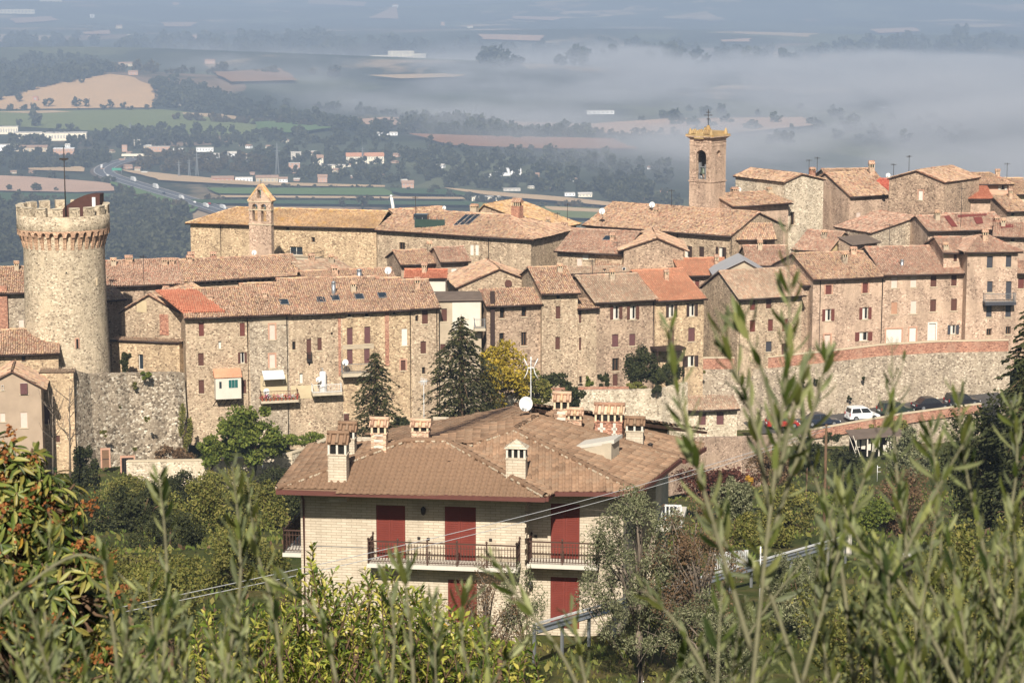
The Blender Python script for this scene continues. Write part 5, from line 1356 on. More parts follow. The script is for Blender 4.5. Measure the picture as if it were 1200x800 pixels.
rb = MB()
for nm, pts in PLANES:
    P = [VI @ p for p in pts]; O, u_, v_, n_, _ = plane_frame(P)
    rb.prism([p - n_ * .05 for p in P], -n_ * .12, 1); rb.poly([p - n_ * .04 for p in P], 0)
# soffit boards that close the eaves
zs = ZE - VA.z - .13
def loc2(p): q = VI @ p; return (q.x, q.y)
ro = rb.build('roof', [MAT['tile_villa'], MAT['wood_eave']], villa)
sb = MB(); a, b, c, d = loc2(FL), loc2(FR1), loc2(VB), loc2(FR); bz = VH - .01
sb.prism([(a[0] + .1, a[1] + .08, bz), (b[0] - .08, b[1] + .08, bz), (b[0] - .08, Y2 + .02, bz), (a[0] + .1, Y2 + .02, bz)], (0, 0, -.05))
sb.prism([(W1 + .01, c[1] + .1, bz - .003), (d[0] - .1, d[1] + .1, bz - .003), (d[0] + .2, 6, bz - .003), (W1 + .01, 6, bz - .003)], (0, 0, -.05))
sb.build('soffit', MAT['wood_eave'], ro)
# tiles: an S shaped tile; the nearest three hundred are parts, the rest one mesh
def s_tile(w=.27, L=.40):
    xs = [-w / 2, -w / 4 + .01, 0, w / 8, w / 4, w * 3 / 8, w / 2 + .012]; zs_ = [.004, 0, .008, .065, .092, .065, .004]
    V = [(x, -L / 2, z + .034) for x, z in zip(xs, zs_)] + [(x, L / 2, z + .004) for x, z in zip(xs, zs_)] + [(x, -L / 2, z * .35) for x, z in zip(xs, zs_)]
    n = len(xs); Fq = [(i, i + 1, i + n + 1, i + n) for i in range(n - 1)] + [(i + 2 * n, i + 1 + 2 * n, i + 1, i) for i in range(n - 1)]
    return np.array(V), np.array(Fq)
SV, SF = s_tile(); sme = np_mesh('roof_tile', SV, SF, MAT['tile_villa']); rngv = np.random.default_rng(7); allT = []; sing = []
for nm, pts in PLANES:
    P = [VI @ p for p in pts]; O, u_, v_, n_, poly = plane_frame(P)
    us = [p[0] for p in poly]; vs = [p[1] for p in poly]; du, dv = .27, .345
    Ag, Bg = np.meshgrid(np.arange(min(us) + du / 2, max(us), du), np.arange(min(vs) + dv * .4, max(vs) + .05, dv)); Pq = np.stack([Ag.ravel(), Bg.ravel()], 1)
    Pq = Pq[in_poly(Pq, poly)]
    if not len(Pq): continue
    U, V_, N_ = np.array(u_), np.array(v_), np.array(n_); Np = len(Pq)
    pos = np.array(O) + Pq[:, :1] * U + Pq[:, 1:] * V_ + rngv.normal(0, .006, (Np, 1)) * N_
    an = rngv.normal(0, .012, Np); s_ = U * np.cos(an)[:, None] + V_ * np.sin(an)[:, None]; t_ = V_ * np.cos(an)[:, None] - U * np.sin(an)[:, None] + N_ * rngv.normal(0, .012, Np)[:, None]
    Ms = np.stack([s_, t_, np.cross(s_, t_)], 2)
    k = np.zeros(Np, bool)
    if nm == 'front':
        order = np.argsort(Pq[:, 1]); k[order[:300]] = True
        sing = [(Ms[i], pos[i]) for i in np.where(k)[0]]
    allT.append(spread(SV, SF, Ms[~k], pos[~k]))
for M_, p in sing:
    o = link('roof_tile', sme, ro); mm = Matrix([list(M_[0]) + [p[0]], list(M_[1]) + [p[1]], list(M_[2]) + [p[2]], [0, 0, 0, 1]]); o.matrix_local = mm
mv, mf = merge(allT); link('roof_tiles', np_mesh('roof_tiles', mv, mf, MAT['tile_villa']), ro, kind='stuff')
# ridge tiles bedded in pale mortar
rt = MB(); rt.tube([(0, 0, 0), (0, .44, .0)], [.135, .11], 8, 0, False); rt = rt.mesh('ridge_tile', [MAT['tile_villa'], MAT['slab_white']])
mo = MB()
for a, b in ((FL, RL), (RL, RR), (FR1, RR), (FR, A1), (A1, A2), (BR, A2), (A1, PT), (R3b, T3b)):
    a, b = VI @ a, VI @ b; d = b - a; n = max(2, int(d.length / .40)); q = d.to_track_quat('Y', 'Z').to_matrix().to_4x4()
    for i in range(n):
        o = link('ridge_tile', rt, ro); o.matrix_local = Matrix.Translation(a + d * (i / n) + Vector((0, 0, .05))) @ q
    sd_ = Vector((d.y, -d.x, 0)).normalized()
    for sg in (-1, 1):
        for i in range(n * 2):
            if rngv.random() < .6: p = a + d * ((i + .1) / n / 2) + sd_ * sg * .13 + Vector((0, 0, .035)); mo.bar(p, p + d.normalized() * .17, .05, .06)
mo.build('mortar', MAT['concrete'], ro, kind='stuff')
gm = MB()
for a, b in ((FL, FR1), (FR1, VB + Vector((-.05, -.1, 0))), (VB, FR), (FR, BR), (R3a, R3b), (FL, BL)):
    a, b = VI @ a, VI @ b; n = (b - a).cross(Vector((0, 0, 1))).normalized(); 
    gm.bar(a + n * .06 + Vector((0, 0, -.10)), b + n * .06 + Vector((0, 0, -.10)), .14, .17)
gm.build('gutter', MAT['gutter_red'], ro)
m = MB(); u, _ = vuv(357, 640); m.tube([(u, -.1, 0), (u, -.1, VH - .75), (u - .1, -.62, VH - .12)], .05, 8); m.build('drainpipe', MAT['gutter_red'], villa)
m = MB(); a, za = vuv(366, 639); b, _ = vuv(444, 639); m.bar((a, -.012, za), (b, -.012, za), .02); m.bar((a, -.012, za), (a, -.012, .3), .02); m.build('cable_run', MAT['metal_grey'], villa)
def lamp(px, py, back):
    x, z = vuv(px, py, back); m = MB(); m.box(x - .05, back - .06, z - .1, x + .05, back - .002, z + .12); m.tube([(x, back - .06, z + .12), (x, back - .2, z + .17)], .015, 5); m.lathe([(.02, .2), (.11, .10), (.09, -.10), (.03, -.16)], 8, (x, back - .2, z)); m.build('wall_lamp', MAT['metal_dark'], villa)
lamp(497, 597.5, 0); lamp(622.5, 684, Y2)
for px, py, bk in ((491, 630, 0), (502, 631, 0), (575, 632, 0), (628, 628, Y2), (628, 711, Y2)):
    x, z = vuv(px, py, bk); m = MB(); m.box(x - .06, bk - .05, z - .05, x + .06, bk - .002, z + .05); m.build('wall_box', MAT['metal_dark'], villa)
# balconies
def vbalcony(px0, px1, yt, back, proud, rail, xl=None):
    b_ = back - proud
    if xl is None: (u0, z), (u1, _) = vuv(px0, yt, b_), vuv(px1, yt, b_)
    else: u0, u1, z = xl
    y0, y1 = (b_, back) if xl is None else (back, back + proud)
    m = MB(); m.box(u0, y0, z - .16, u1, y1 - .003, z); bo = m.build('balcony', MAT['slab_white'], villa)
    m = MB()
    runs = [((u0 + .05, y0 + .05), (u1 - .05, y0 + .05)), ((u0 + .05, y0 + .05), (u0 + .05, y1 - .03))] + ([((u1 - .05, y0 + .05), (u1 - .05, y1 - .03))] if xl is None else [])
    for (xa, ya), (xb, yb) in runs:
        for zz, w in ((rail, .05), (rail * .80, .025), (.10, .03)): m.bar((xa, ya, z + zz), (xb, yb, z + zz), w)
    m.build('handrail', MAT['rail_iron'], bo)
    bm = MB(); bm.box(-.011, -.011, .0, .011, .011, rail * .82); bm.box(-.02, -.02, rail * .36, .02, .02, rail * .44); bm = bm.mesh('baluster', MAT['rail_iron'])
    pm_ = MB(); pm_.box(-.025, -.025, 0, .025, .025, rail + .06); pm_.lathe([(.045, rail + .06), (.05, rail + .10), (.01, rail + .15)], 8); pm_ = pm_.mesh('rail_post', MAT['rail_iron'])
    for (xa, ya), (xb, yb) in runs:
        L = math.hypot(xb - xa, yb - ya); n = int(L / .115); k = max(1, round(L / 1.15))
        for i in range(1, n): o = link('baluster', bm, bo); o.location = (xa + (xb - xa) * i / n, ya + (yb - ya) * i / n, z + .1)
        for i in range(k + 1): o = link('rail_post', pm_, bo); o.location = (xa + (xb - xa) * i / k, ya + (yb - ya) * i / k, z)
    br = MB()
vbalcony(430, 606.5, 660, 0, 1.05, .92)
vbalcony(617.5, 700, 660.5, Y2, 1.05, .92)
m = MB(); m.box(-.03, -.035, VH - .36, W1 + .02, -.002, VH - .02); m.box(W1 + .06, Y2 - .035, VH - .36, W2, Y2 - .002, VH - .02); m.build('eave_shade_board', MAT['wood_eave'], villa)  # dark timber band whose colour also paints in the shadow under the soffit
zl = vuv(430, 660, -1.05)[1] - .25
vbalcony(0, 0, 0, .9, 4.2, .95, (-1.0, 0, zl + .05))
# side terrace at the right with white pales
tz = (VI @ at(795, 598, 98)).z; x0, x1, y0, y1 = W2 + .905, W2 + 2.0, 6.2, 10.0
m = MB(); m.box(x0, y0, tz - .2, x1, y1, tz); bo = m.build('balcony', MAT['slab_white'], villa)
m = MB(); m.bar((x0, y0 + .04, tz + .92), (x1, y0 + .04, tz + .92), .07); m.build('handrail', MAT['metal_white'], bo)
bm = MB(); bm.box(-.03, -.015, 0, .03, .015, .9); bm = bm.mesh('pale', MAT['metal_white'])
for i in range(7): o = link('pale', bm, bo); o.location = (x0 + .1 + i * .165, y0 + .04, tz + .001)
# chimneys
def vchim(px, yb, w, h, kind, Y=None, tri=None, mats=None, bands=None):
    p = at(px, yb, Y) if Y else on_pl(px, yb, tri); sc = F / proj(p)[2]; Wc, Hc = w / sc, h / sc
    o = chimney_mb(Wc, Wc * .75, Hc, kind).build('chimney', [MAT[k] for k in mats], villa); q = VI @ p; o.location = q
    if bands:
        m = MB()
        for bx, bz, bw, bh in bands: m.box((bx - bw / 2) * Wc, -Wc * .375 - .022, bz * Hc, (bx + bw / 2) * Wc, -Wc * .375 + .02, (bz + bh) * Hc)
        m.build('pale_brick', MAT['slab_white'], o)
    return o
WG = (R3a, R3b, T3b)
pb = ['villa_brick', 'tile_villa', 'pane_dark', 'slab_white']; rb_ = ['brick_stone', 'tile_old', 'pane_dark', 'plaster_cream']; rr_ = ['brick_wall', 'tile_old', 'pane_dark', 'plaster_cream']
vchim(397, 561, 22, 54, 'tile', None, (FL, FR1, RL), pb)
vchim(408, 534, 18, 38, 'tile', None, (BL, FL, RL), pb)
vchim(445, 527, 18, 36, 'tile', None, (BL, FL, RL), rb_, [(0, .1, .6, .08), (0, .3, .6, .08), (0, .5, .6, .08)])
vchim(493.5, 520, 20, 27, 'tile', 95.0, None, rb_)
vchim(605.5, 563, 23, 50, 'pyramid', None, (VB, FR, A1), ['villa_brick', 'concrete', 'pane_dark', 'slab_white'])
vchim(658.5, 500, 18, 39, 'tile', None, WG, rb_, [(0, .06, .55, .08), (0, .24, .55, .08), (0, .42, .55, .08)])
vchim(674, 505, 16, 25, 'tile', None, WG, rb_)
vchim(714, 515, 32, 41, 'tile', None, WG, rr_, [(-.25, .02, .28, .07), (-.25, .17, .28, .07), (-.25, .34, .28, .07), (.22, .02, .2, .07), (.22, .17, .2, .07), (.22, .34, .2, .07), (-.25, .1, .1, .48), (.22, .1, .1, .48)])
vchim(744, 522, 20, 32, 'tile', None, WG, pb)
o = chimney_mb(.2, .2, .42, 'metal').build('flue_vent', [MAT['metal_dark'], MAT['metal_dark'], MAT['pane_dark']], villa); o.location = VI @ on_pl(762, 530, WG)
# wedge dormer on the right slope
t0, t1 = on_pl(675, 525, (FR, BR, A1)), on_pl(716, 541, (FR, BR, A1)); t2 = t1 + Vector((0, 0, .80)); ex = e * 1.25
m = MB(); P = [VI @ p for p in (t0, t1, t2)]; exl = VI.to_3x3() @ ex
m.prism([p + exl * .03 for p in P], exl * .94, 0); dm = m.build('dormer', MAT['concrete'], villa)
m = MB(); up = Vector((0, 0, .07)); d_ = (P[2] - P[0]); m.prism([P[0] + Vector((0, 0, -.03)), P[2] + Vector((.12, 0, -.03)), P[2] + Vector((.12, 0, .13)), P[0] + Vector((0, 0, .10))], exl, 0)
m.bar(P[0], P[1] + (P[1] - P[0]) * .05, .06, .10); m.build('dormer_trim', MAT['slab_white'], dm)
# dish with mast, and the thin pole, standing on the roof
pm_ = at(620.5, 489, A2.y + .1); H = at(620.5, 418, A2.y + .1).z - pm_.z
dr = empty('satellite_dish', pm_, 0, label='large white satellite dish on the mast at the villa roof peak', cat='satellite dish')
m = MB(); r = .31; m.lathe([(0.01, 0.0), (r * .35, r * .04), (r * .7, r * .14), (r, r * .27), (r * 1.03, r * .25), (r * .7, r * .11), (0.01, -.03)], 28); o = m.build('reflector', MAT['dish_white'], dr); o.location = (-.13, -.16, .62); o.rotation_euler = (math.pi / 2 - .2, 0, -.42)
m = MB(); m.tube([(-.1, -.2, .40), (-.28, -.62, .48)], .018, 6); m.box(-.33, -.70, .44, -.23, -.58, .54); m.build('feed_arm', MAT['metal_grey'], dr)
m = MB(); m.tube([(0, 0, -.1), (0, 0, .62), (-.1, -.1, .62)], .03, 8); m.build('bracket', MAT['metal_grey'], dr)
ar = empty('television_aerial', pm_ + Vector((.06, .05, 0)), 0, label='white aerial with four curved arms above the villa roof dish', cat='aerial')
m = MB(); m.tube([(0, 0, 0), (0, 0, H)], .026, 8); m.build('mast', MAT['metal_white'], ar)
for sx in (-1, 1):
    m = MB(); m.tube([(sx * .30, 0, H * .97), (sx * .16, 0, H * .86), (sx * .12, 0, H * .80), (sx * .18, 0, H * .72), (sx * .30, 0, H * .64)], .022, 6); m.bar((0, 0, H * .82), (sx * .14, 0, H * .82), .04); m.build('curved_arm', MAT['metal_white'], ar)
for k in range(5):
    m = MB(); z = H * (.62 + .085 * k); m.bar((0, -.35, z), (0, .35, z), .016); m.build('element', MAT['metal_grey'], ar)
aerial(497, 446, 518, 97, 'thin white pole rising between the rear chimneys of the villa', 4, None, 'metal_white', .3, (.99,))

# ------------------------------------------------------------------ cables, guardrail, white fences near the villa
def catenary(name, label, a, b, sag, r):
    P = [a.lerp(b, t / 40) - Vector((0, 0, sag * 4 * t / 40 * (1 - t / 40))) for t in range(41)]; o0 = P[0]
    m = MB(); m.tube([p - o0 for p in P], r, 5); o = m.build(name, MAT['metal_white'], None, label=label, cat='cable', group='overhead cables'); o.location = o0
catenary('overhead_cable', 'upper strand of the pale overhead cable crossing before the villa', at(-60, 752, 47), at(967, 501, 110), .5, .011)
catenary('overhead_cable', 'lower strand of the pale overhead cable crossing before the villa', at(-60, 757, 47), at(967, 504, 110), .6, .011)
def guardrail():
    a, b = at(628, 738, 84.0), at(993, 633, 108); root = empty('guardrail', a, math.atan2((b - a).y, (b - a).x), label='long pale metal guardrail climbing from the villa to the right', cat='guardrail')
    L = (b - a).to_2d().length; dz = b.z - a.z; n = 14
    m = MB(); prof = [(-.02, -.16), (-.09, -.10), (-.02, -.02), (-.02, .02), (-.09, .10), (-.02, .16)]
    for i in range(len(prof) - 1):
        (y0, z0), (y1, z1) = prof[i], prof[i + 1]; m.poly([(0, y0, z0), (L, y0, z0 + dz), (L, y1, z1 + dz), (0, y1, z1)]); m.poly([(0, y0 + .012, z0), (0, y1 + .012, z1), (L, y1 + .012, z1 + dz), (L, y0 + .012, z0 + dz)])
    m.build('beam', MAT['metal_grey'], root)
    m = MB(); m.bar((0, -.03, .26), (L, -.03, .26 + dz), .09, .07); m.build('top_rail', MAT['metal_white'], root)
    pm = MB(); pm.box(-.05, 0, -1.3, .05, .1, .24); pm = pm.mesh('post', MAT['metal_grey'])
    for i in range(n + 1): o = link('post', pm, root); o.location = (L * i / n, 0.02, dz * i / n)
    m = MB(); m.box(L - .05, -.15, dz - .75, L + .2, .15, dz + .42); m.build('end_post', MAT['slab_white'], root)
guardrail()
def pale_fence(label, x0, y0, Y0, x1, y1, Y1, h, step=.17):
    a, b = at(x0, y0, Y0), at(x1, y1, Y1); d = b - a; L = d.to_2d().length; root = empty('white_fence', a, math.atan2(d.y, d.x), label=label, cat='fence', group='white picket fences')
    m = MB(); m.bar((0, 0, h * .95), (L, 0, d.z + h * .95), .07, .08); m.bar((0, 0, .15), (L, 0, d.z + .15), .06); m.build('rail', MAT['metal_white'], root)
    pm = MB(); pm.box(-.04, -.02, -.15, .04, .02, h * .93); pm = pm.mesh('pale', MAT['metal_white'])
    for i in range(int(L / step) + 1): o = link('pale', pm, root); o.location = (i * step, -.03, d.z * i * step / L)
pale_fence('low white picket fence behind the bare bush and guardrail', 838, 663, 101, 876, 659, 103, .6)
# ================================================================== the valley
ZV = -255.0
def val(px, py, lift=0.0):
    """photo pixel -> point on the valley terrain"""
    z = ZV
    for _ in range(16):
        p = at_z(px, py, z); z = z + .7 * (gmesh(p.x, p.y) - z)
    p.z = gmesh(p.x, p.y) + lift * (1 + p.y / 4000)
    return p
FIELD = [0]
def field(col, pts, lift=None, sub=1):
    FIELD[0] += 1; lift = lift or (0.5 + 0.12 * FIELD[0])
    nm = 'field_soil_%d' % FIELD[0]
    g = G(nm); v = g.n('NewGeometry').outputs['Position']
    k = g.math('ADD', g.math('MULTIPLY', g.noise(g.scale(v, (1, .35, 0)), .02, 5, .7), .62), g.math('MULTIPLY', g.noise(g.scale(v, (.25, 2.2, 0)), .02, 3, .6), .38)); d = tuple(x * .86 for x in col[:3]) + (1,); u = tuple(min(1, x * 1.12) for x in col[:3]) + (1,)
    mat = g.done(g.ramp(k, [(.3, d), (.7, u)]), .95, spec=.05)
    # densify the outline and fill on the terrain so that it drapes over it
    P = []
    for i in range(len(pts)):
        a, b = pts[i], pts[(i + 1) % len(pts)]; n = max(1, int(math.hypot(b[0] - a[0], b[1] - a[1]) / 12))
        P += [(a[0] + (b[0] - a[0]) * t / n, a[1] + (b[1] - a[1]) * t / n) for t in range(n)]
    m = MB(); ys = [p[1] for p in pts]; y0, y1 = min(ys), max(ys); n = max(2, int((y1 - y0) / 2.0))
    def span(y):
        xs = []
        for i in range(len(pts)):
            (xa, ya), (xb, yb) = pts[i], pts[(i + 1) % len(pts)]
            if ya != yb and min(ya, yb) <= y <= max(ya, yb): xs.append(xa + (xb - xa) * (y - ya) / (yb - ya))
        return (min(xs), max(xs)) if xs else None
    rows = []; x0_ = pts[0][0]
    for j in range(n + 1):
        y = y0 + 1e-4 + (y1 - y0 - 2e-4) * j / n; s = span(y)
        if s: rows.append([val(s[0] + (s[1] - s[0]) * i / 10 + ((math.sin(y * 1.7 + i) + math.sin(y * .6 + x0_ * .1 + i)) * 1.6 if i in (0, 10) else 0), y, lift) for i in range(11)])
    for a, b in zip(rows, rows[1:]):
        for i in range(10): m.poly([b[i], b[i + 1], a[i + 1], a[i]], 0, True)
    m.build('field', mat, kind='structure')
TAN, PINK, GRN, OLV, DKG, BRN = c3(186, 158, 122), c3(182, 150, 126), c3(92, 112, 66), c3(112, 118, 72), c3(66, 84, 54), c3(148, 108, 82)
field(c3(196, 160, 118), [(-8, 129), (-8, 116), (30, 106), (60, 99), (106, 91), (128, 87.5), (150, 89.5), (178, 101), (181, 116), (178, 127.5), (120, 128)])
field(OLV, [(-8, 129.5), (190, 129), (250, 136), (400, 149), (330, 162), (140, 156), (-8, 148)])
field(TAN, [(-8, 131), (60, 130.5), (90, 132), (40, 134), (-8, 133.5)]); field(TAN, [(212, 133), (250, 133.5), (284, 138.5), (278, 141), (215, 136)])
field(PINK, [(-8, 207), (40, 209), (125, 215.5), (141, 226), (90, 227), (-8, 225)]); field(TAN, [(33, 197.5), (96, 196.5), (99, 203), (36, 202.5)])
field(DKG, [(-8, 227.5), (140, 228), (230, 244), (170, 256), (-8, 250)]); field(GRN, [(130, 215), (190, 228), (232, 246), (210, 262), (150, 238)]); field(PINK, [(184, 258), (212, 256), (218, 262), (190, 266)])
field(TAN, [(140, 201), (300, 216), (452, 219.5), (452, 222), (300, 220), (190, 214)]); field(GRN, [(240, 223), (452, 223), (462, 232), (260, 231)]); field(TAN, [(258, 232), (540, 233.5), (545, 236.5), (260, 235.5)]); field(DKG, [(220, 237), (560, 238), (560, 244), (240, 243)])
field(TAN, [(521, 223.5), (590, 229), (660, 234.5), (760, 245), (760, 249), (650, 239), (560, 231)]); field(OLV, [(560, 241), (760, 251), (760, 262), (560, 256)]); field(TAN, [(640, 246), (770, 252), (780, 257), (640, 250)]); field(DKG, [(452, 224), (520, 225), (560, 233), (470, 232)])
field(BRN, [(478, 160), (540, 162), (716, 166), (748, 178), (640, 178), (530, 174)]); field(PINK, [(396, 146), (450, 141), (570, 145), (700, 149), (690, 154), (570, 152), (430, 150)]); field(PINK, [(648, 156), (700, 148), (800, 142), (940, 141), (960, 150), (830, 163), (700, 160)])
field(GRN, [(300, 146), (372, 148), (400, 152), (340, 160), (300, 156)]); field(TAN, [(433, 92), (520, 90), (560, 93), (470, 96)]); field(c3(150, 118, 92), [(250, 88), (330, 84), (350, 98), (270, 100)])
for q in ([(10, 23), (60, 21), (70, 26), (20, 29)], [(360, 4), (430, 6), (425, 9), (362, 8)], [(430, 15), (465, 14), (470, 20), (436, 21)], [(190, 28), (230, 28), (226, 33), (192, 33)], [(560, 42), (640, 44), (630, 50), (565, 48)], [(700, 56), (780, 57), (790, 61), (705, 61)], [(285, 46), (310, 47), (306, 51), (287, 50)], [(1020, 36), (1070, 34), (1080, 40), (1030, 41)], [(840, 48), (880, 47), (880, 51), (846, 51)], [(600, 20), (660, 22), (650, 26), (604, 25)], [(96, 38), (130, 37), (128, 42), (98, 42)]):
    field(PINK, q, 2.0)

# ------------------------------------------------------------------ trees of leaf clumps
for nm, cols, tr in (('leaf_far', [c3(47, 50, 34), c3(59, 61, 40), c3(74, 74, 49), c3(51, 51, 36)], .1), ('leaf_far_brown', [c3(72, 65, 42), c3(83, 70, 46), c3(60, 58, 37)], .1),
                     ('leaf_fir', [c3(43, 45, 26), c3(57, 58, 32), c3(76, 73, 43), c3(50, 50, 29)], .1), ('leaf_green', [c3(72, 87, 34), c3(99, 110, 45), c3(125, 128, 56), c3(58, 74, 29)], .25), ('leaf_yellow', [c3(150, 132, 42), c3(182, 154, 52), c3(120, 112, 44), c3(196, 170, 70)], .3),
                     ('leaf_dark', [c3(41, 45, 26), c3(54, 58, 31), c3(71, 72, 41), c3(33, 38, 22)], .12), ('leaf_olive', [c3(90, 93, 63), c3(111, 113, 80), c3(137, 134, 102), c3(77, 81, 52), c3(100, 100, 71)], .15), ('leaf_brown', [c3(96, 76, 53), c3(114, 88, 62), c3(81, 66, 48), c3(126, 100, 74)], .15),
                     ('leaf_red', [c3(79, 46, 37), c3(91, 55, 42), c3(69, 42, 34)], .15), ('leaf_scrub', [c3(91, 96, 43), c3(112, 109, 52), c3(130, 121, 64), c3(71, 80, 36)], .2), ('leaf_laurel', [c3(85, 100, 29), c3(115, 126, 42), c3(149, 149, 60), c3(178, 167, 77), c3(95, 112, 36)], .25),
                     ('leaf_chestnut', [c3(79, 91, 35), c3(108, 113, 50), c3(136, 131, 70), c3(64, 78, 29), c3(120, 116, 56)], .25), ('leaf_rust', [c3(136, 82, 46), c3(156, 98, 56), c3(116, 68, 44), c3(176, 128, 66)], .25), ('leaf_gold', [c3(190, 146, 50), c3(206, 166, 70), c3(170, 120, 44)], .3),
                     ('leaf_shoot', [c3(96, 103, 61), c3(115, 120, 77), c3(138, 138, 98), c3(79, 88, 50), c3(105, 108, 70)], .2)):
    foliage(nm, cols, tr, clump=.01 if 'far' in nm else .6)
foliage('grass_blade', [c3(84, 98, 40), c3(104, 112, 52), c3(124, 122, 66)], .2)
QV = np.array([(0, -.5, 0), (.5, .05, .06), (0, .5, 0), (-.5, .05, .06)]); QF = np.array([(0, 1, 2, 3)])
def leaf_cloud(rng, pos, axis, L, w=.5, flat=0.0):
    n = len(pos); up = rdirs(rng, n); 
    if flat: up = unit(up * (1 - flat) + np.array([0, 0, 1.0]) * flat * 1.5)
    return spread(QV, QF, leaf_frames(axis, up, L, L * w), pos)
def crown_pts(rng, n, clumps, R, c, cr=.34, shell=.55):
    """leaf positions in clumps spread through an ellipsoid"""
    R = np.array(R, float); d = rdirs(rng, clumps); r = rng.random(clumps) ** (1 / 3.0) * (1 - shell * 0) ; r = np.maximum(r, shell * rng.random(clumps) ** .3)
    cc = d * r[:, None] * R * .86; k = rng.integers(0, clumps, n); s = R * cr * rng.uniform(.55, 1.15, clumps)[k][:, None]
    q = rdirs(rng, n) * (rng.random(n) ** .45)[:, None] * s
    return np.array(c) + cc[k] + q, cc
FAR = []
rng0 = np.random.default_rng(5)
for i in range(6):
    p, _ = crown_pts(rng0, 150, 12, (.5, .5, .5), (0, 0, .52), .42); FAR.append(leaf_cloud(rng0, p, rdirs(rng0, len(p)), rng0.uniform(.16, .30, len(p)), .8))
def wood(label, poly, n, size, mat='leaf_far', seed=1, jit=.35, kind='stuff', aspect=(.8, 1.15)):
    rng = np.random.default_rng(seed); xs = [p[0] for p in poly]; ys = [p[1] for p in poly]; parts = []; k = 0
    while k < n:
        x, y = rng.uniform(min(xs), max(xs)), rng.uniform(min(ys), max(ys))
        if not in_poly(np.array([[x, y]]), poly)[0]: continue
        p = val(x, y); s = size * rng.uniform(1 - jit, 1 + jit); V, Fq = FAR[rng.integers(0, 6)]; a = rng.uniform(0, 6.28); c, s_ = math.cos(a), math.sin(a)
        Q = V @ np.array([[c, s_, 0], [-s_, c, 0], [0, 0, 1]]) * np.array([s, s, s * rng.uniform(*aspect)]) + np.array(p) - np.array([0, 0, s * .08]); parts.append((Q, Fq)); k += 1
    V, Fq = merge(parts); link('woodland', np_mesh('woodland', V, Fq, MAT[mat]), label=label, kind='stuff')
wood('dark wood behind the left side of the round tower', [(-10, 240), (60, 246), (140, 240), (225, 262), (222, 306), (-10, 308)], 420, 15, seed=2)
wood('hedge and wood left of the motorway', [(135, 226), (170, 234), (225, 252), (222, 262), (130, 240)], 50, 10, seed=3)
wood('wood behind the tan hill', [(-10, 122), (-10, 86), (40, 74), (100, 76), (132, 84), (100, 93), (30, 108)], 260, 26, seed=4)
wood('wood right of the tan hill', [(180, 100), (200, 92), (230, 104), (300, 128), (400, 146), (395, 152), (300, 142), (190, 126)], 190, 20, seed=5)
wood('tree belt along the suburb', [(-10, 166), (60, 160), (160, 152), (310, 156), (450, 158), (460, 170), (330, 172), (120, 176), (-10, 178)], 170, 15, seed=6)
wood('trees of the suburb', [(-10, 180), (130, 180), (128, 196), (30, 200), (-10, 194)], 90, 13, seed=7)
wood('brown wood right of the motorway', [(165, 184), (290, 182), (330, 200), (230, 206), (160, 198)], 130, 12, 'leaf_far_brown', seed=8)
wood('trees of the far suburb', [(290, 178), (370, 166), (470, 172), (480, 212), (440, 218), (290, 206)], 150, 12, seed=9)
wood('tree line in the valley fields', [(467, 146), (540, 147), (600, 155), (694, 158), (694, 165), (600, 165), (470, 158)], 180, 20, seed=10)
wood('wood in the thin mist', [(470, 180), (560, 176), (700, 182), (790, 200), (790, 236), (700, 232), (610, 222), (500, 224)], 220, 14, seed=11)
wood('trees before the nave roof', [(700, 228), (790, 236), (800, 250), (730, 244)], 40, 12, seed=12)
wood('tree belt beyond the suburb', [(300, 136), (340, 138), (460, 152), (440, 160), (330, 146)], 60, 20, seed=13)
wood('far wood under the distant hill', [(560, 66), (700, 60), (900, 66), (1190, 44), (1190, 60), (900, 82), (700, 80), (560, 80)], 150, 46, seed=14)
wood('far wood in the mist', [(700, 130), (960, 128), (1120, 150), (1180, 170), (900, 170), (760, 150)], 60, 18, seed=15)
wood('far dark wood band', [(-10, 52), (300, 44), (560, 56), (420, 66), (120, 66), (-10, 66)], 150, 44, seed=16)
for k, (xa, ya, xb, yb, n, sz) in enumerate(((0, 206, 130, 215, 16, 8), (140, 229, 226, 247, 20, 9), (240, 222, 452, 222.5, 26, 6), (240, 237, 460, 237, 26, 7), (460, 224, 640, 246, 30, 8), (560, 240, 770, 250, 30, 7), (-5, 130, 190, 129, 14, 10), (200, 140, 390, 152, 40, 13), (300, 120, 560, 146, 40, 15), (640, 163, 840, 162, 34, 13), (30, 197, 100, 197, 10, 8), (120, 84, 400, 90, 40, 20), (180, 70, 560, 62, 60, 26))):
    wood('hedge and trees along a field edge', [(xa, ya - .8), (xb, yb - .8), (xb, yb + .8), (xa, ya + .8)], n, sz, ('leaf_far', 'leaf_far_brown')[k % 2], 60 + k, .5)
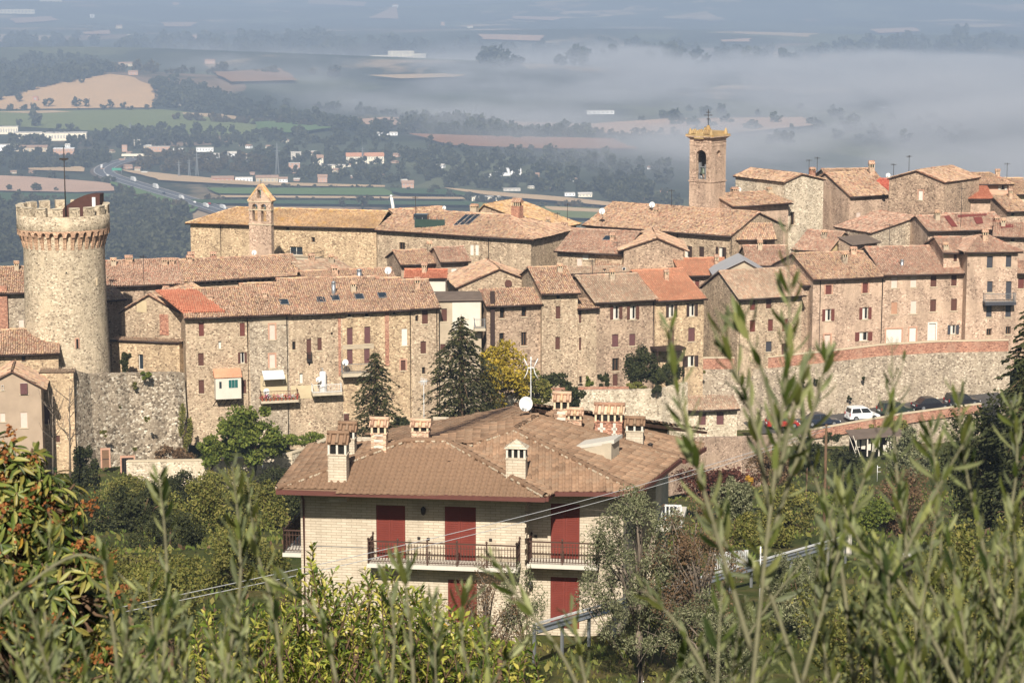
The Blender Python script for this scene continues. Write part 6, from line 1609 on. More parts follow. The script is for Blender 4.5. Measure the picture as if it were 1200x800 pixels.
# single trees one can tell apart
def far_tree(px, py, wpx, label, mat='leaf_far', k=0, group=None):
    p = val(px, py); s = wpx / (F / proj(p)[2]); V, Fq = FAR[k % 6]
    r = empty('valley_tree', p, k * 1.3, label=label, cat='tree', group=group); o = link('crown', np_mesh('crown', V * s * np.array([1, 1, .95]) + np.array([0, 0, s * .08]), Fq, MAT[mat]), r)
    m = MB(); m.tube([(0, 0, -.5), (0, 0, s * .5)], [s * .05, s * .03], 6); m.build('trunk', MAT['bark_brown'], r)
for i, (x, y, w, lb) in enumerate(((43, 225, 13, 'round tree alone on the pale stubble field left of the tower mast'), (10.5, 224, 9, 'tree at the left edge of the pale stubble field'), (66, 225, 6, 'small bush on the stubble field just right of the round tree'), (42, 149, 19, 'big round tree on the green field above the cream factory'), (23, 149, 9, 'narrow tree left of the big round tree on the green field'), (68, 153, 9, 'tree right of the big round tree above the cream factory'), (82, 154, 12, 'wide tree at the right end above the cream factory'),
                                     (57, 126, 12, 'dark tree under the left part of the tan hill'), (90, 126, 13, 'left tree of the joined pair on the lower edge of the tan hill'), (101, 126, 10, 'right tree of the joined pair on the lower edge of the tan hill'), (129, 127, 10, 'tree in the middle of the lower edge of the tan hill'), (144, 127, 8, 'small tree right of the middle on the lower edge of the tan hill'), (183, 127, 11, 'tree at the right end of the tan hill edge'), (23, 120, 11, 'low bush at the left of the tan hill beside the ruin'), (96, 98, 8, 'small bush on the brow of the tan hill'),
                                     (503, 172, 13, 'lone round tree on the red brown field'), (425, 247, 17, 'dark round tree before the long convent ridge'), (402, 243, 10, 'small tree left of the dark round tree before the convent ridge'), (680, 243, 8, 'small tree on the tan strip left of the nave'), (755, 240, 16, 'tree behind the lone dish of the nave ridge'), (741, 158, 8, 'left tree of the row on the pale pink field'), (753, 158, 7, 'second tree of the row on the pale pink field'), (775, 160, 10, 'tree beside the row in the thin mist left of the bell tower'))):
    far_tree(x, y, w, lb, 'leaf_far', i, 'single trees of the valley')

# ------------------------------------------------------------------ motorway, bridge, traffic
MW = [(178, 186), (158, 188.5), (140, 192), (128, 196.5), (122, 201), (124, 206), (136, 211), (158, 218), (188, 227), (218, 236), (240, 243), (256, 248), (280, 256)]
MP = [val(x, y, 1.5) for x, y in MW]
def smooth(P, n=6):
    out = []
    for i in range(len(P) - 1):
        p0, p1, p2, p3 = P[max(i - 1, 0)], P[i], P[i + 1], P[min(i + 2, len(P) - 1)]
        for k in range(n):
            t = k / n; out.append(0.5 * ((2 * p1) + (p2 - p0) * t + (2 * p0 - 5 * p1 + 4 * p2 - p3) * t * t + (3 * p1 - p0 - 3 * p2 + p3) * t ** 3))
    return out + [P[-1]]
MP = smooth(MP); 
def strip(name, off0, off1, lift, mat, kind='structure', dash=None):
    m = MB(); N = []
    for i in range(len(MP)):
        d = MP[min(i + 1, len(MP) - 1)] - MP[max(i - 1, 0)]; d.z = 0; d.normalize(); N.append(Vector((d.y, -d.x, 0)))
    up = Vector((0, 0, lift))
    for i in range(len(MP) - 1):
        if dash and i % dash: continue
        a0, a1, b0, b1 = MP[i] + N[i] * off0 + up, MP[i] + N[i] * off1 + up, MP[i + 1] + N[i + 1] * off0 + up, MP[i + 1] + N[i + 1] * off1 + up
        m.poly([a0, b0, b1, a1] if off1 < off0 else [a1, b1, b0, a0])
    return m.build(name, MAT[mat], kind=kind), N
plain('motorway_grey', c3(92, 92, 94), .9, .1, .05)
strip('motorway_verge', -17, 17, -.6, 'roof_felt')
_, MN = strip('motorway', -12.5, 12.5, 0, 'motorway_grey'); strip('lane_line', -.5, .5, .5, 'metal_white'); strip('lane_line', -12.3, -11.5, .5, 'metal_white'); strip('lane_line', 11.5, 12.3, .5, 'metal_white')
def truck(i, off, L, Hh, mat, label, cat='truck', nm='truck'):
    p = MP[i] + MN[i] * off + Vector((0, 0, .5)); d = MP[min(i + 1, len(MP) - 1)] - MP[i - 1]
    r = empty(nm, p, math.atan2(d.y, d.x), label=label, cat=cat, group='traffic on the motorway')
    m = MB(); m.box(-L / 2, -1.25, .5, L / 2 - (2.6 if L > 6 else L * .3), 1.25, Hh); m.build('cargo_box' if L > 6 else 'cabin', MAT[mat], r)
    m = MB(); m.box((L / 2 - 2.4) if L > 6 else -L / 2 - .01, -1.2, .4, L / 2, 1.2, Hh * .72 if L > 6 else Hh * .6); m.build('cab' if L > 6 else 'body', MAT[mat], r)
    w = MB(); w.tube([(0, -1.3, 0), (0, 1.3, 0)], .5 if L > 6 else .34, 8); w = w.mesh('wheel', MAT['tyre_rubber'])
    for x in (-L * .3, L * .33): o = link('wheel', w, r); o.location = (x, 0, .45)
for i, off, L, Hh, mt, lb, cat, nm in ((66, -5, 15, 4.2, 'metal_white', 'white lorry on the motorway nearest the convent hip roof', 'truck', 'truck'), (63, 6, 13, 4, 'metal_white', 'white lorry second from the convent hip roof', 'truck', 'truck'), (46, -5, 15, 5.2, 'metal_white', 'tall white lorry halfway along the motorway', 'truck', 'truck'), (40, -7, 16, 5.0, 'metal_white', 'white lorry near the motorway bend with the green sign', 'truck', 'truck'), (54, 5, 12, 4, 'metal_white', 'white lorry between the tall lorry and the convent', 'truck', 'truck'),
                                       (58, 5, 4.6, 2.0, 'metal_white', 'white car on the straight part of the motorway', 'car', 'moving_car'), (50, 6, 4.6, 2.0, 'paint_navy', 'dark car behind the tall white lorry on the motorway', 'car', 'moving_car'), (34, 5, 4.6, 2.0, 'metal_white', 'white car in the motorway bend', 'car', 'moving_car'), (22, 4, 10, 4, 'metal_white', 'white van at the far end of the motorway bend', 'van', 'van'), (60, -5, 4.6, 1.9, 'paint_red', 'red car on the straight part of the motorway', 'car', 'moving_car')):
    truck(i, off, L, Hh, MAT[mt] and mt, lb, cat, nm)
p = val(137, 205); sg = empty('motorway_sign', p, 0, label='green motorway sign gantry in the bend', cat='road sign'); plain('sign_green', c3(60, 140, 110), .6, .05)
m = MB(); m.box(-6, -.2, 5.5, 6, .2, 8.5); m.build('sign_panel', MAT['sign_green'], sg); m = MB(); m.tube([(-5.5, .3, -1), (-5.5, .3, 8.3)], .3, 6); m.tube([(5.5, .3, -1), (5.5, .3, 8.3)], .3, 6); m.build('post', MAT['metal_grey'], sg)

# ------------------------------------------------------------------ far buildings
def vbuild(px, py, w, h, label, wall='plaster_cream', roof='tile_red', n=4, rows=2, kind='gable', yaw=0.1, depth=None, cat='building', nm='valley_house', group=None):
    p = val(px, py); sc = F / proj(p)[2]; W, H = w / sc, h / sc; D = depth or min(W, max(8, W * .45)); r = empty(nm, p, yaw, label=label, cat=cat, group=group)
    hw = H * (.72 if kind == 'gable' else .97); m = MB(); m.box(-W / 2, 0, -2, W / 2, D, hw); m.build('wall', MAT[wall], r)
    q = MB()
    if kind == 'gable': q.prism([(-W / 2 - .5, -.6, hw - .05), (-W / 2 - .5, D + .6, hw - .05), (-W / 2 - .5, D / 2, H + .4)], (W + 1, 0, 0))
    else: q.box(-W / 2 - .3, -.3, hw + .002, W / 2 + .3, D + .3, H)
    q.build('roof', MAT[roof], r)
    wm = MB(); ww, wh = W / n * .42, hw / rows * .45; wm.box(-ww / 2, -.06, 0, ww / 2, .05, wh); wm = wm.mesh('window', MAT['sheet_grey'])
    for i in range(n):
        for j in range(rows): o = link('window', wm, r); o.location = (-W / 2 + W * (i + .5) / n, 0, hw * (j + .3) / rows)
plain('factory_cream', c3(236, 224, 196), .8, .04, .05); plain('factory_white', c3(240, 238, 232), .7, .04, .05); plain('roof_pale', c3(200, 192, 178), .8, .08, .05)
for a in ((9, 157.5, 24, 9, 'left wing of the long cream factory at the left edge', 'factory_cream', 'roof_pale', 8, 1, 'flat'), (36, 163.5, 40, 8, 'middle hall of the long cream factory', 'factory_cream', 'roof_pale', 12, 1, 'flat'), (77, 165, 48, 9, 'right hall of the long cream factory', 'factory_cream', 'roof_pale', 14, 1, 'flat'),
          (10, 177.5, 24, 8, 'white warehouse row at the left edge below the cream factory', 'factory_white', 'roof_pale', 8, 1, 'flat'), (37, 178, 36, 7, 'wide red roofed hall below the cream factory', 'plaster_cream', 'tile_red', 9, 1, 'gable'), (75, 187, 24, 13, 'pink and white banded apartment block above the tower mast', 'plaster_pink', 'factory_white', 7, 3, 'flat'),
          (187, 178, 24, 6, 'orange topped shop building right of the motorway bridge', 'plaster_pink', 'roof_pale', 7, 1, 'flat'), (146, 178, 6, 8, 'small red block left of the motorway bridge', 'plaster_pink', 'tile_red', 2, 2, 'flat'), (161, 173, 8, 9, 'pale block above the motorway bridge', 'plaster_white', 'roof_pale', 2, 2, 'flat'), (209, 178, 12, 4, 'low white building right of the orange topped shop', 'factory_white', 'roof_pale', 4, 1, 'flat'), (240, 178, 20, 5, 'long white building in the suburb', 'factory_white', 'roof_pale', 6, 1, 'flat'), (253, 185, 8, 5, 'white gabled house below the long white building', 'factory_white', 'roof_pale', 2, 1, 'gable'), (272, 185, 10, 7, 'white villa right of the white gabled house', 'factory_white', 'roof_pale', 3, 2, 'gable'),
          (261, 214, 26, 7, 'orange brick shed by the pylons left of the bell gable', 'brick_wall', 'tile_red', 5, 1, 'gable'), (286, 214, 20, 6, 'white sheds right of the orange brick shed', 'factory_white', 'roof_pale', 5, 1, 'flat'), (313, 214, 26, 8, 'red roofed houses right of the white sheds', 'plaster_cream', 'tile_red', 6, 1, 'gable'), (332, 214, 10, 6, 'small white house at the end of the red roofed houses', 'factory_white', 'tile_red', 3, 1, 'gable'),
          (428, 192, 44, 12, 'large orange roofed hotel with two rows of windows', 'factory_cream', 'tile_orange_soft', 14, 2, 'gable'), (373, 194, 12, 12, 'cream villa with small turret left of the orange roofed hotel', 'factory_cream', 'tile_red', 3, 2, 'gable'), (386, 200, 38, 6, 'long cream building before the orange roofed hotel', 'factory_cream', 'roof_pale', 12, 1, 'flat'), (378, 214, 11, 9, 'pink house below the cream villa', 'plaster_pink', 'tile_red', 3, 2, 'gable'), (478, 222, 14, 10, 'pink square house with red roof below the thin mist', 'plaster_pink', 'tile_red', 3, 2, 'gable'), (347, 187, 12, 9, 'tall flats left of the cream villa', 'plaster_white', 'roof_pale', 3, 3, 'flat'), (345, 203, 13, 12, 'grey flats below the tall flats', 'plaster_pink', 'roof_pale', 3, 3, 'flat'),
          (596, 206, 30, 8, 'white factory with dark band in the thin mist', 'factory_white', 'factory_white', 8, 1, 'flat'), (572, 208, 12, 4, 'low annex left of the white factory in the mist', 'factory_white', 'roof_pale', 4, 1, 'flat'), (626, 208, 12, 5, 'red roofed house right of the white factory in the mist', 'plaster_pink', 'tile_red', 3, 1, 'gable'), (570, 236, 34, 5, 'long low white sheds behind the red brick chimney', 'factory_cream', 'roof_pale', 9, 1, 'flat'), (686, 231, 16, 5, 'pale shed behind the aerial left of the nave', 'factory_cream', 'roof_pale', 4, 1, 'gable'), (668, 230, 12, 4, 'white cars and shed left of the pale shed', 'factory_white', 'roof_pale', 3, 1, 'flat'), (600, 224, 20, 3, 'flat grey shed before the white factory', 'roof_pale', 'roof_pale', 4, 1, 'flat'),
          (470, 69, 30, 9, 'tall middle block of the far white complex on the opposite slope', 'factory_cream', 'roof_pale', 7, 2, 'flat'), (445, 70, 22, 5, 'left low wing of the far white complex', 'factory_cream', 'roof_pale', 6, 1, 'flat'), (492, 69, 14, 6, 'right low wing of the far white complex', 'factory_cream', 'roof_pale', 4, 1, 'flat'), (50, 99, 11, 7, 'white farmhouse on the brow of the tan hill', 'factory_white', 'tile_red', 3, 2, 'gable'), (41.5, 119, 6, 6, 'small red ruin on the tan hill', 'brick_wall', 'tile_red', 1, 1, 'flat'), (138, 72, 14, 6, 'pink villa on the ridge behind the tan hill', 'plaster_pink', 'tile_red', 4, 1, 'gable'), (147, 78, 16, 5, 'row of farm roofs below the pink villa', 'plaster_cream', 'tile_red', 4, 1, 'gable'), (156, 88, 11, 5, 'pale house at the top right of the tan hill', 'plaster_pink', 'tile_red', 3, 1, 'gable'), (246, 73, 12, 5, 'pink farmhouse at the edge of the mist', 'plaster_pink', 'tile_red', 3, 1, 'gable'), (214, 124, 10, 5, 'cream house in the wood right of the tan hill', 'factory_cream', 'tile_red', 3, 1, 'gable'),
          (450, 159, 32, 3.5, 'long white shed left of the tree line', 'factory_white', 'roof_pale', 8, 1, 'flat'), (704, 134, 32, 4, 'long white roof far out in the mist', 'factory_white', 'roof_pale', 6, 1, 'flat'), (20, 8, 40, 5, 'pale far town blocks in the upper left haze', 'factory_cream', 'roof_pale', 10, 1, 'flat'), (60, 11, 26, 5, 'second row of pale far town blocks in the haze', 'factory_cream', 'roof_pale', 8, 1, 'flat'), (58, 52, 14, 4, 'lone far farm in the left haze', 'factory_cream', 'roof_pale', 3, 1, 'flat'), (108, 21, 5, 4, 'tiny white far house in the haze', 'factory_white', 'roof_pale', 1, 1, 'flat')):
    vbuild(*a)
rs6 = random.Random(4)
ORD = 'first second third fourth fifth sixth seventh eighth ninth tenth eleventh twelfth thirteenth fourteenth fifteenth sixteenth seventeenth eighteenth nineteenth twentieth'.split()
for x0, x1, y0, y1, n, lb, gp in ((130, 330, 166, 205, 20, 'small pale house among the trees of the left suburb', 'small houses of the left suburb'), (330, 480, 165, 215, 14, 'small pale house among the trees around the hotel', 'small houses around the hotel'), (480, 780, 180, 246, 16, 'small pale house in the misty trees beyond the village', 'small houses in the misty trees'), (-5, 130, 168, 205, 9, 'small pale house near the cream factory', 'small houses near the factory'), (100, 560, 8, 70, 12, 'tiny pale farmhouse on the far blue slopes', 'farmhouses of the far slopes')):
    xs6 = sorted(rs6.uniform(x0, x1) for _ in range(n))
    for q6 in range(n):
        lb_ = ORD[q6] + ' from the left: ' + lb
        w = rs6.uniform(4, 9) * (1 if y0 > 100 else .9); vbuild(xs6[q6], rs6.uniform(y0, y1), w, rs6.uniform(2.6, 4.6), lb_, rs6.choice(['factory_white', 'plaster_cream', 'plaster_pink', 'factory_cream']), rs6.choice(['tile_red', 'tile_red', 'roof_pale']), 2, 1, 'gable', rs6.uniform(-.6, .6), None, 'house', 'valley_house', gp)
b0, b1 = val(146, 187.5), val(176, 187.5); br = empty('motorway_bridge', b0, math.atan2((b1 - b0).y, (b1 - b0).x), label='pale flyover bridge at the far end of the motorway', cat='bridge'); L = (b1 - b0).length
m = MB(); m.box(-4, 0, 5, L, 9, 7.5); m.build('deck', MAT['factory_cream'], br)
for k in range(4):
    m = MB(); m.box(L * k / 3 - 1, 2, -3, L * k / 3 + 1, 7, 4.99); m.build('pier', MAT['concrete'], br)
for px, yb, yt, plb in ((231, 206, 178, 'tall lattice pylon left of the orange brick shed'), (222, 206, 186, 'second lattice pylon left of the orange brick shed'), (210, 209, 188, 'lattice pylon nearest the motorway lorries'), (425, 192, 172, 'slim pylon before the orange roofed hotel'), (153, 160, 143, 'pale pylon on the green field above the bridge'), (325, 204, 168, 'pylon behind the red roofed houses of the suburb')):
    p = val(px, yb); H = (yb - yt) / (F / proj(p)[2]); r = empty('lattice_pylon', p, .4, label=plb, cat='pylon', group='pylons of the valley')
    m = MB(); 
    for sx in (-1, 1):
        for sy in (-1, 1): m.bar((sx * H * .05, sy * H * .05, -1), (0, 0, H), .55)
    m.build('legs', MAT['metal_grey'], r); m = MB()
    for f in (.75, .87): m.bar((-H * .12, 0, H * f), (H * .12, 0, H * f), .5)
    m.build('cross_arm', MAT['metal_grey'], r)
p = at(460.5, 252, 312); r = empty('white_flue', p, 0, label='leaning white flue behind the convent ridge', cat='flue'); m = MB(); m.tube([(0.1, 0, -2), (0, 0, 1.2), (-.22, 0, 2.5)], [.26, .24, .20], 8); m.build('pipe', MAT['metal_white'], r); m = MB(); m.tube([(-.22, 0, 2.5), (-.24, 0, 2.75)], [.28, .1], 8); m.build('cowl', MAT['metal_white'], r)
# ================================================================== gardens: trees, bushes, ground cover
def limbs(mb, rng, base, top, r, targets, mi=0):
    """tapered trunk with a bend and limbs towards the targets"""
    b, t = Vector(base), Vector(top); mid = b.lerp(t, .5) + Vector((rng.normal(0, .05), rng.normal(0, .05), 0)) * (t - b).length
    mb.tube([b - Vector((0, 0, .3)), b, mid, t], [r * 1.35, r, r * .8, r * .55], 7, mi)
    for q in targets:
        q = Vector(q); s = mid.lerp(t, rng.uniform(.1, .9)); k = s.lerp(q, .5) + Vector((0, 0, (q - s).length * .12))
        mb.tube([s, k, q], [r * .42, r * .26, r * .10], 5, mi)

def bush(label, px, yt, yb, wpx, Y, mat, n=1600, ls=.16, clumps=26, name='garden_tree', cat='tree', trunk=True, cr=.34, zfrac=.92, w=.55, group=None, dscale=.9, bark='bark_brown', shell=.55, seed=None, bare=0):
    n = int(n * 2.0); ls = ls * 1.25; rng = np.random.default_rng(seed or int(px * 7 + yt)); P0 = at(px, yb, Y); P1 = at(px, yt, Y); sc = F / proj(P0)[2]
    g = float(gz(P0.x, Y)); zb = P0.z
    H = P1.z - zb; R = wpx / sc / 2; rz = H * zfrac / 2; root = empty(name, (P0.x, Y, zb), 0, label=label, cat=cat, group=group); c = (0, 0, H - rz)
    pos, cc = crown_pts(rng, n, clumps, (R, R * dscale, rz), c, cr, shell)
    ax = unit(rdirs(rng, n) + np.array([0, 0, .35])); V, Fq = leaf_cloud(rng, pos, ax, rng.uniform(.7, 1.3, n) * ls, w)
    link('crown', np_mesh('crown', V, Fq, MAT[mat]), root)
    m = MB(); tg = [np.array(c) + q for q in cc[rng.permutation(len(cc))[:max(5, bare)]]]
    limbs(m, rng, (0, 0, min(0, max(g - zb, -1.5)) if trunk else .3), (0, 0, max(.35, H - rz * (1.2 if trunk else 1.0))), max(.05, R * .07) if trunk else .03, tg)
    for q in (cc[:bare] if bare else []):
        q = np.array(c) + q
        for k in range(3):
            e_ = Vector(q + rng.normal(0, .22, 3) * R); m.tube([Vector(q * .4), Vector(q), e_], [.02, .014, .006], 4)
    m.build('trunk', MAT[bark], root)
    return root

def conifer(label, px, yt, yb, wpx, Y, mat='leaf_fir', n=6500, ls=.34, seed=3, droop=.25, name='fir_tree', gap=.12):
    rng = np.random.default_rng(seed); P0 = at(px, yb, Y); P1 = at(px, yt, Y); sc = F / proj(P0)[2]; H = P1.z - P0.z; R = wpx / sc / 2
    root = empty(name, P0, 0, label=label, cat='tree'); nb = 150; m = MB(); pos, ax = [], []
    m.tube([(0, 0, -1.5), (0, 0, H * .5), (0, 0, H)], [R * .075, R * .05, .02], 7)
    for i in range(nb):
        t = (i + rng.random()) / nb; t = t ** .85; z = H * (.03 + .95 * t); a = i * 2.399 + rng.normal(0, .25); L = R * (1 - t) ** .60 * rng.uniform(.45, 1.15) * (1 + .18 * math.sin(a * 2 + z)) + .12; a = i * 2.399 + rng.normal(0, .25)
        d = np.array([math.cos(a), math.sin(a), 0]); k = max(8, int(n / nb * (L / R) * 1.5))
        if i % 3 == 0: e = d * L * .9; m.tube([(0, 0, z), (e[0] * .5, e[1] * .5, z + L * .06), (e[0], e[1], z - L * droop * .8)], [R * .02, R * .013, .01], 4)
        s = rng.random(k) ** .7; p = d[None] * (s * L)[:, None]; p[:, 2] = z + .10 * L * np.sin(s * 3.1) - droop * L * s * s
        sp = (.10 + .24 * (1 - np.abs(s - .5))) * L * .55; side = np.array([-d[1], d[0], 0]); lat = rng.normal(0, 1, k) * sp
        p = p + side[None] * lat[:, None] + np.stack([np.zeros(k), np.zeros(k), -np.abs(rng.normal(0, .05, k)) * L - .12 * np.abs(lat)], 1)
        pos.append(p); ax.append(unit(d[None] * .7 + side[None] * np.sign(lat)[:, None] * .7 + np.array([0, 0, -.35])[None] + rng.normal(0, .25, (k, 3))))
    pos, ax = np.concatenate(pos), np.concatenate(ax); V, Fq = leaf_cloud(rng, pos, ax, rng.uniform(.7, 1.3, len(pos)) * ls, .42, .4)
    link('crown', np_mesh('crown', V, Fq, MAT[mat]), root); m.build('trunk', MAT['bark_brown'], root)
conifer('tall dark fir before the pale plastered house of the village', 541, 368, 518, 142, 218, n=12000, ls=.40)
conifer('smaller slender fir before the grey plaster balcony', 441, 411, 526, 88, 216, n=6000, ls=.38, seed=8, mat='leaf_fir')
bush('yellow leaved tree right of the tall dark fir', 590, 402, 490, 78, 224, 'leaf_yellow', 2600, .30, 30)
bush('brownish shrub between the yellow tree and the terrace wall', 628, 432, 486, 44, 228, 'leaf_scrub', 1200, .26, 18)
bush('dark round evergreen on the terrace before the orange roofed house', 752, 408, 456, 44, 242, 'leaf_dark', 2200, .24, 22, cr=.42)
bush('lower dark evergreen joined to the right of the round one on the terrace', 780, 422, 456, 36, 241.5, 'leaf_dark', 1600, .24, 18, cr=.42)
bush('ivy like bush hanging over the left part of the terrace wall', 668, 450, 484, 34, 231.5, 'leaf_dark', 1400, .24, 18, 'bush', 'bush', False)
bush('small upright bush before the brown door of the terrace', 690, 439, 457, 11, 239, 'leaf_green', 400, .2, 8, 'bush', 'bush', False); bush('small round shrub on a stem before the brown door of the terrace', 707, 437, 457, 17, 239.5, 'leaf_dark', 600, .2, 10, 'bush', 'bush')
bush('low grassy bush under the dark round evergreen', 745, 446, 458, 34, 238.5, 'leaf_scrub', 700, .2, 12, 'bush', 'bush', False); bush('tuft hanging on the terrace wall below the dark round evergreen', 769, 450, 467, 13, 237, 'leaf_dark', 450, .2, 9, 'bush', 'bush', False); bush('little bush on top of the wall at the end of the brick parapet', 820, 430, 441, 13, 256, 'leaf_scrub', 300, .2, 7, 'bush', 'bush', False)
bush('climber covered pergola mass left of the small terrace bushes', 650, 436, 459, 40, 240, 'leaf_dark', 1100, .24, 16, 'bush', 'bush', False)
bush('small clipped cypress on the terrace beside the round tower', 149, 411, 437, 16, 240, 'leaf_dark', 900, .2, 14, 'small_cypress', 'tree', False, .4)
bush('bush growing out of the top of the grey bastion wall', 171, 434, 448, 15, 235.6, 'leaf_green', 500, .2, 9, 'bush', 'bush', False)
for i, (x, y, w, lb) in enumerate(((113, 447, 7, 'upper left tuft of weeds on the bastion wall'), (139, 476, 8, 'middle tuft of weeds on the bastion wall'), (158, 452, 9, 'tuft of weeds on the bastion wall below the hanging bush'), (121, 508, 10, 'tuft of weeds low on the left of the bastion wall'), (172, 492, 7, 'right tuft of weeds on the bastion wall'), (157, 527, 7, 'lowest tuft of weeds on the bastion wall'))):
    bush(lb, x, y - w * .5, y + w * .5, w, 235.6 - (y - 436) * .03 - (0 if x > 130 else 2.4) - (.6 if y > 490 else 0), 'leaf_scrub', 160, .2, 5, 'wall_weed', 'plant', False, dscale=.35, seed=50 + i)
for i, (x, y, w, Y, lb) in enumerate(((927, 448, 9, 259, 'left dark tuft on the rubble retaining wall'), (941, 447, 8, 259.3, 'second dark tuft on the rubble retaining wall'), (956, 446, 5, 259.6, 'third small tuft on the rubble retaining wall'), (996, 466, 7, 260.2, 'tuft on the rubble retaining wall above the white hatchback'), (1012, 444, 5, 260.4, 'small tuft high on the rubble retaining wall'))):
    bush(lb, x, y - w * .5, y + w * .5, w, Y, 'leaf_dark', 140, .2, 5, 'wall_weed', 'plant', False, dscale=.35, seed=70 + i)
bush('broad bright green tree above the low curved garden wall', 300, 473, 552, 92, 213, 'leaf_green', 4200, .30, 46, cr=.26)
bush('yellow green lower tree left of the broad bright one', 250, 508, 552, 52, 214, 'leaf_green', 1600, .28, 22)
bush('dark ivy climbing at the right end of the bastion wall', 219, 470, 534, 16, 236.5, 'leaf_scrub', 700, .24, 16, 'ivy', 'plant', False, dscale=.3)
bush('low brown brush along the foot of the bastion wall', 203, 524, 543, 60, 222, 'leaf_brown', 800, .24, 16, 'bush', 'bush', False)
bush('green weeds before the white boiler balcony', 360, 506, 526, 54, 224, 'leaf_green', 1000, .24, 16, 'bush', 'bush', False); bush('weeds between the slender fir and the villa chimneys', 470, 490, 528, 60, 221, 'leaf_dark', 1400, .26, 18, 'bush', 'bush', False)
bush('dark low greenery under the tall fir', 560, 478, 520, 110, 220, 'leaf_dark', 2400, .26, 30, 'bush', 'bush', False)
bush('dark evergreen bush at the foot of the bastion wall', 100, 514, 586, 42, 196, 'leaf_dark', 2000, .24, 24)
bush('little bush before the iron gate', 154, 556, 582, 24, 190, 'leaf_dark', 600, .22, 12, 'bush', 'bush', False)
bush('dark green bush behind the rust flowered tree', 168, 560, 640, 82, 140, 'leaf_dark', 3000, .17, 34)
bush('olive brown tree left of the villa side balcony', 234, 550, 672, 72, 132, 'leaf_scrub', 3600, .15, 36); bush('deep green tree touching the villa side balcony', 300, 556, 672, 84, 136, 'leaf_scrub', 3600, .16, 36, seed=4)
bush('bushy growth under the villa side balcony', 285, 610, 720, 120, 100, 'leaf_scrub', 3600, .12, 36, seed=9); bush('dark growth left behind the rust flowered tree', 60, 560, 690, 120, 120, 'leaf_dark', 3200, .16, 34, seed=12)
bush('shady bush low between the shoots at the left', 200, 640, 760, 130, 80, 'leaf_scrub', 3400, .10, 36, seed=14)
for px, yt, yb, w, Y, mt, lb in ((150, 552, 606, 74, 184, 'leaf_scrub', 'scrubby bush below the iron gate of the bastion'), (205, 548, 600, 70, 186, 'leaf_dark', 'dark bush in the strip below the low curved wall'), (262, 550, 604, 80, 180, 'leaf_scrub', 'olive green bush below the yellow green lower tree'), (322, 546, 600, 70, 184, 'leaf_dark', 'dark bush between the lamp and the villa eave'), (100, 580, 650, 90, 150, 'leaf_dark', 'dark shrub right of the rust flowered evergreen'), (345, 575, 640, 60, 142, 'leaf_dark', 'dark bush close to the left villa corner'), (200, 598, 670, 110, 120, 'leaf_dark', 'shadowy bush in the middle of the left slope'), (130, 640, 720, 120, 90, 'leaf_scrub', 'low scrub at the foot of the rust flowered evergreen')):
    bush(lb, px, yt, yb, w, Y, mt, 2600, .17 if Y > 130 else .12, 32, seed=int(px + yt))
# right hand gardens
for i, (x, y, w, lb) in enumerate(((1007, 518, 17, 'first round clipped bush from the left under the road parapet'), (1025, 515, 18, 'second round clipped bush from the left under the road parapet'), (1041, 510, 14, 'third round clipped bush from the left under the road parapet'), (1055, 508, 17, 'fourth round clipped bush from the left under the road parapet'))):
    bush(lb, x, y - w * .95, y, w, 243.5, 'leaf_scrub', 700, .2, 16, 'clipped_bush', 'bush', False, .45, seed=20 + i)
bush('small bush at the left below the bend of the road parapet', 974, 505, 522, 22, 242, 'leaf_dark', 600, .22, 12, 'bush', 'bush', False)
bush('dark tree left of the tall bare post in the garden', 945, 512, 566, 46, 206, 'leaf_dark', 1800, .24, 24); bush('round dark olive before the garden shed', 988, 520, 590, 50, 190, 'leaf_dark', 2400, .2, 28); bush('pale olive tree right of the garden lawn', 1062, 500, 580, 56, 196, 'leaf_olive', 2600, .2, 28)
bush('yellow green bush in the middle of the right garden', 1003, 572, 648, 84, 148, 'leaf_green', 3200, .17, 34); bush('grey brown bare bush right of the yellow green one', 1062, 545, 656, 92, 150, 'leaf_brown', 3000, .14, 36, bare=14); bush('dark shrub at the left side of the right garden', 925, 560, 640, 70, 150, 'leaf_scrub', 2400, .17, 30)
bush('wide scrub right of the white picket fence', 893, 596, 660, 84, 116, 'leaf_scrub', 3200, .13, 34, 'bush', 'bush', False); bush('small grey olive behind the villa right corner', 857, 553, 618, 52, 118, 'leaf_olive', 2600, .13, 28)
bush('rust red hedge behind the villa right corner', 842, 543, 592, 100, 172, 'leaf_red', 2800, .2, 30, 'red_hedge', 'hedge', False, .4, dscale=.4); bush('tiny orange shrub at the end of the rust red hedge', 878, 558, 574, 13, 168, 'leaf_gold', 300, .18, 7, 'bush', 'bush', False)
bush('bare brown thicket left of the garden lawn', 905, 520, 580, 60, 182, 'leaf_brown', 1800, .18, 26, bare=8)
conifer('huge dark evergreen at the right edge before the parked cars', 1196, 352, 640, 140, 118, 'leaf_dark', 9000, .30, 11, .2, 'evergreen_tree'); bush('dark evergreen with brown fruits lower at the right edge', 1150, 462, 650, 110, 128, 'leaf_dark', 4600, .19, 44); bush('brown tinged bush low at the right edge', 1150, 600, 790, 170, 78, 'leaf_scrub', 5200, .11, 46, seed=31)
bush('large grey olive standing before the villa right corner', 752, 562, 810, 176, 81.0, 'leaf_olive', 11000, .10, 150, cr=.15, w=.34, bark='bark_grey', bare=14); bush('bare brown bush between the olive and the picket fence', 806, 572, 790, 136, 80.0, 'leaf_brown', 4200, .085, 80, cr=.2, bark='bark_grey', bare=44, w=.4)
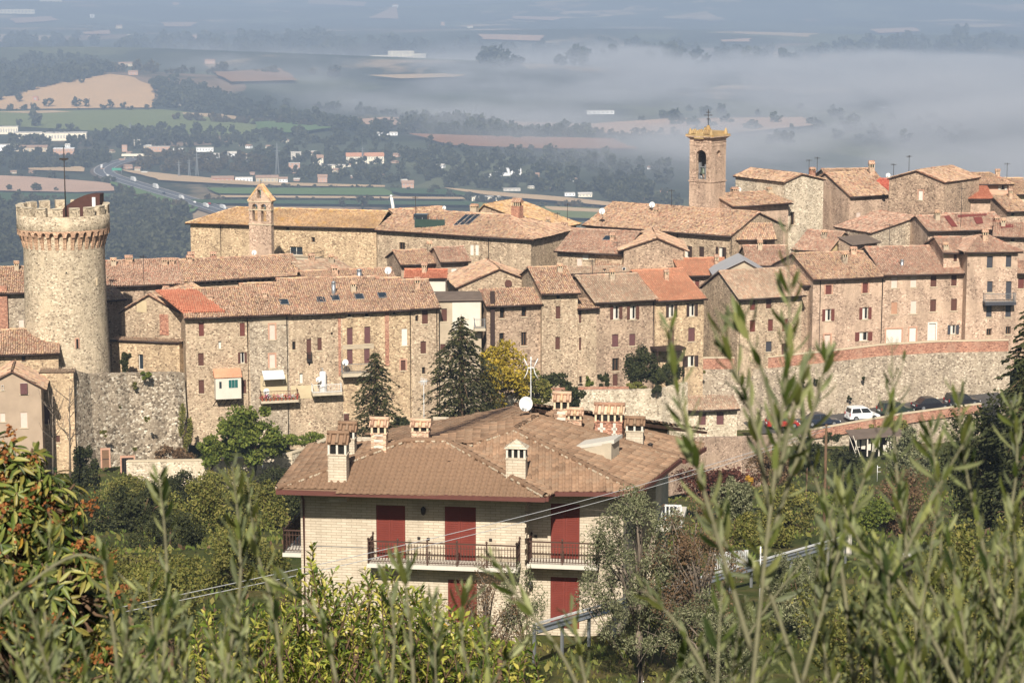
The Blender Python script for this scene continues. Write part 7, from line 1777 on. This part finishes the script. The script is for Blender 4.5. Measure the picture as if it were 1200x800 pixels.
bush('low grey olive at the bottom right of the villa garden', 836, 684, 830, 140, 70, 'leaf_olive', 6000, .09, 60, cr=.22, w=.34, seed=41, bark='bark_grey', bare=10); bush('small grey olive under the end of the guardrail', 935, 640, 760, 90, 88, 'leaf_olive', 4200, .11, 46, cr=.24, w=.34, seed=42); bush('grey half bare bush before the villa lower door', 572, 655, 800, 110, 77, 'leaf_brown', 2600, .075, 46, cr=.26, w=.35, bark='bark_grey', bare=20, seed=43); bush('olive tuft beside the half bare bush before the villa', 612, 662, 790, 60, 76.5, 'leaf_olive', 1500, .085, 24, w=.35, seed=44)
bush('dark green scrub at the bottom of the right garden', 1010, 670, 830, 170, 72, 'leaf_scrub', 5200, .10, 50, seed=45)
# bare twiggy trees against the pale stone house
for i, (x, yt, yb, Y, lb) in enumerate(((62, 462, 560, 190, 'bare twiggy sapling before the pale stone house'), (82, 452, 560, 192, 'second bare sapling against the bastion corner'))):
    P0, P1 = at(x, yb, Y), at(x, yt, Y); r = empty('bare_sapling', P0, 0, label=lb, cat='tree'); m = MB(); rng = random.Random(i); H = P1.z - P0.z
    m.tube([(0, 0, -1), (.1, 0, H * .5), (.2, 0, H)], [.10, .07, .02], 6); m.build('trunk', MAT['bark_grey'], r); m = MB()
    for k in range(16):
        z = H * rng.uniform(.3, .95); a = rng.uniform(0, 6.28); L = H * rng.uniform(.1, .35); m.tube([(.1, 0, z), (math.cos(a) * L * .5, math.sin(a) * L * .5, z + L * .5), (math.cos(a) * L * .7, math.sin(a) * L * .7, z + L)], [.035, .025, .01], 4)
    m.build('twigs', MAT['bark_grey'], r)
# flowers on the balcony
rng = np.random.default_rng(3); plain('petal_pink', c3(200, 110, 130), .7, .3, 9); plain('petal_white', c3(226, 214, 210), .7, .1, 9); plain('petal_red', c3(176, 54, 48), .7, .2, 9); plain('pot_clay', c3(170, 98, 70), .8)
for i, p in enumerate(FL_POS):
    r = empty('flower_pot', p, 0, label=('pot of %s flowers on the awning balcony, number %s from its left end' % (('red', 'pink', 'white')[i % 3], ('one', 'two', 'three', 'four', 'five', 'six', 'seven', 'eight', 'nine', 'ten')[i])), cat='flower pot', group='flower pots on the balcony')
    m = MB(); m.lathe([(.09, 0), (.13, .26), (.15, .28), (.12, .24), (.02, .22)], 10); m.build('pot', MAT['pot_clay'], r)
    q = rng.normal(0, .13, (46, 3)) + np.array([0, 0, .45]); V, Fq = leaf_cloud(rng, q, rdirs(rng, 46), rng.uniform(.07, .13, 46), .9); link('blossom', np_mesh('blossom', V, Fq, MAT[('petal_red', 'petal_pink', 'petal_white')[i % 3]]), r)
    q = rng.normal(0, .12, (40, 3)) + np.array([0, 0, .34]); V, Fq = leaf_cloud(rng, q, rdirs(rng, 40), rng.uniform(.08, .14, 40), .6); link('leaves', np_mesh('leaves', V, Fq, MAT['leaf_dark']), r)
# lamp post, round sign, shed, garden things
p = at(308, 556, 215); H = at(308, 515, 215).z - p.z; r = empty('street_lamp', p, 0, label='thin street lamp before the low curved garden wall', cat='street lamp'); m = MB(); m.tube([(0, 0, -.5), (0, 0, H * .88)], [.07, .045], 8); m.build('post', MAT['metal_grey'], r); m = MB(); m.lathe([(.05, H * .88), (.16, H * .93), (.20, H * .98), (.06, H * 1.02), (.01, H * 1.04)], 8); m.build('lantern', MAT['metal_grey'], r)
p = at(313, 557, 214.6); r = empty('round_sign', p, 0, label='small dark round sign beside the thin street lamp', cat='road sign'); m = MB(); m.tube([(0, 0, -.4), (0, 0, .6)], .03, 6); m.build('post', MAT['metal_dark'], r); m = MB(); m.tube([(0, -.02, .62), (0, .02, .62)], .24, 16); m.build('disc', MAT['metal_dark'], r)
def shed():
    a = at(1001, 530, 236); sc = F / proj(a)[2]; W = 58 / sc; r = empty('garden_shed', a, .12, label='ramshackle open garden shed with pale boards below the clipped bushes', cat='shed')
    m = MB(); m.prism([(-.3, -.4, 1.45), (W + .2, -.4, 1.75), (W + .2, 2.6, 2.1), (-.3, 2.6, 1.8)], (0, 0, .07)); m.build('roof', MAT['roof_felt'], r)
    pm = MB(); pm.box(-.06, -.06, -.4, .06, .06, 1.5); pm = pm.mesh('post', MAT['plaster_white'])
    for k in range(5): o = link('post', pm, r); o.location = (.1 + (W - .2) * k / 4, -.2, 0)
    bm = MB(); bm.box(0, 0, 0, .42, .04, 1.0); bm = bm.mesh('board', MAT['plaster_white']); rg = random.Random(2)
    for k in range(8): o = link('board', bm, r); o.location = (.5 + (W - 1) * k / 8, rg.uniform(0, 1.2), rg.uniform(-.3, .3)); o.rotation_euler = (0, rg.uniform(-.12, .12), rg.uniform(-.3, .3))
    m = MB(); m.box(.1, 2.3, -.4, W, 2.4, 1.6); m.build('back_wall', MAT['wood_eave'], r); m = MB(); m.bar((-.3, -.5, 1.9), (.5, -.6, -.3), .12, .06); m.bar((-.7, -.5, 1.8), (.1, -.6, -.3), .12, .06); m.build('leaning_plank', MAT['plaster_white'], r)
shed()
p = at(967, 560, 110); g0 = float(gz(p.x, 110)); p.z = g0; H = at(967, 497, 110).z - g0; r = empty('utility_pole', p, 0, label='slim brown wooden pole holding the overhead cables in the right garden', cat='utility pole'); m = MB(); m.tube([(0, 0, -.5), (0, 0, H)], [.10, .06], 8); m.build('pole', MAT['bark_brown'], r); m = MB(); m.bar((-.2, -.02, H - .14), (.2, -.02, H - .14), .05); m.build('bracket', MAT['metal_grey'], r)
for x, y0, y1, Y, lb in ((890, 640, 720, 90, 'thin pale garden post with cross bars under the guardrail'), (1028, 545, 560, 200, 'short white stake on the garden lawn')):
    p = at(x, y1, Y); H = at(x, y0, Y).z - p.z; r = empty('garden_stake', p, 0, label=lb, cat='stake'); m = MB(); m.tube([(0, 0, -.3), (0, 0, H)], .03, 6); m.build('pole', MAT['metal_white'], r); m = MB(); m.bar((0, -.03, H * .5), (.3, -.03, H * .52), .04); m.bar((0, -.03, H * .85), (.25, -.03, H * .86), .04); m.build('cross_bar', MAT['metal_white'], r)
p = at(1064, 668, 92); r = empty('garden_bin', p, .3, label='small black bin with white top in the right garden', cat='bin'); m = MB(); m.lathe([(.02, -.2), (.2, -.2), (.24, .6), (.22, .62)], 12); m.build('drum', MAT['metal_dark'], r); m = MB(); m.lathe([(.23, .62), (.24, .70), (.02, .74)], 12); m.build('lid', MAT['metal_white'], r)
# ground cover of grass and weeds on the slope
def cover(name, mat, n, x0, x1, y0, y1, size, seed, thr=.0, w=.35):
    rng = np.random.default_rng(seed); x = rng.uniform(x0, x1, n); Y = rng.uniform(y0, y1, n)
    k = np.sin(x * .31 + 1.7 * np.sin(Y * .11)) * np.sin(Y * .23 + 1.1 * np.sin(x * .17)) > thr + rng.normal(0, .35, n); x, Y = x[k], Y[k]; m = len(x)
    s = rng.uniform(.5, 1.4, m) * size; pos = np.stack([x, Y, gz(x, Y) + s * .35], 1); ax = unit(rng.normal(0, .45, (m, 3)) + np.array([0, 0, 1.0])); V, Fq = leaf_cloud(rng, pos, ax, s, w); link(name, np_mesh(name, V, Fq, MAT[mat]), kind='stuff', label='grass and weeds covering the slope')
cover('grass', 'grass_blade', 46000, -60, 90, 84, 235, .36, 1, -.3); cover('weeds', 'leaf_scrub', 16000, -60, 90, 84, 240, .42, 2, .15, .6); cover('weeds', 'leaf_brown', 7000, -60, 90, 84, 240, .4, 3, .3, .5); cover('grass', 'grass_blade', 30000, -24, 34, 20, 88, .22, 4, -.4); cover('weeds', 'leaf_scrub', 14000, -26, 36, 16, 90, .28, 5, -.2, .6)
# ================================================================== the near plants before the lens
LV = np.array([(0, 0, 0), (-.36, .22, .05), (0, .25, 0), (.36, .22, .05), (-.5, .52, .06), (0, .55, -.02), (.5, .52, .06), (-.34, .8, .0), (0, .82, -.08), (.34, .8, .0), (0, 1, -.16)])
LF = np.array([(0, 3, 2), (0, 2, 1), (1, 2, 5), (1, 5, 4), (2, 3, 6), (2, 6, 5), (4, 5, 8), (4, 8, 7), (5, 6, 9), (5, 9, 8), (7, 8, 10), (8, 9, 10)])
def plant_leaves(root, name, mats, frames, pos, rng, limit=300, sizes=None, seen=None):
    """leaves as parts for the ones that show largest, the rest as one mesh per tint"""
    P = np.asarray(pos); Ms = np.asarray(frames); base = np.array(root.location)
    W = P + base; d = W[:, 1] * CP - W[:, 2] * SP; px = 600 + F * W[:, 0] / d; py = 400 - F * (W[:, 1] * SP + W[:, 2] * CP) / d
    L = np.linalg.norm(Ms[:, :, 1], axis=1) / d; L = np.where((px > 0) & (px < 1200) & (py > 0) & (py < 800), L, 0)
    o_ = np.argsort(-L); big = np.zeros(len(P), bool); big[o_[:limit]] = True; big &= L > 0
    tint = rng.integers(0, len(mats), len(P)); mes = [np_mesh(name, LV, LF, MAT[m], True) for m in mats]
    for i in np.where(big)[0]:
        o = link(name, mes[tint[i]], root); M = Ms[i]; o.matrix_local = Matrix([list(M[0]) + [P[i][0]], list(M[1]) + [P[i][1]], list(M[2]) + [P[i][2]], [0, 0, 0, 1]])
    for t, m in enumerate(mats):
        k = (~big) & (tint == t)
        if k.any(): V, Fq = spread(LV, LF, Ms[k], P[k]); link('foliage', np_mesh('foliage', V, Fq, MAT[m], True), root, kind='stuff')

def bez(P, n):
    """smooth polyline through points"""
    P = [Vector(p) for p in P]; out = []
    for i in range(len(P) - 1):
        p0, p1, p2, p3 = P[max(i - 1, 0)], P[i], P[i + 1], P[min(i + 2, len(P) - 1)]
        for k in range(n): t = k / n; out.append(0.5 * ((2 * p1) + (p2 - p0) * t + (2 * p0 - 5 * p1 + 4 * p2 - p3) * t * t + (3 * p1 - p0 - 3 * p2 + p3) * t ** 3))
    return out + [P[-1]]

def tinted(base, ks):
    out = []
    for i, (r, g, b) in enumerate(ks):
        nm = '%s_tint_%d' % (base, i); gg = G(nm); v = gg.coords(); col = gg.ramp(gg.noise(v, 9.0, 3), [(.3, tuple(x * .8 for x in c3(r, g, b)[:3]) + (1,)), (.7, tuple(min(1, x * 1.15) for x in c3(r, g, b)[:3]) + (1,))])
        bk = gg.n('NewGeometry').outputs['Backfacing']; col = gg.mix(gg.math('MULTIPLY', bk, .45), col, c3(126, 128, 94)) if base == 'olive' else col
        p = gg.n('BsdfPrincipled', {'Base Color': col, 'Roughness': .45 if base != 'olive' else .55, 'Specular IOR Level': .3 if base != 'olive' else .22}); t = gg.n('BsdfTranslucent', {'Color': col}); mx = gg.n('MixShader', {0: .22, 1: p.outputs[0], 2: t.outputs[0]}); gg.nt.links.new(mx.outputs[0], gg.out.inputs[0]); MAT[nm] = gg.mat; out.append(nm)
    return out
OLM = tinted('olive', [(72, 84, 36), (104, 112, 56), (142, 144, 86), (48, 60, 28), (92, 96, 46)])
LAM = tinted('laurel', [(94, 108, 36), (122, 130, 46), (154, 152, 64), (70, 86, 30), (174, 164, 78)])
CHM_ = tinted('loquat', [(80, 94, 38), (108, 116, 52), (58, 70, 30), (148, 144, 78), (128, 118, 56)])

def olive_tree(label, base, shoots, seed, leaf=.061):
    """shoots: list of point lists in world space"""
    rng = np.random.default_rng(seed); root = empty('olive_tree', base, 0, label=label, cat='tree', group='olive trees close to the camera'); B = Vector(base); fr, ps = [], []
    lm = MB(); top = Vector((0, 0, .55)); lm.tube([(0, 0, -.4), (0, 0, .1), tuple(top)], [.13, .10, .08], 9)
    for pts in shoots:
        P = [Vector(p) - B for p in pts]; q = bez(P, 8); L = sum((q[i + 1] - q[i]).length for i in range(len(q) - 1)); n = len(q)
        m = MB(); m.tube([tuple(p) for p in q], [max(.0012, .0045 * (1 - i / n) + .0010) for i in range(n)], 5); m.build('twig', MAT['bark_olive'], root)
        if proj(pts[0])[1] > 790: k = top.lerp(P[0], .5) - Vector((0, 0, .12)); lm.tube([tuple(top), tuple(k), tuple(P[0])], [.024, .012, .0045], 5)
        step = .021; s = .0; acc = 0; nodes = int(L / step); a0 = rng.uniform(0, 6.28)
        for j in range(nodes):
            f = (j + rng.uniform(-.3, .3)) / nodes
            if f < .12 or rng.random() < .18: continue
            x = f * (n - 1); i = min(int(x), n - 2); p = q[i].lerp(q[i + 1], x - i); d = (q[i + 1] - q[i]).normalized(); u = d.cross(Vector((.31, .9, .2))).normalized(); w = d.cross(u)
            a0 += 1.571 + rng.normal(0, .25); size = leaf * rng.uniform(.55, 1.32) * (.55 + .6 * min(1, (1 - f) * 3.2) if f > .7 else 1)
            for sg in (0, math.pi):
                a = a0 + sg; rad = u * math.cos(a) + w * math.sin(a); sp = rng.uniform(.45, .85) ; ax = (d * 1.0 + rad * sp + Vector(rng.normal(0, .15, 3))).normalized(); nn = (d * -.6 + rad * 1.0 + Vector(rng.normal(0, .3, 3))); side = ax.cross(nn).normalized(); nr = side.cross(ax); wd = size * rng.uniform(.17, .235)
                fr.append([[side[r_] * wd, ax[r_] * size, nr[r_] * size * .5] for r_ in range(3)]); ps.append(tuple(p + ax * .004))
    lm.build('limbs', MAT['bark_olive'], root)
    plant_leaves(root, 'leaf', OLM, fr, ps, rng)
    return root
plain('bark_olive', c3(112, 108, 82), .85, .2, 30)
rs = random.Random(17)
def px_shoot(pts, Y, dy=0.0):
    n = len(pts); return [at(x, y, Y + dy * i / max(1, n - 1)) for i, (x, y) in enumerate(pts)]
def rand_shoots(n, tipf, Yr, lean=.30, length=(.45, .85)):
    out = []
    for _ in range(n):
        x, y = tipf(); Y = rs.uniform(*Yr); t = at(x, y, Y); L = rs.uniform(*length); ln = Vector((rs.gauss(0, lean), rs.gauss(0, lean * .7), -1)).normalized(); b = t + ln * L; c = t.lerp(b, .5) + Vector((rs.gauss(0, .05), rs.gauss(0, .05), 0)); out.append([b, c, t])
    return out
# left olive: fills the lower left
def tip_l():
    x = rs.uniform(-30, 290); lo = 630 + 70 * abs(math.sin(x * .017)); return x, rs.uniform(lo, 800)
SL = [px_shoot([(262, 800), (281, 690), (279, 610), (272, 545)], 5.0), px_shoot([(190, 790), (196, 690), (192, 610), (186, 560)], 5.2), px_shoot([(60, 800), (52, 700), (60, 620)], 5.4), px_shoot([(330, 800), (322, 720), (300, 640), (290, 560)], 5.1), px_shoot([(-10, 720), (90, 650), (160, 690)], 5.3), px_shoot([(140, 800), (128, 700), (120, 640)], 5.0), px_shoot([(395, 800), (372, 720), (318, 676)], 5.0)] + rand_shoots(46, tip_l, (4.4, 5.8))
olive_tree('grey green olive tree filling the lower left corner close by', (-1.5, 5.6, float(gz(-1.5, 5.6))), SL, 1)
def tip_m():
    x = rs.uniform(350, 760); return x, rs.uniform(715 + 40 * math.sin(x * .02), 815)
SM = [px_shoot([(486, 830), (482, 750), (476, 690), (470, 650)], 4.9), px_shoot([(455, 830), (462, 740), (448, 655)], 5.2), px_shoot([(700, 860), (660, 770), (600, 690), (575, 650)], 4.6), px_shoot([(560, 830), (540, 740), (548, 690)], 5.3), px_shoot([(690, 820), (678, 760), (668, 716)], 5.0)] + rand_shoots(8, tip_m, (4.6, 6.0))
olive_tree('sparser olive shoots along the bottom middle close by', (.1, 5.4, float(gz(.1, 5.4))), SM, 2)
# right olive: tall shoots reaching up before the village
def tip_r():
    x = 1225 - 425 * rs.random() ** 1.5; lo = 470 + max(0, (1010 - x)) * .9 if x < 1010 else 455 + 60 * abs(math.sin(x * .03)); return x, rs.uniform(lo + 60, 815)
SRR = [px_shoot([(880, 820), (898, 640), (918, 470), (925, 370), (921, 262)], 4.3), px_shoot([(902, 600), (882, 490), (856, 420), (838, 360)], 4.4), px_shoot([(900, 640), (940, 520), (962, 450), (968, 415)], 4.5), px_shoot([(1085, 830), (1062, 640), (1048, 520), (1045, 395)], 4.8), px_shoot([(880, 760), (838, 620), (812, 530), (792, 450), (784, 380)], 4.2), px_shoot([(1190, 830), (1152, 640), (1130, 540), (1122, 455)], 4.6), px_shoot([(1110, 800), (1100, 600), (1090, 495)], 5.0), px_shoot([(940, 800), (985, 640), (1020, 540), (1060, 420)], 4.7),
       px_shoot([(915, 520), (895, 440), (876, 395), (868, 372)], 4.4), px_shoot([(912, 560), (930, 480), (948, 420)], 4.3), px_shoot([(1000, 800), (985, 660), (955, 560), (935, 500)], 4.8), px_shoot([(1020, 830), (1040, 700), (1090, 590), (1140, 500)], 4.5), px_shoot([(1170, 830), (1180, 640), (1192, 540), (1185, 470)], 4.9), px_shoot([(860, 850), (800, 740), (752, 690)], 4.3), px_shoot([(950, 850), (900, 690), (852, 640), (842, 590)], 4.6), px_shoot([(1130, 820), (1060, 690), (1010, 640), (980, 570)], 4.4)] + rand_shoots(56, tip_r, (4.2, 5.8))
olive_tree('tall leggy olive tree on the right whose shoots rise before the village', (1.75, 5.3, float(gz(1.75, 5.3))), SRR, 3)

# laurel: dense upright shoots with ascending leaves
def laurel():
    rng = np.random.default_rng(9); base = Vector((-2.0, 21.0, float(gz(-2, 21)))); root = empty('laurel_bush', base, 0, label='dense yellow green laurel thicket before the villa', cat='bush'); fr, ps = [], []; m = MB(); tm = MB()
    env = [(196, 760), (225, 720), (300, 712), (335, 690), (366, 640), (392, 676), (440, 664), (470, 672), (500, 688), (540, 716), (580, 728), (610, 742), (640, 780)]
    ex, ey = [e_[0] for e_ in env], [e_[1] for e_ in env]
    for _ in range(430):
        x = rng.uniform(200, 635); y = np.interp(x, ex, ey) + (rng.random() ** 1.3) * 170 + rng.normal(0, 6); Y = 19.0 + rng.random() * 3.2 - (y - 700) * .006; t = at(x, y, Y) - base; L = rng.uniform(.5, .8); b = t + Vector((rng.normal(0, .16), rng.normal(0, .16), -L))
        q = bez([b, b.lerp(t, .55) + Vector((rng.normal(0, .03), rng.normal(0, .03), 0)), t], 6); m.tube([tuple(p) for p in q], [.008, .003] if False else [.009 - .0005 * i for i in range(len(q))], 4); n = len(q); a = rng.uniform(0, 6)
        for j in range(26):
            f = (j + .5) / 26; 
            if f < .12: continue
            i = min(int(f * (n - 1)), n - 2); p = q[i].lerp(q[i + 1], f * (n - 1) - i); d = (q[i + 1] - q[i]).normalized(); u = d.cross(Vector((.3, .9, .2))).normalized(); w = d.cross(u); a += 2.4; rad = u * math.cos(a) + w * math.sin(a); ax = (d * rng.uniform(.55, 1.1) + rad * .9 + Vector(rng.normal(0, .15, 3))).normalized(); nn = d * .9 - rad * .5 + Vector(rng.normal(0, .25, 3)); side = ax.cross(nn).normalized(); nr = side.cross(ax); s = rng.uniform(.07, .115) * (1 - .35 * max(0, f - .75) * 4 * .6)
            fr.append([[side[r_] * s * .34, ax[r_] * s, nr[r_] * s * .6] for r_ in range(3)]); ps.append(tuple(p))
    m.build('stems', MAT['bark_brown'], root, kind='stuff')
    for k in range(7): a = at(250 + k * 56, 830, 20.5 + (k % 3) * .5) - base; tm.tube([(a.x, a.y, float(gz(a.x + base.x, a.y + base.y)) - base.z - .2), (a.x, a.y, a.z + .6)], [.05, .025], 6)
    tm.build('trunk', MAT['bark_brown'], root)
    plant_leaves(root, 'leaf', LAM, fr, ps, rng)
    k = rng.permutation(len(ps))[:26]; P = np.array(ps)[k] + rng.normal(0, .03, (26, 3)); Ms = np.array(fr)[k] * 1.05; V, Fq = spread(LV, LF, Ms, P); link('turning_leaves', np_mesh('turning_leaves', V, Fq, MAT['leaf_gold']), root, label='orange withered leaves')
    q, _ = crown_pts(rng, 6000, 60, (1.75, 1.1, .8), at(430, 800, 21.6) - base, .3); V, Fq = leaf_cloud(rng, q, rdirs(rng, len(q)), rng.uniform(.07, .11, len(q)), .4); link('inner_foliage', np_mesh('inner_foliage', V, Fq, MAT['leaf_laurel']), root, kind='stuff')
laurel()

# the broad leaved tree with rust coloured flower heads at the left edge
def loquat():
    rng = np.random.default_rng(21); base = Vector((-2.75, 14.0, float(gz(-2.75, 14)))); root = empty('broadleaf_tree', base, 0, label='long leaved evergreen with rust coloured flower heads at the left edge', cat='tree'); fr, ps = [], []; m = MB(); tm = MB(); rust = []
    lobes = [(-4, 640, 78, 122, 116), (82, 696, 70, 80, 66), (24, 805, 132, 105, 74), (18, 556, 50, 54, 42), (52, 592, 46, 48, 24), (158, 772, 40, 50, 18)]
    tc = at(60, 700, 14.4) - base; tm.tube([(0, 0, -.5), (0, 0, .9), tuple(tc)], [.13, .10, .05], 8)
    for cx, cy, rx, ry, n in lobes:
        c = at(cx, cy, 14.2) - base; sc = F / 14.0
        for _ in range(n):
            d = rdirs(rng, 1)[0]; d[1] = -abs(d[1]) if rng.random() < .75 else d[1]; rr = rng.uniform(.75, 1.0); p = Vector((c.x + d[0] * rx / sc * rr, c.y + d[1] * rx / sc * rr, c.z + d[2] * ry / sc * rr)); out = Vector((d[0], d[1], d[2] + .45)).normalized(); tm.tube([tuple(Vector(c).lerp(p, .2)), tuple(Vector(c).lerp(p, .6) + Vector((0, 0, -.04))), tuple(p)], [.016, .012, .007], 4)
            u = out.cross(Vector((.2, .3, .9))).normalized(); w = out.cross(u); k = rng.integers(8, 13); a = rng.uniform(0, 6)
            for j in range(k):
                a += 2.4; rad = u * math.cos(a) + w * math.sin(a); ax = (out * rng.uniform(-.15, .5) + rad + Vector((0, 0, -.22)) + Vector(rng.normal(0, .12, 3))).normalized(); nn = out * 1.0 + Vector(rng.normal(0, .2, 3)); side = ax.cross(nn).normalized(); nr = side.cross(ax); s = rng.uniform(.085, .14); fr.append([[side[r_] * s * .23, ax[r_] * s, nr[r_] * s * .8] for r_ in range(3)]); ps.append(tuple(p + out * rng.uniform(-.06, .01)))
            if rng.random() < .27: rust.append((p + out * .04, out))
    tm.build('trunk', MAT['bark_brown'], root); plant_leaves(root, 'leaf', CHM_, fr, ps, rng)
    for p, o_ in rust:
        n = 34; s = rng.random(n); q = np.array(p)[None] + np.array(o_)[None] * (s * .10)[:, None] + rng.normal(0, 1, (n, 3)) * (.032 * (1.15 - s))[:, None]; V, Fq = leaf_cloud(rng, q, rdirs(rng, n), rng.uniform(.018, .034, n), .8); link('flower_head', np_mesh('flower_head', V, Fq, MAT['leaf_rust']), root, kind='stuff')
    k = 22; i = rng.permutation(len(ps))[:k]; V, Fq = spread(LV, LF, np.array(fr)[i] * .9, np.array(ps)[i] + rng.normal(0, .02, (k, 3))); link('turning_leaves', np_mesh('turning_leaves', V, Fq, MAT['leaf_gold']), root, label='golden withered leaves')
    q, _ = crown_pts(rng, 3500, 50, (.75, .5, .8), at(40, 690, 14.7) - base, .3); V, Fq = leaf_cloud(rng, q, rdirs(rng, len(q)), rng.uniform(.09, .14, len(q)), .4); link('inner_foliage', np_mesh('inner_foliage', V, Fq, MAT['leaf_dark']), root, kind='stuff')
loquat()
# ------------------------------------------------------------------ haze over the valley: one closed box of even air; and the mist bank lying in it
def haze_box(name, x0, x1, y0, y1, z0, z1, dens, col, aniso=0.0):
    m = MB(); m.box(x0, y0, z0, x1, y1, z1)
    g = G(name + '_air')
    p = g.n('VolumePrincipled', {'Color': col, 'Density': dens, 'Anisotropy': aniso})
    g.nt.links.new(p.outputs[0], g.out.inputs['Volume'])
    return m.build(name, g.mat, kind='stuff')
haze_box('haze', -16000, 16000, -90, 21500, -262, 60, 0.000185, (0.49, 0.61, 0.78, 1))
def mist():
    x0, x1, y0, y1, z0, z1 = -1100, 2600, 2100, 6600, -254, -150
    m = MB(); m.box(x0, y0, z0, x1, y1, z1)
    g = G('mist_air'); v = g.n('NewGeometry').outputs['Position']; s = g.n('SeparateXYZ', {0: v})
    X, Y, Z = s.outputs
    n = g.noise(g.scale(v, (1, .8, 2.2)), .0016, 4, .6)
    # thicker to the right, nearest edge recedes to the left
    edge = g.math('ADD', g.math('ADD', g.math('MULTIPLY', g.math('MAXIMUM', X, 0.0), -2.2), g.math('MULTIPLY', g.math('MINIMUM', X, 0.0), -2.6)), 3250.0)
    e = g.n('MapRange', {0: g.math('SUBTRACT', Y, edge), 1: -300.0, 2: 450.0, 3: 0.0, 4: 1.0}).outputs[0]
    far = g.n('MapRange', {0: Y, 1: 5400.0, 2: 6500.0, 3: 1.0, 4: 0.0}).outputs[0]
    lft = g.n('MapRange', {0: X, 1: -1000.0, 2: -350.0, 3: 0.0, 4: 1.0}).outputs[0]
    topz = g.n('MapRange', {0: n, 1: .3, 2: .7, 3: -248.0, 4: -166.0}).outputs[0]
    hgt = g.n('MapRange', {0: g.math('SUBTRACT', topz, Z), 1: -6.0, 2: 26.0, 3: 0.0, 4: 1.0}).outputs[0]
    d = g.math('MULTIPLY', g.math('MULTIPLY', e, far), g.math('MULTIPLY', lft, hgt))
    d = g.math('MULTIPLY', d, g.n('MapRange', {0: n, 1: .32, 2: .62, 3: .25, 4: 1.0}).outputs[0])
    fn = g.noise(g.scale(v, (1, .55, 3.0)), .0052, 4, .62)
    d = g.math('MULTIPLY', d, g.n('MapRange', {0: fn, 1: .36, 2: .66, 3: .12, 4: 1.6}).outputs[0])
    p = g.n('VolumePrincipled', {'Color': (.90, .89, .89, 1), 'Density': g.math('MULTIPLY', d, .0068), 'Anisotropy': 0.0})
    g.nt.links.new(p.outputs[0], g.out.inputs['Volume'])
    return m.build('mist', g.mat, kind='stuff')
mist()
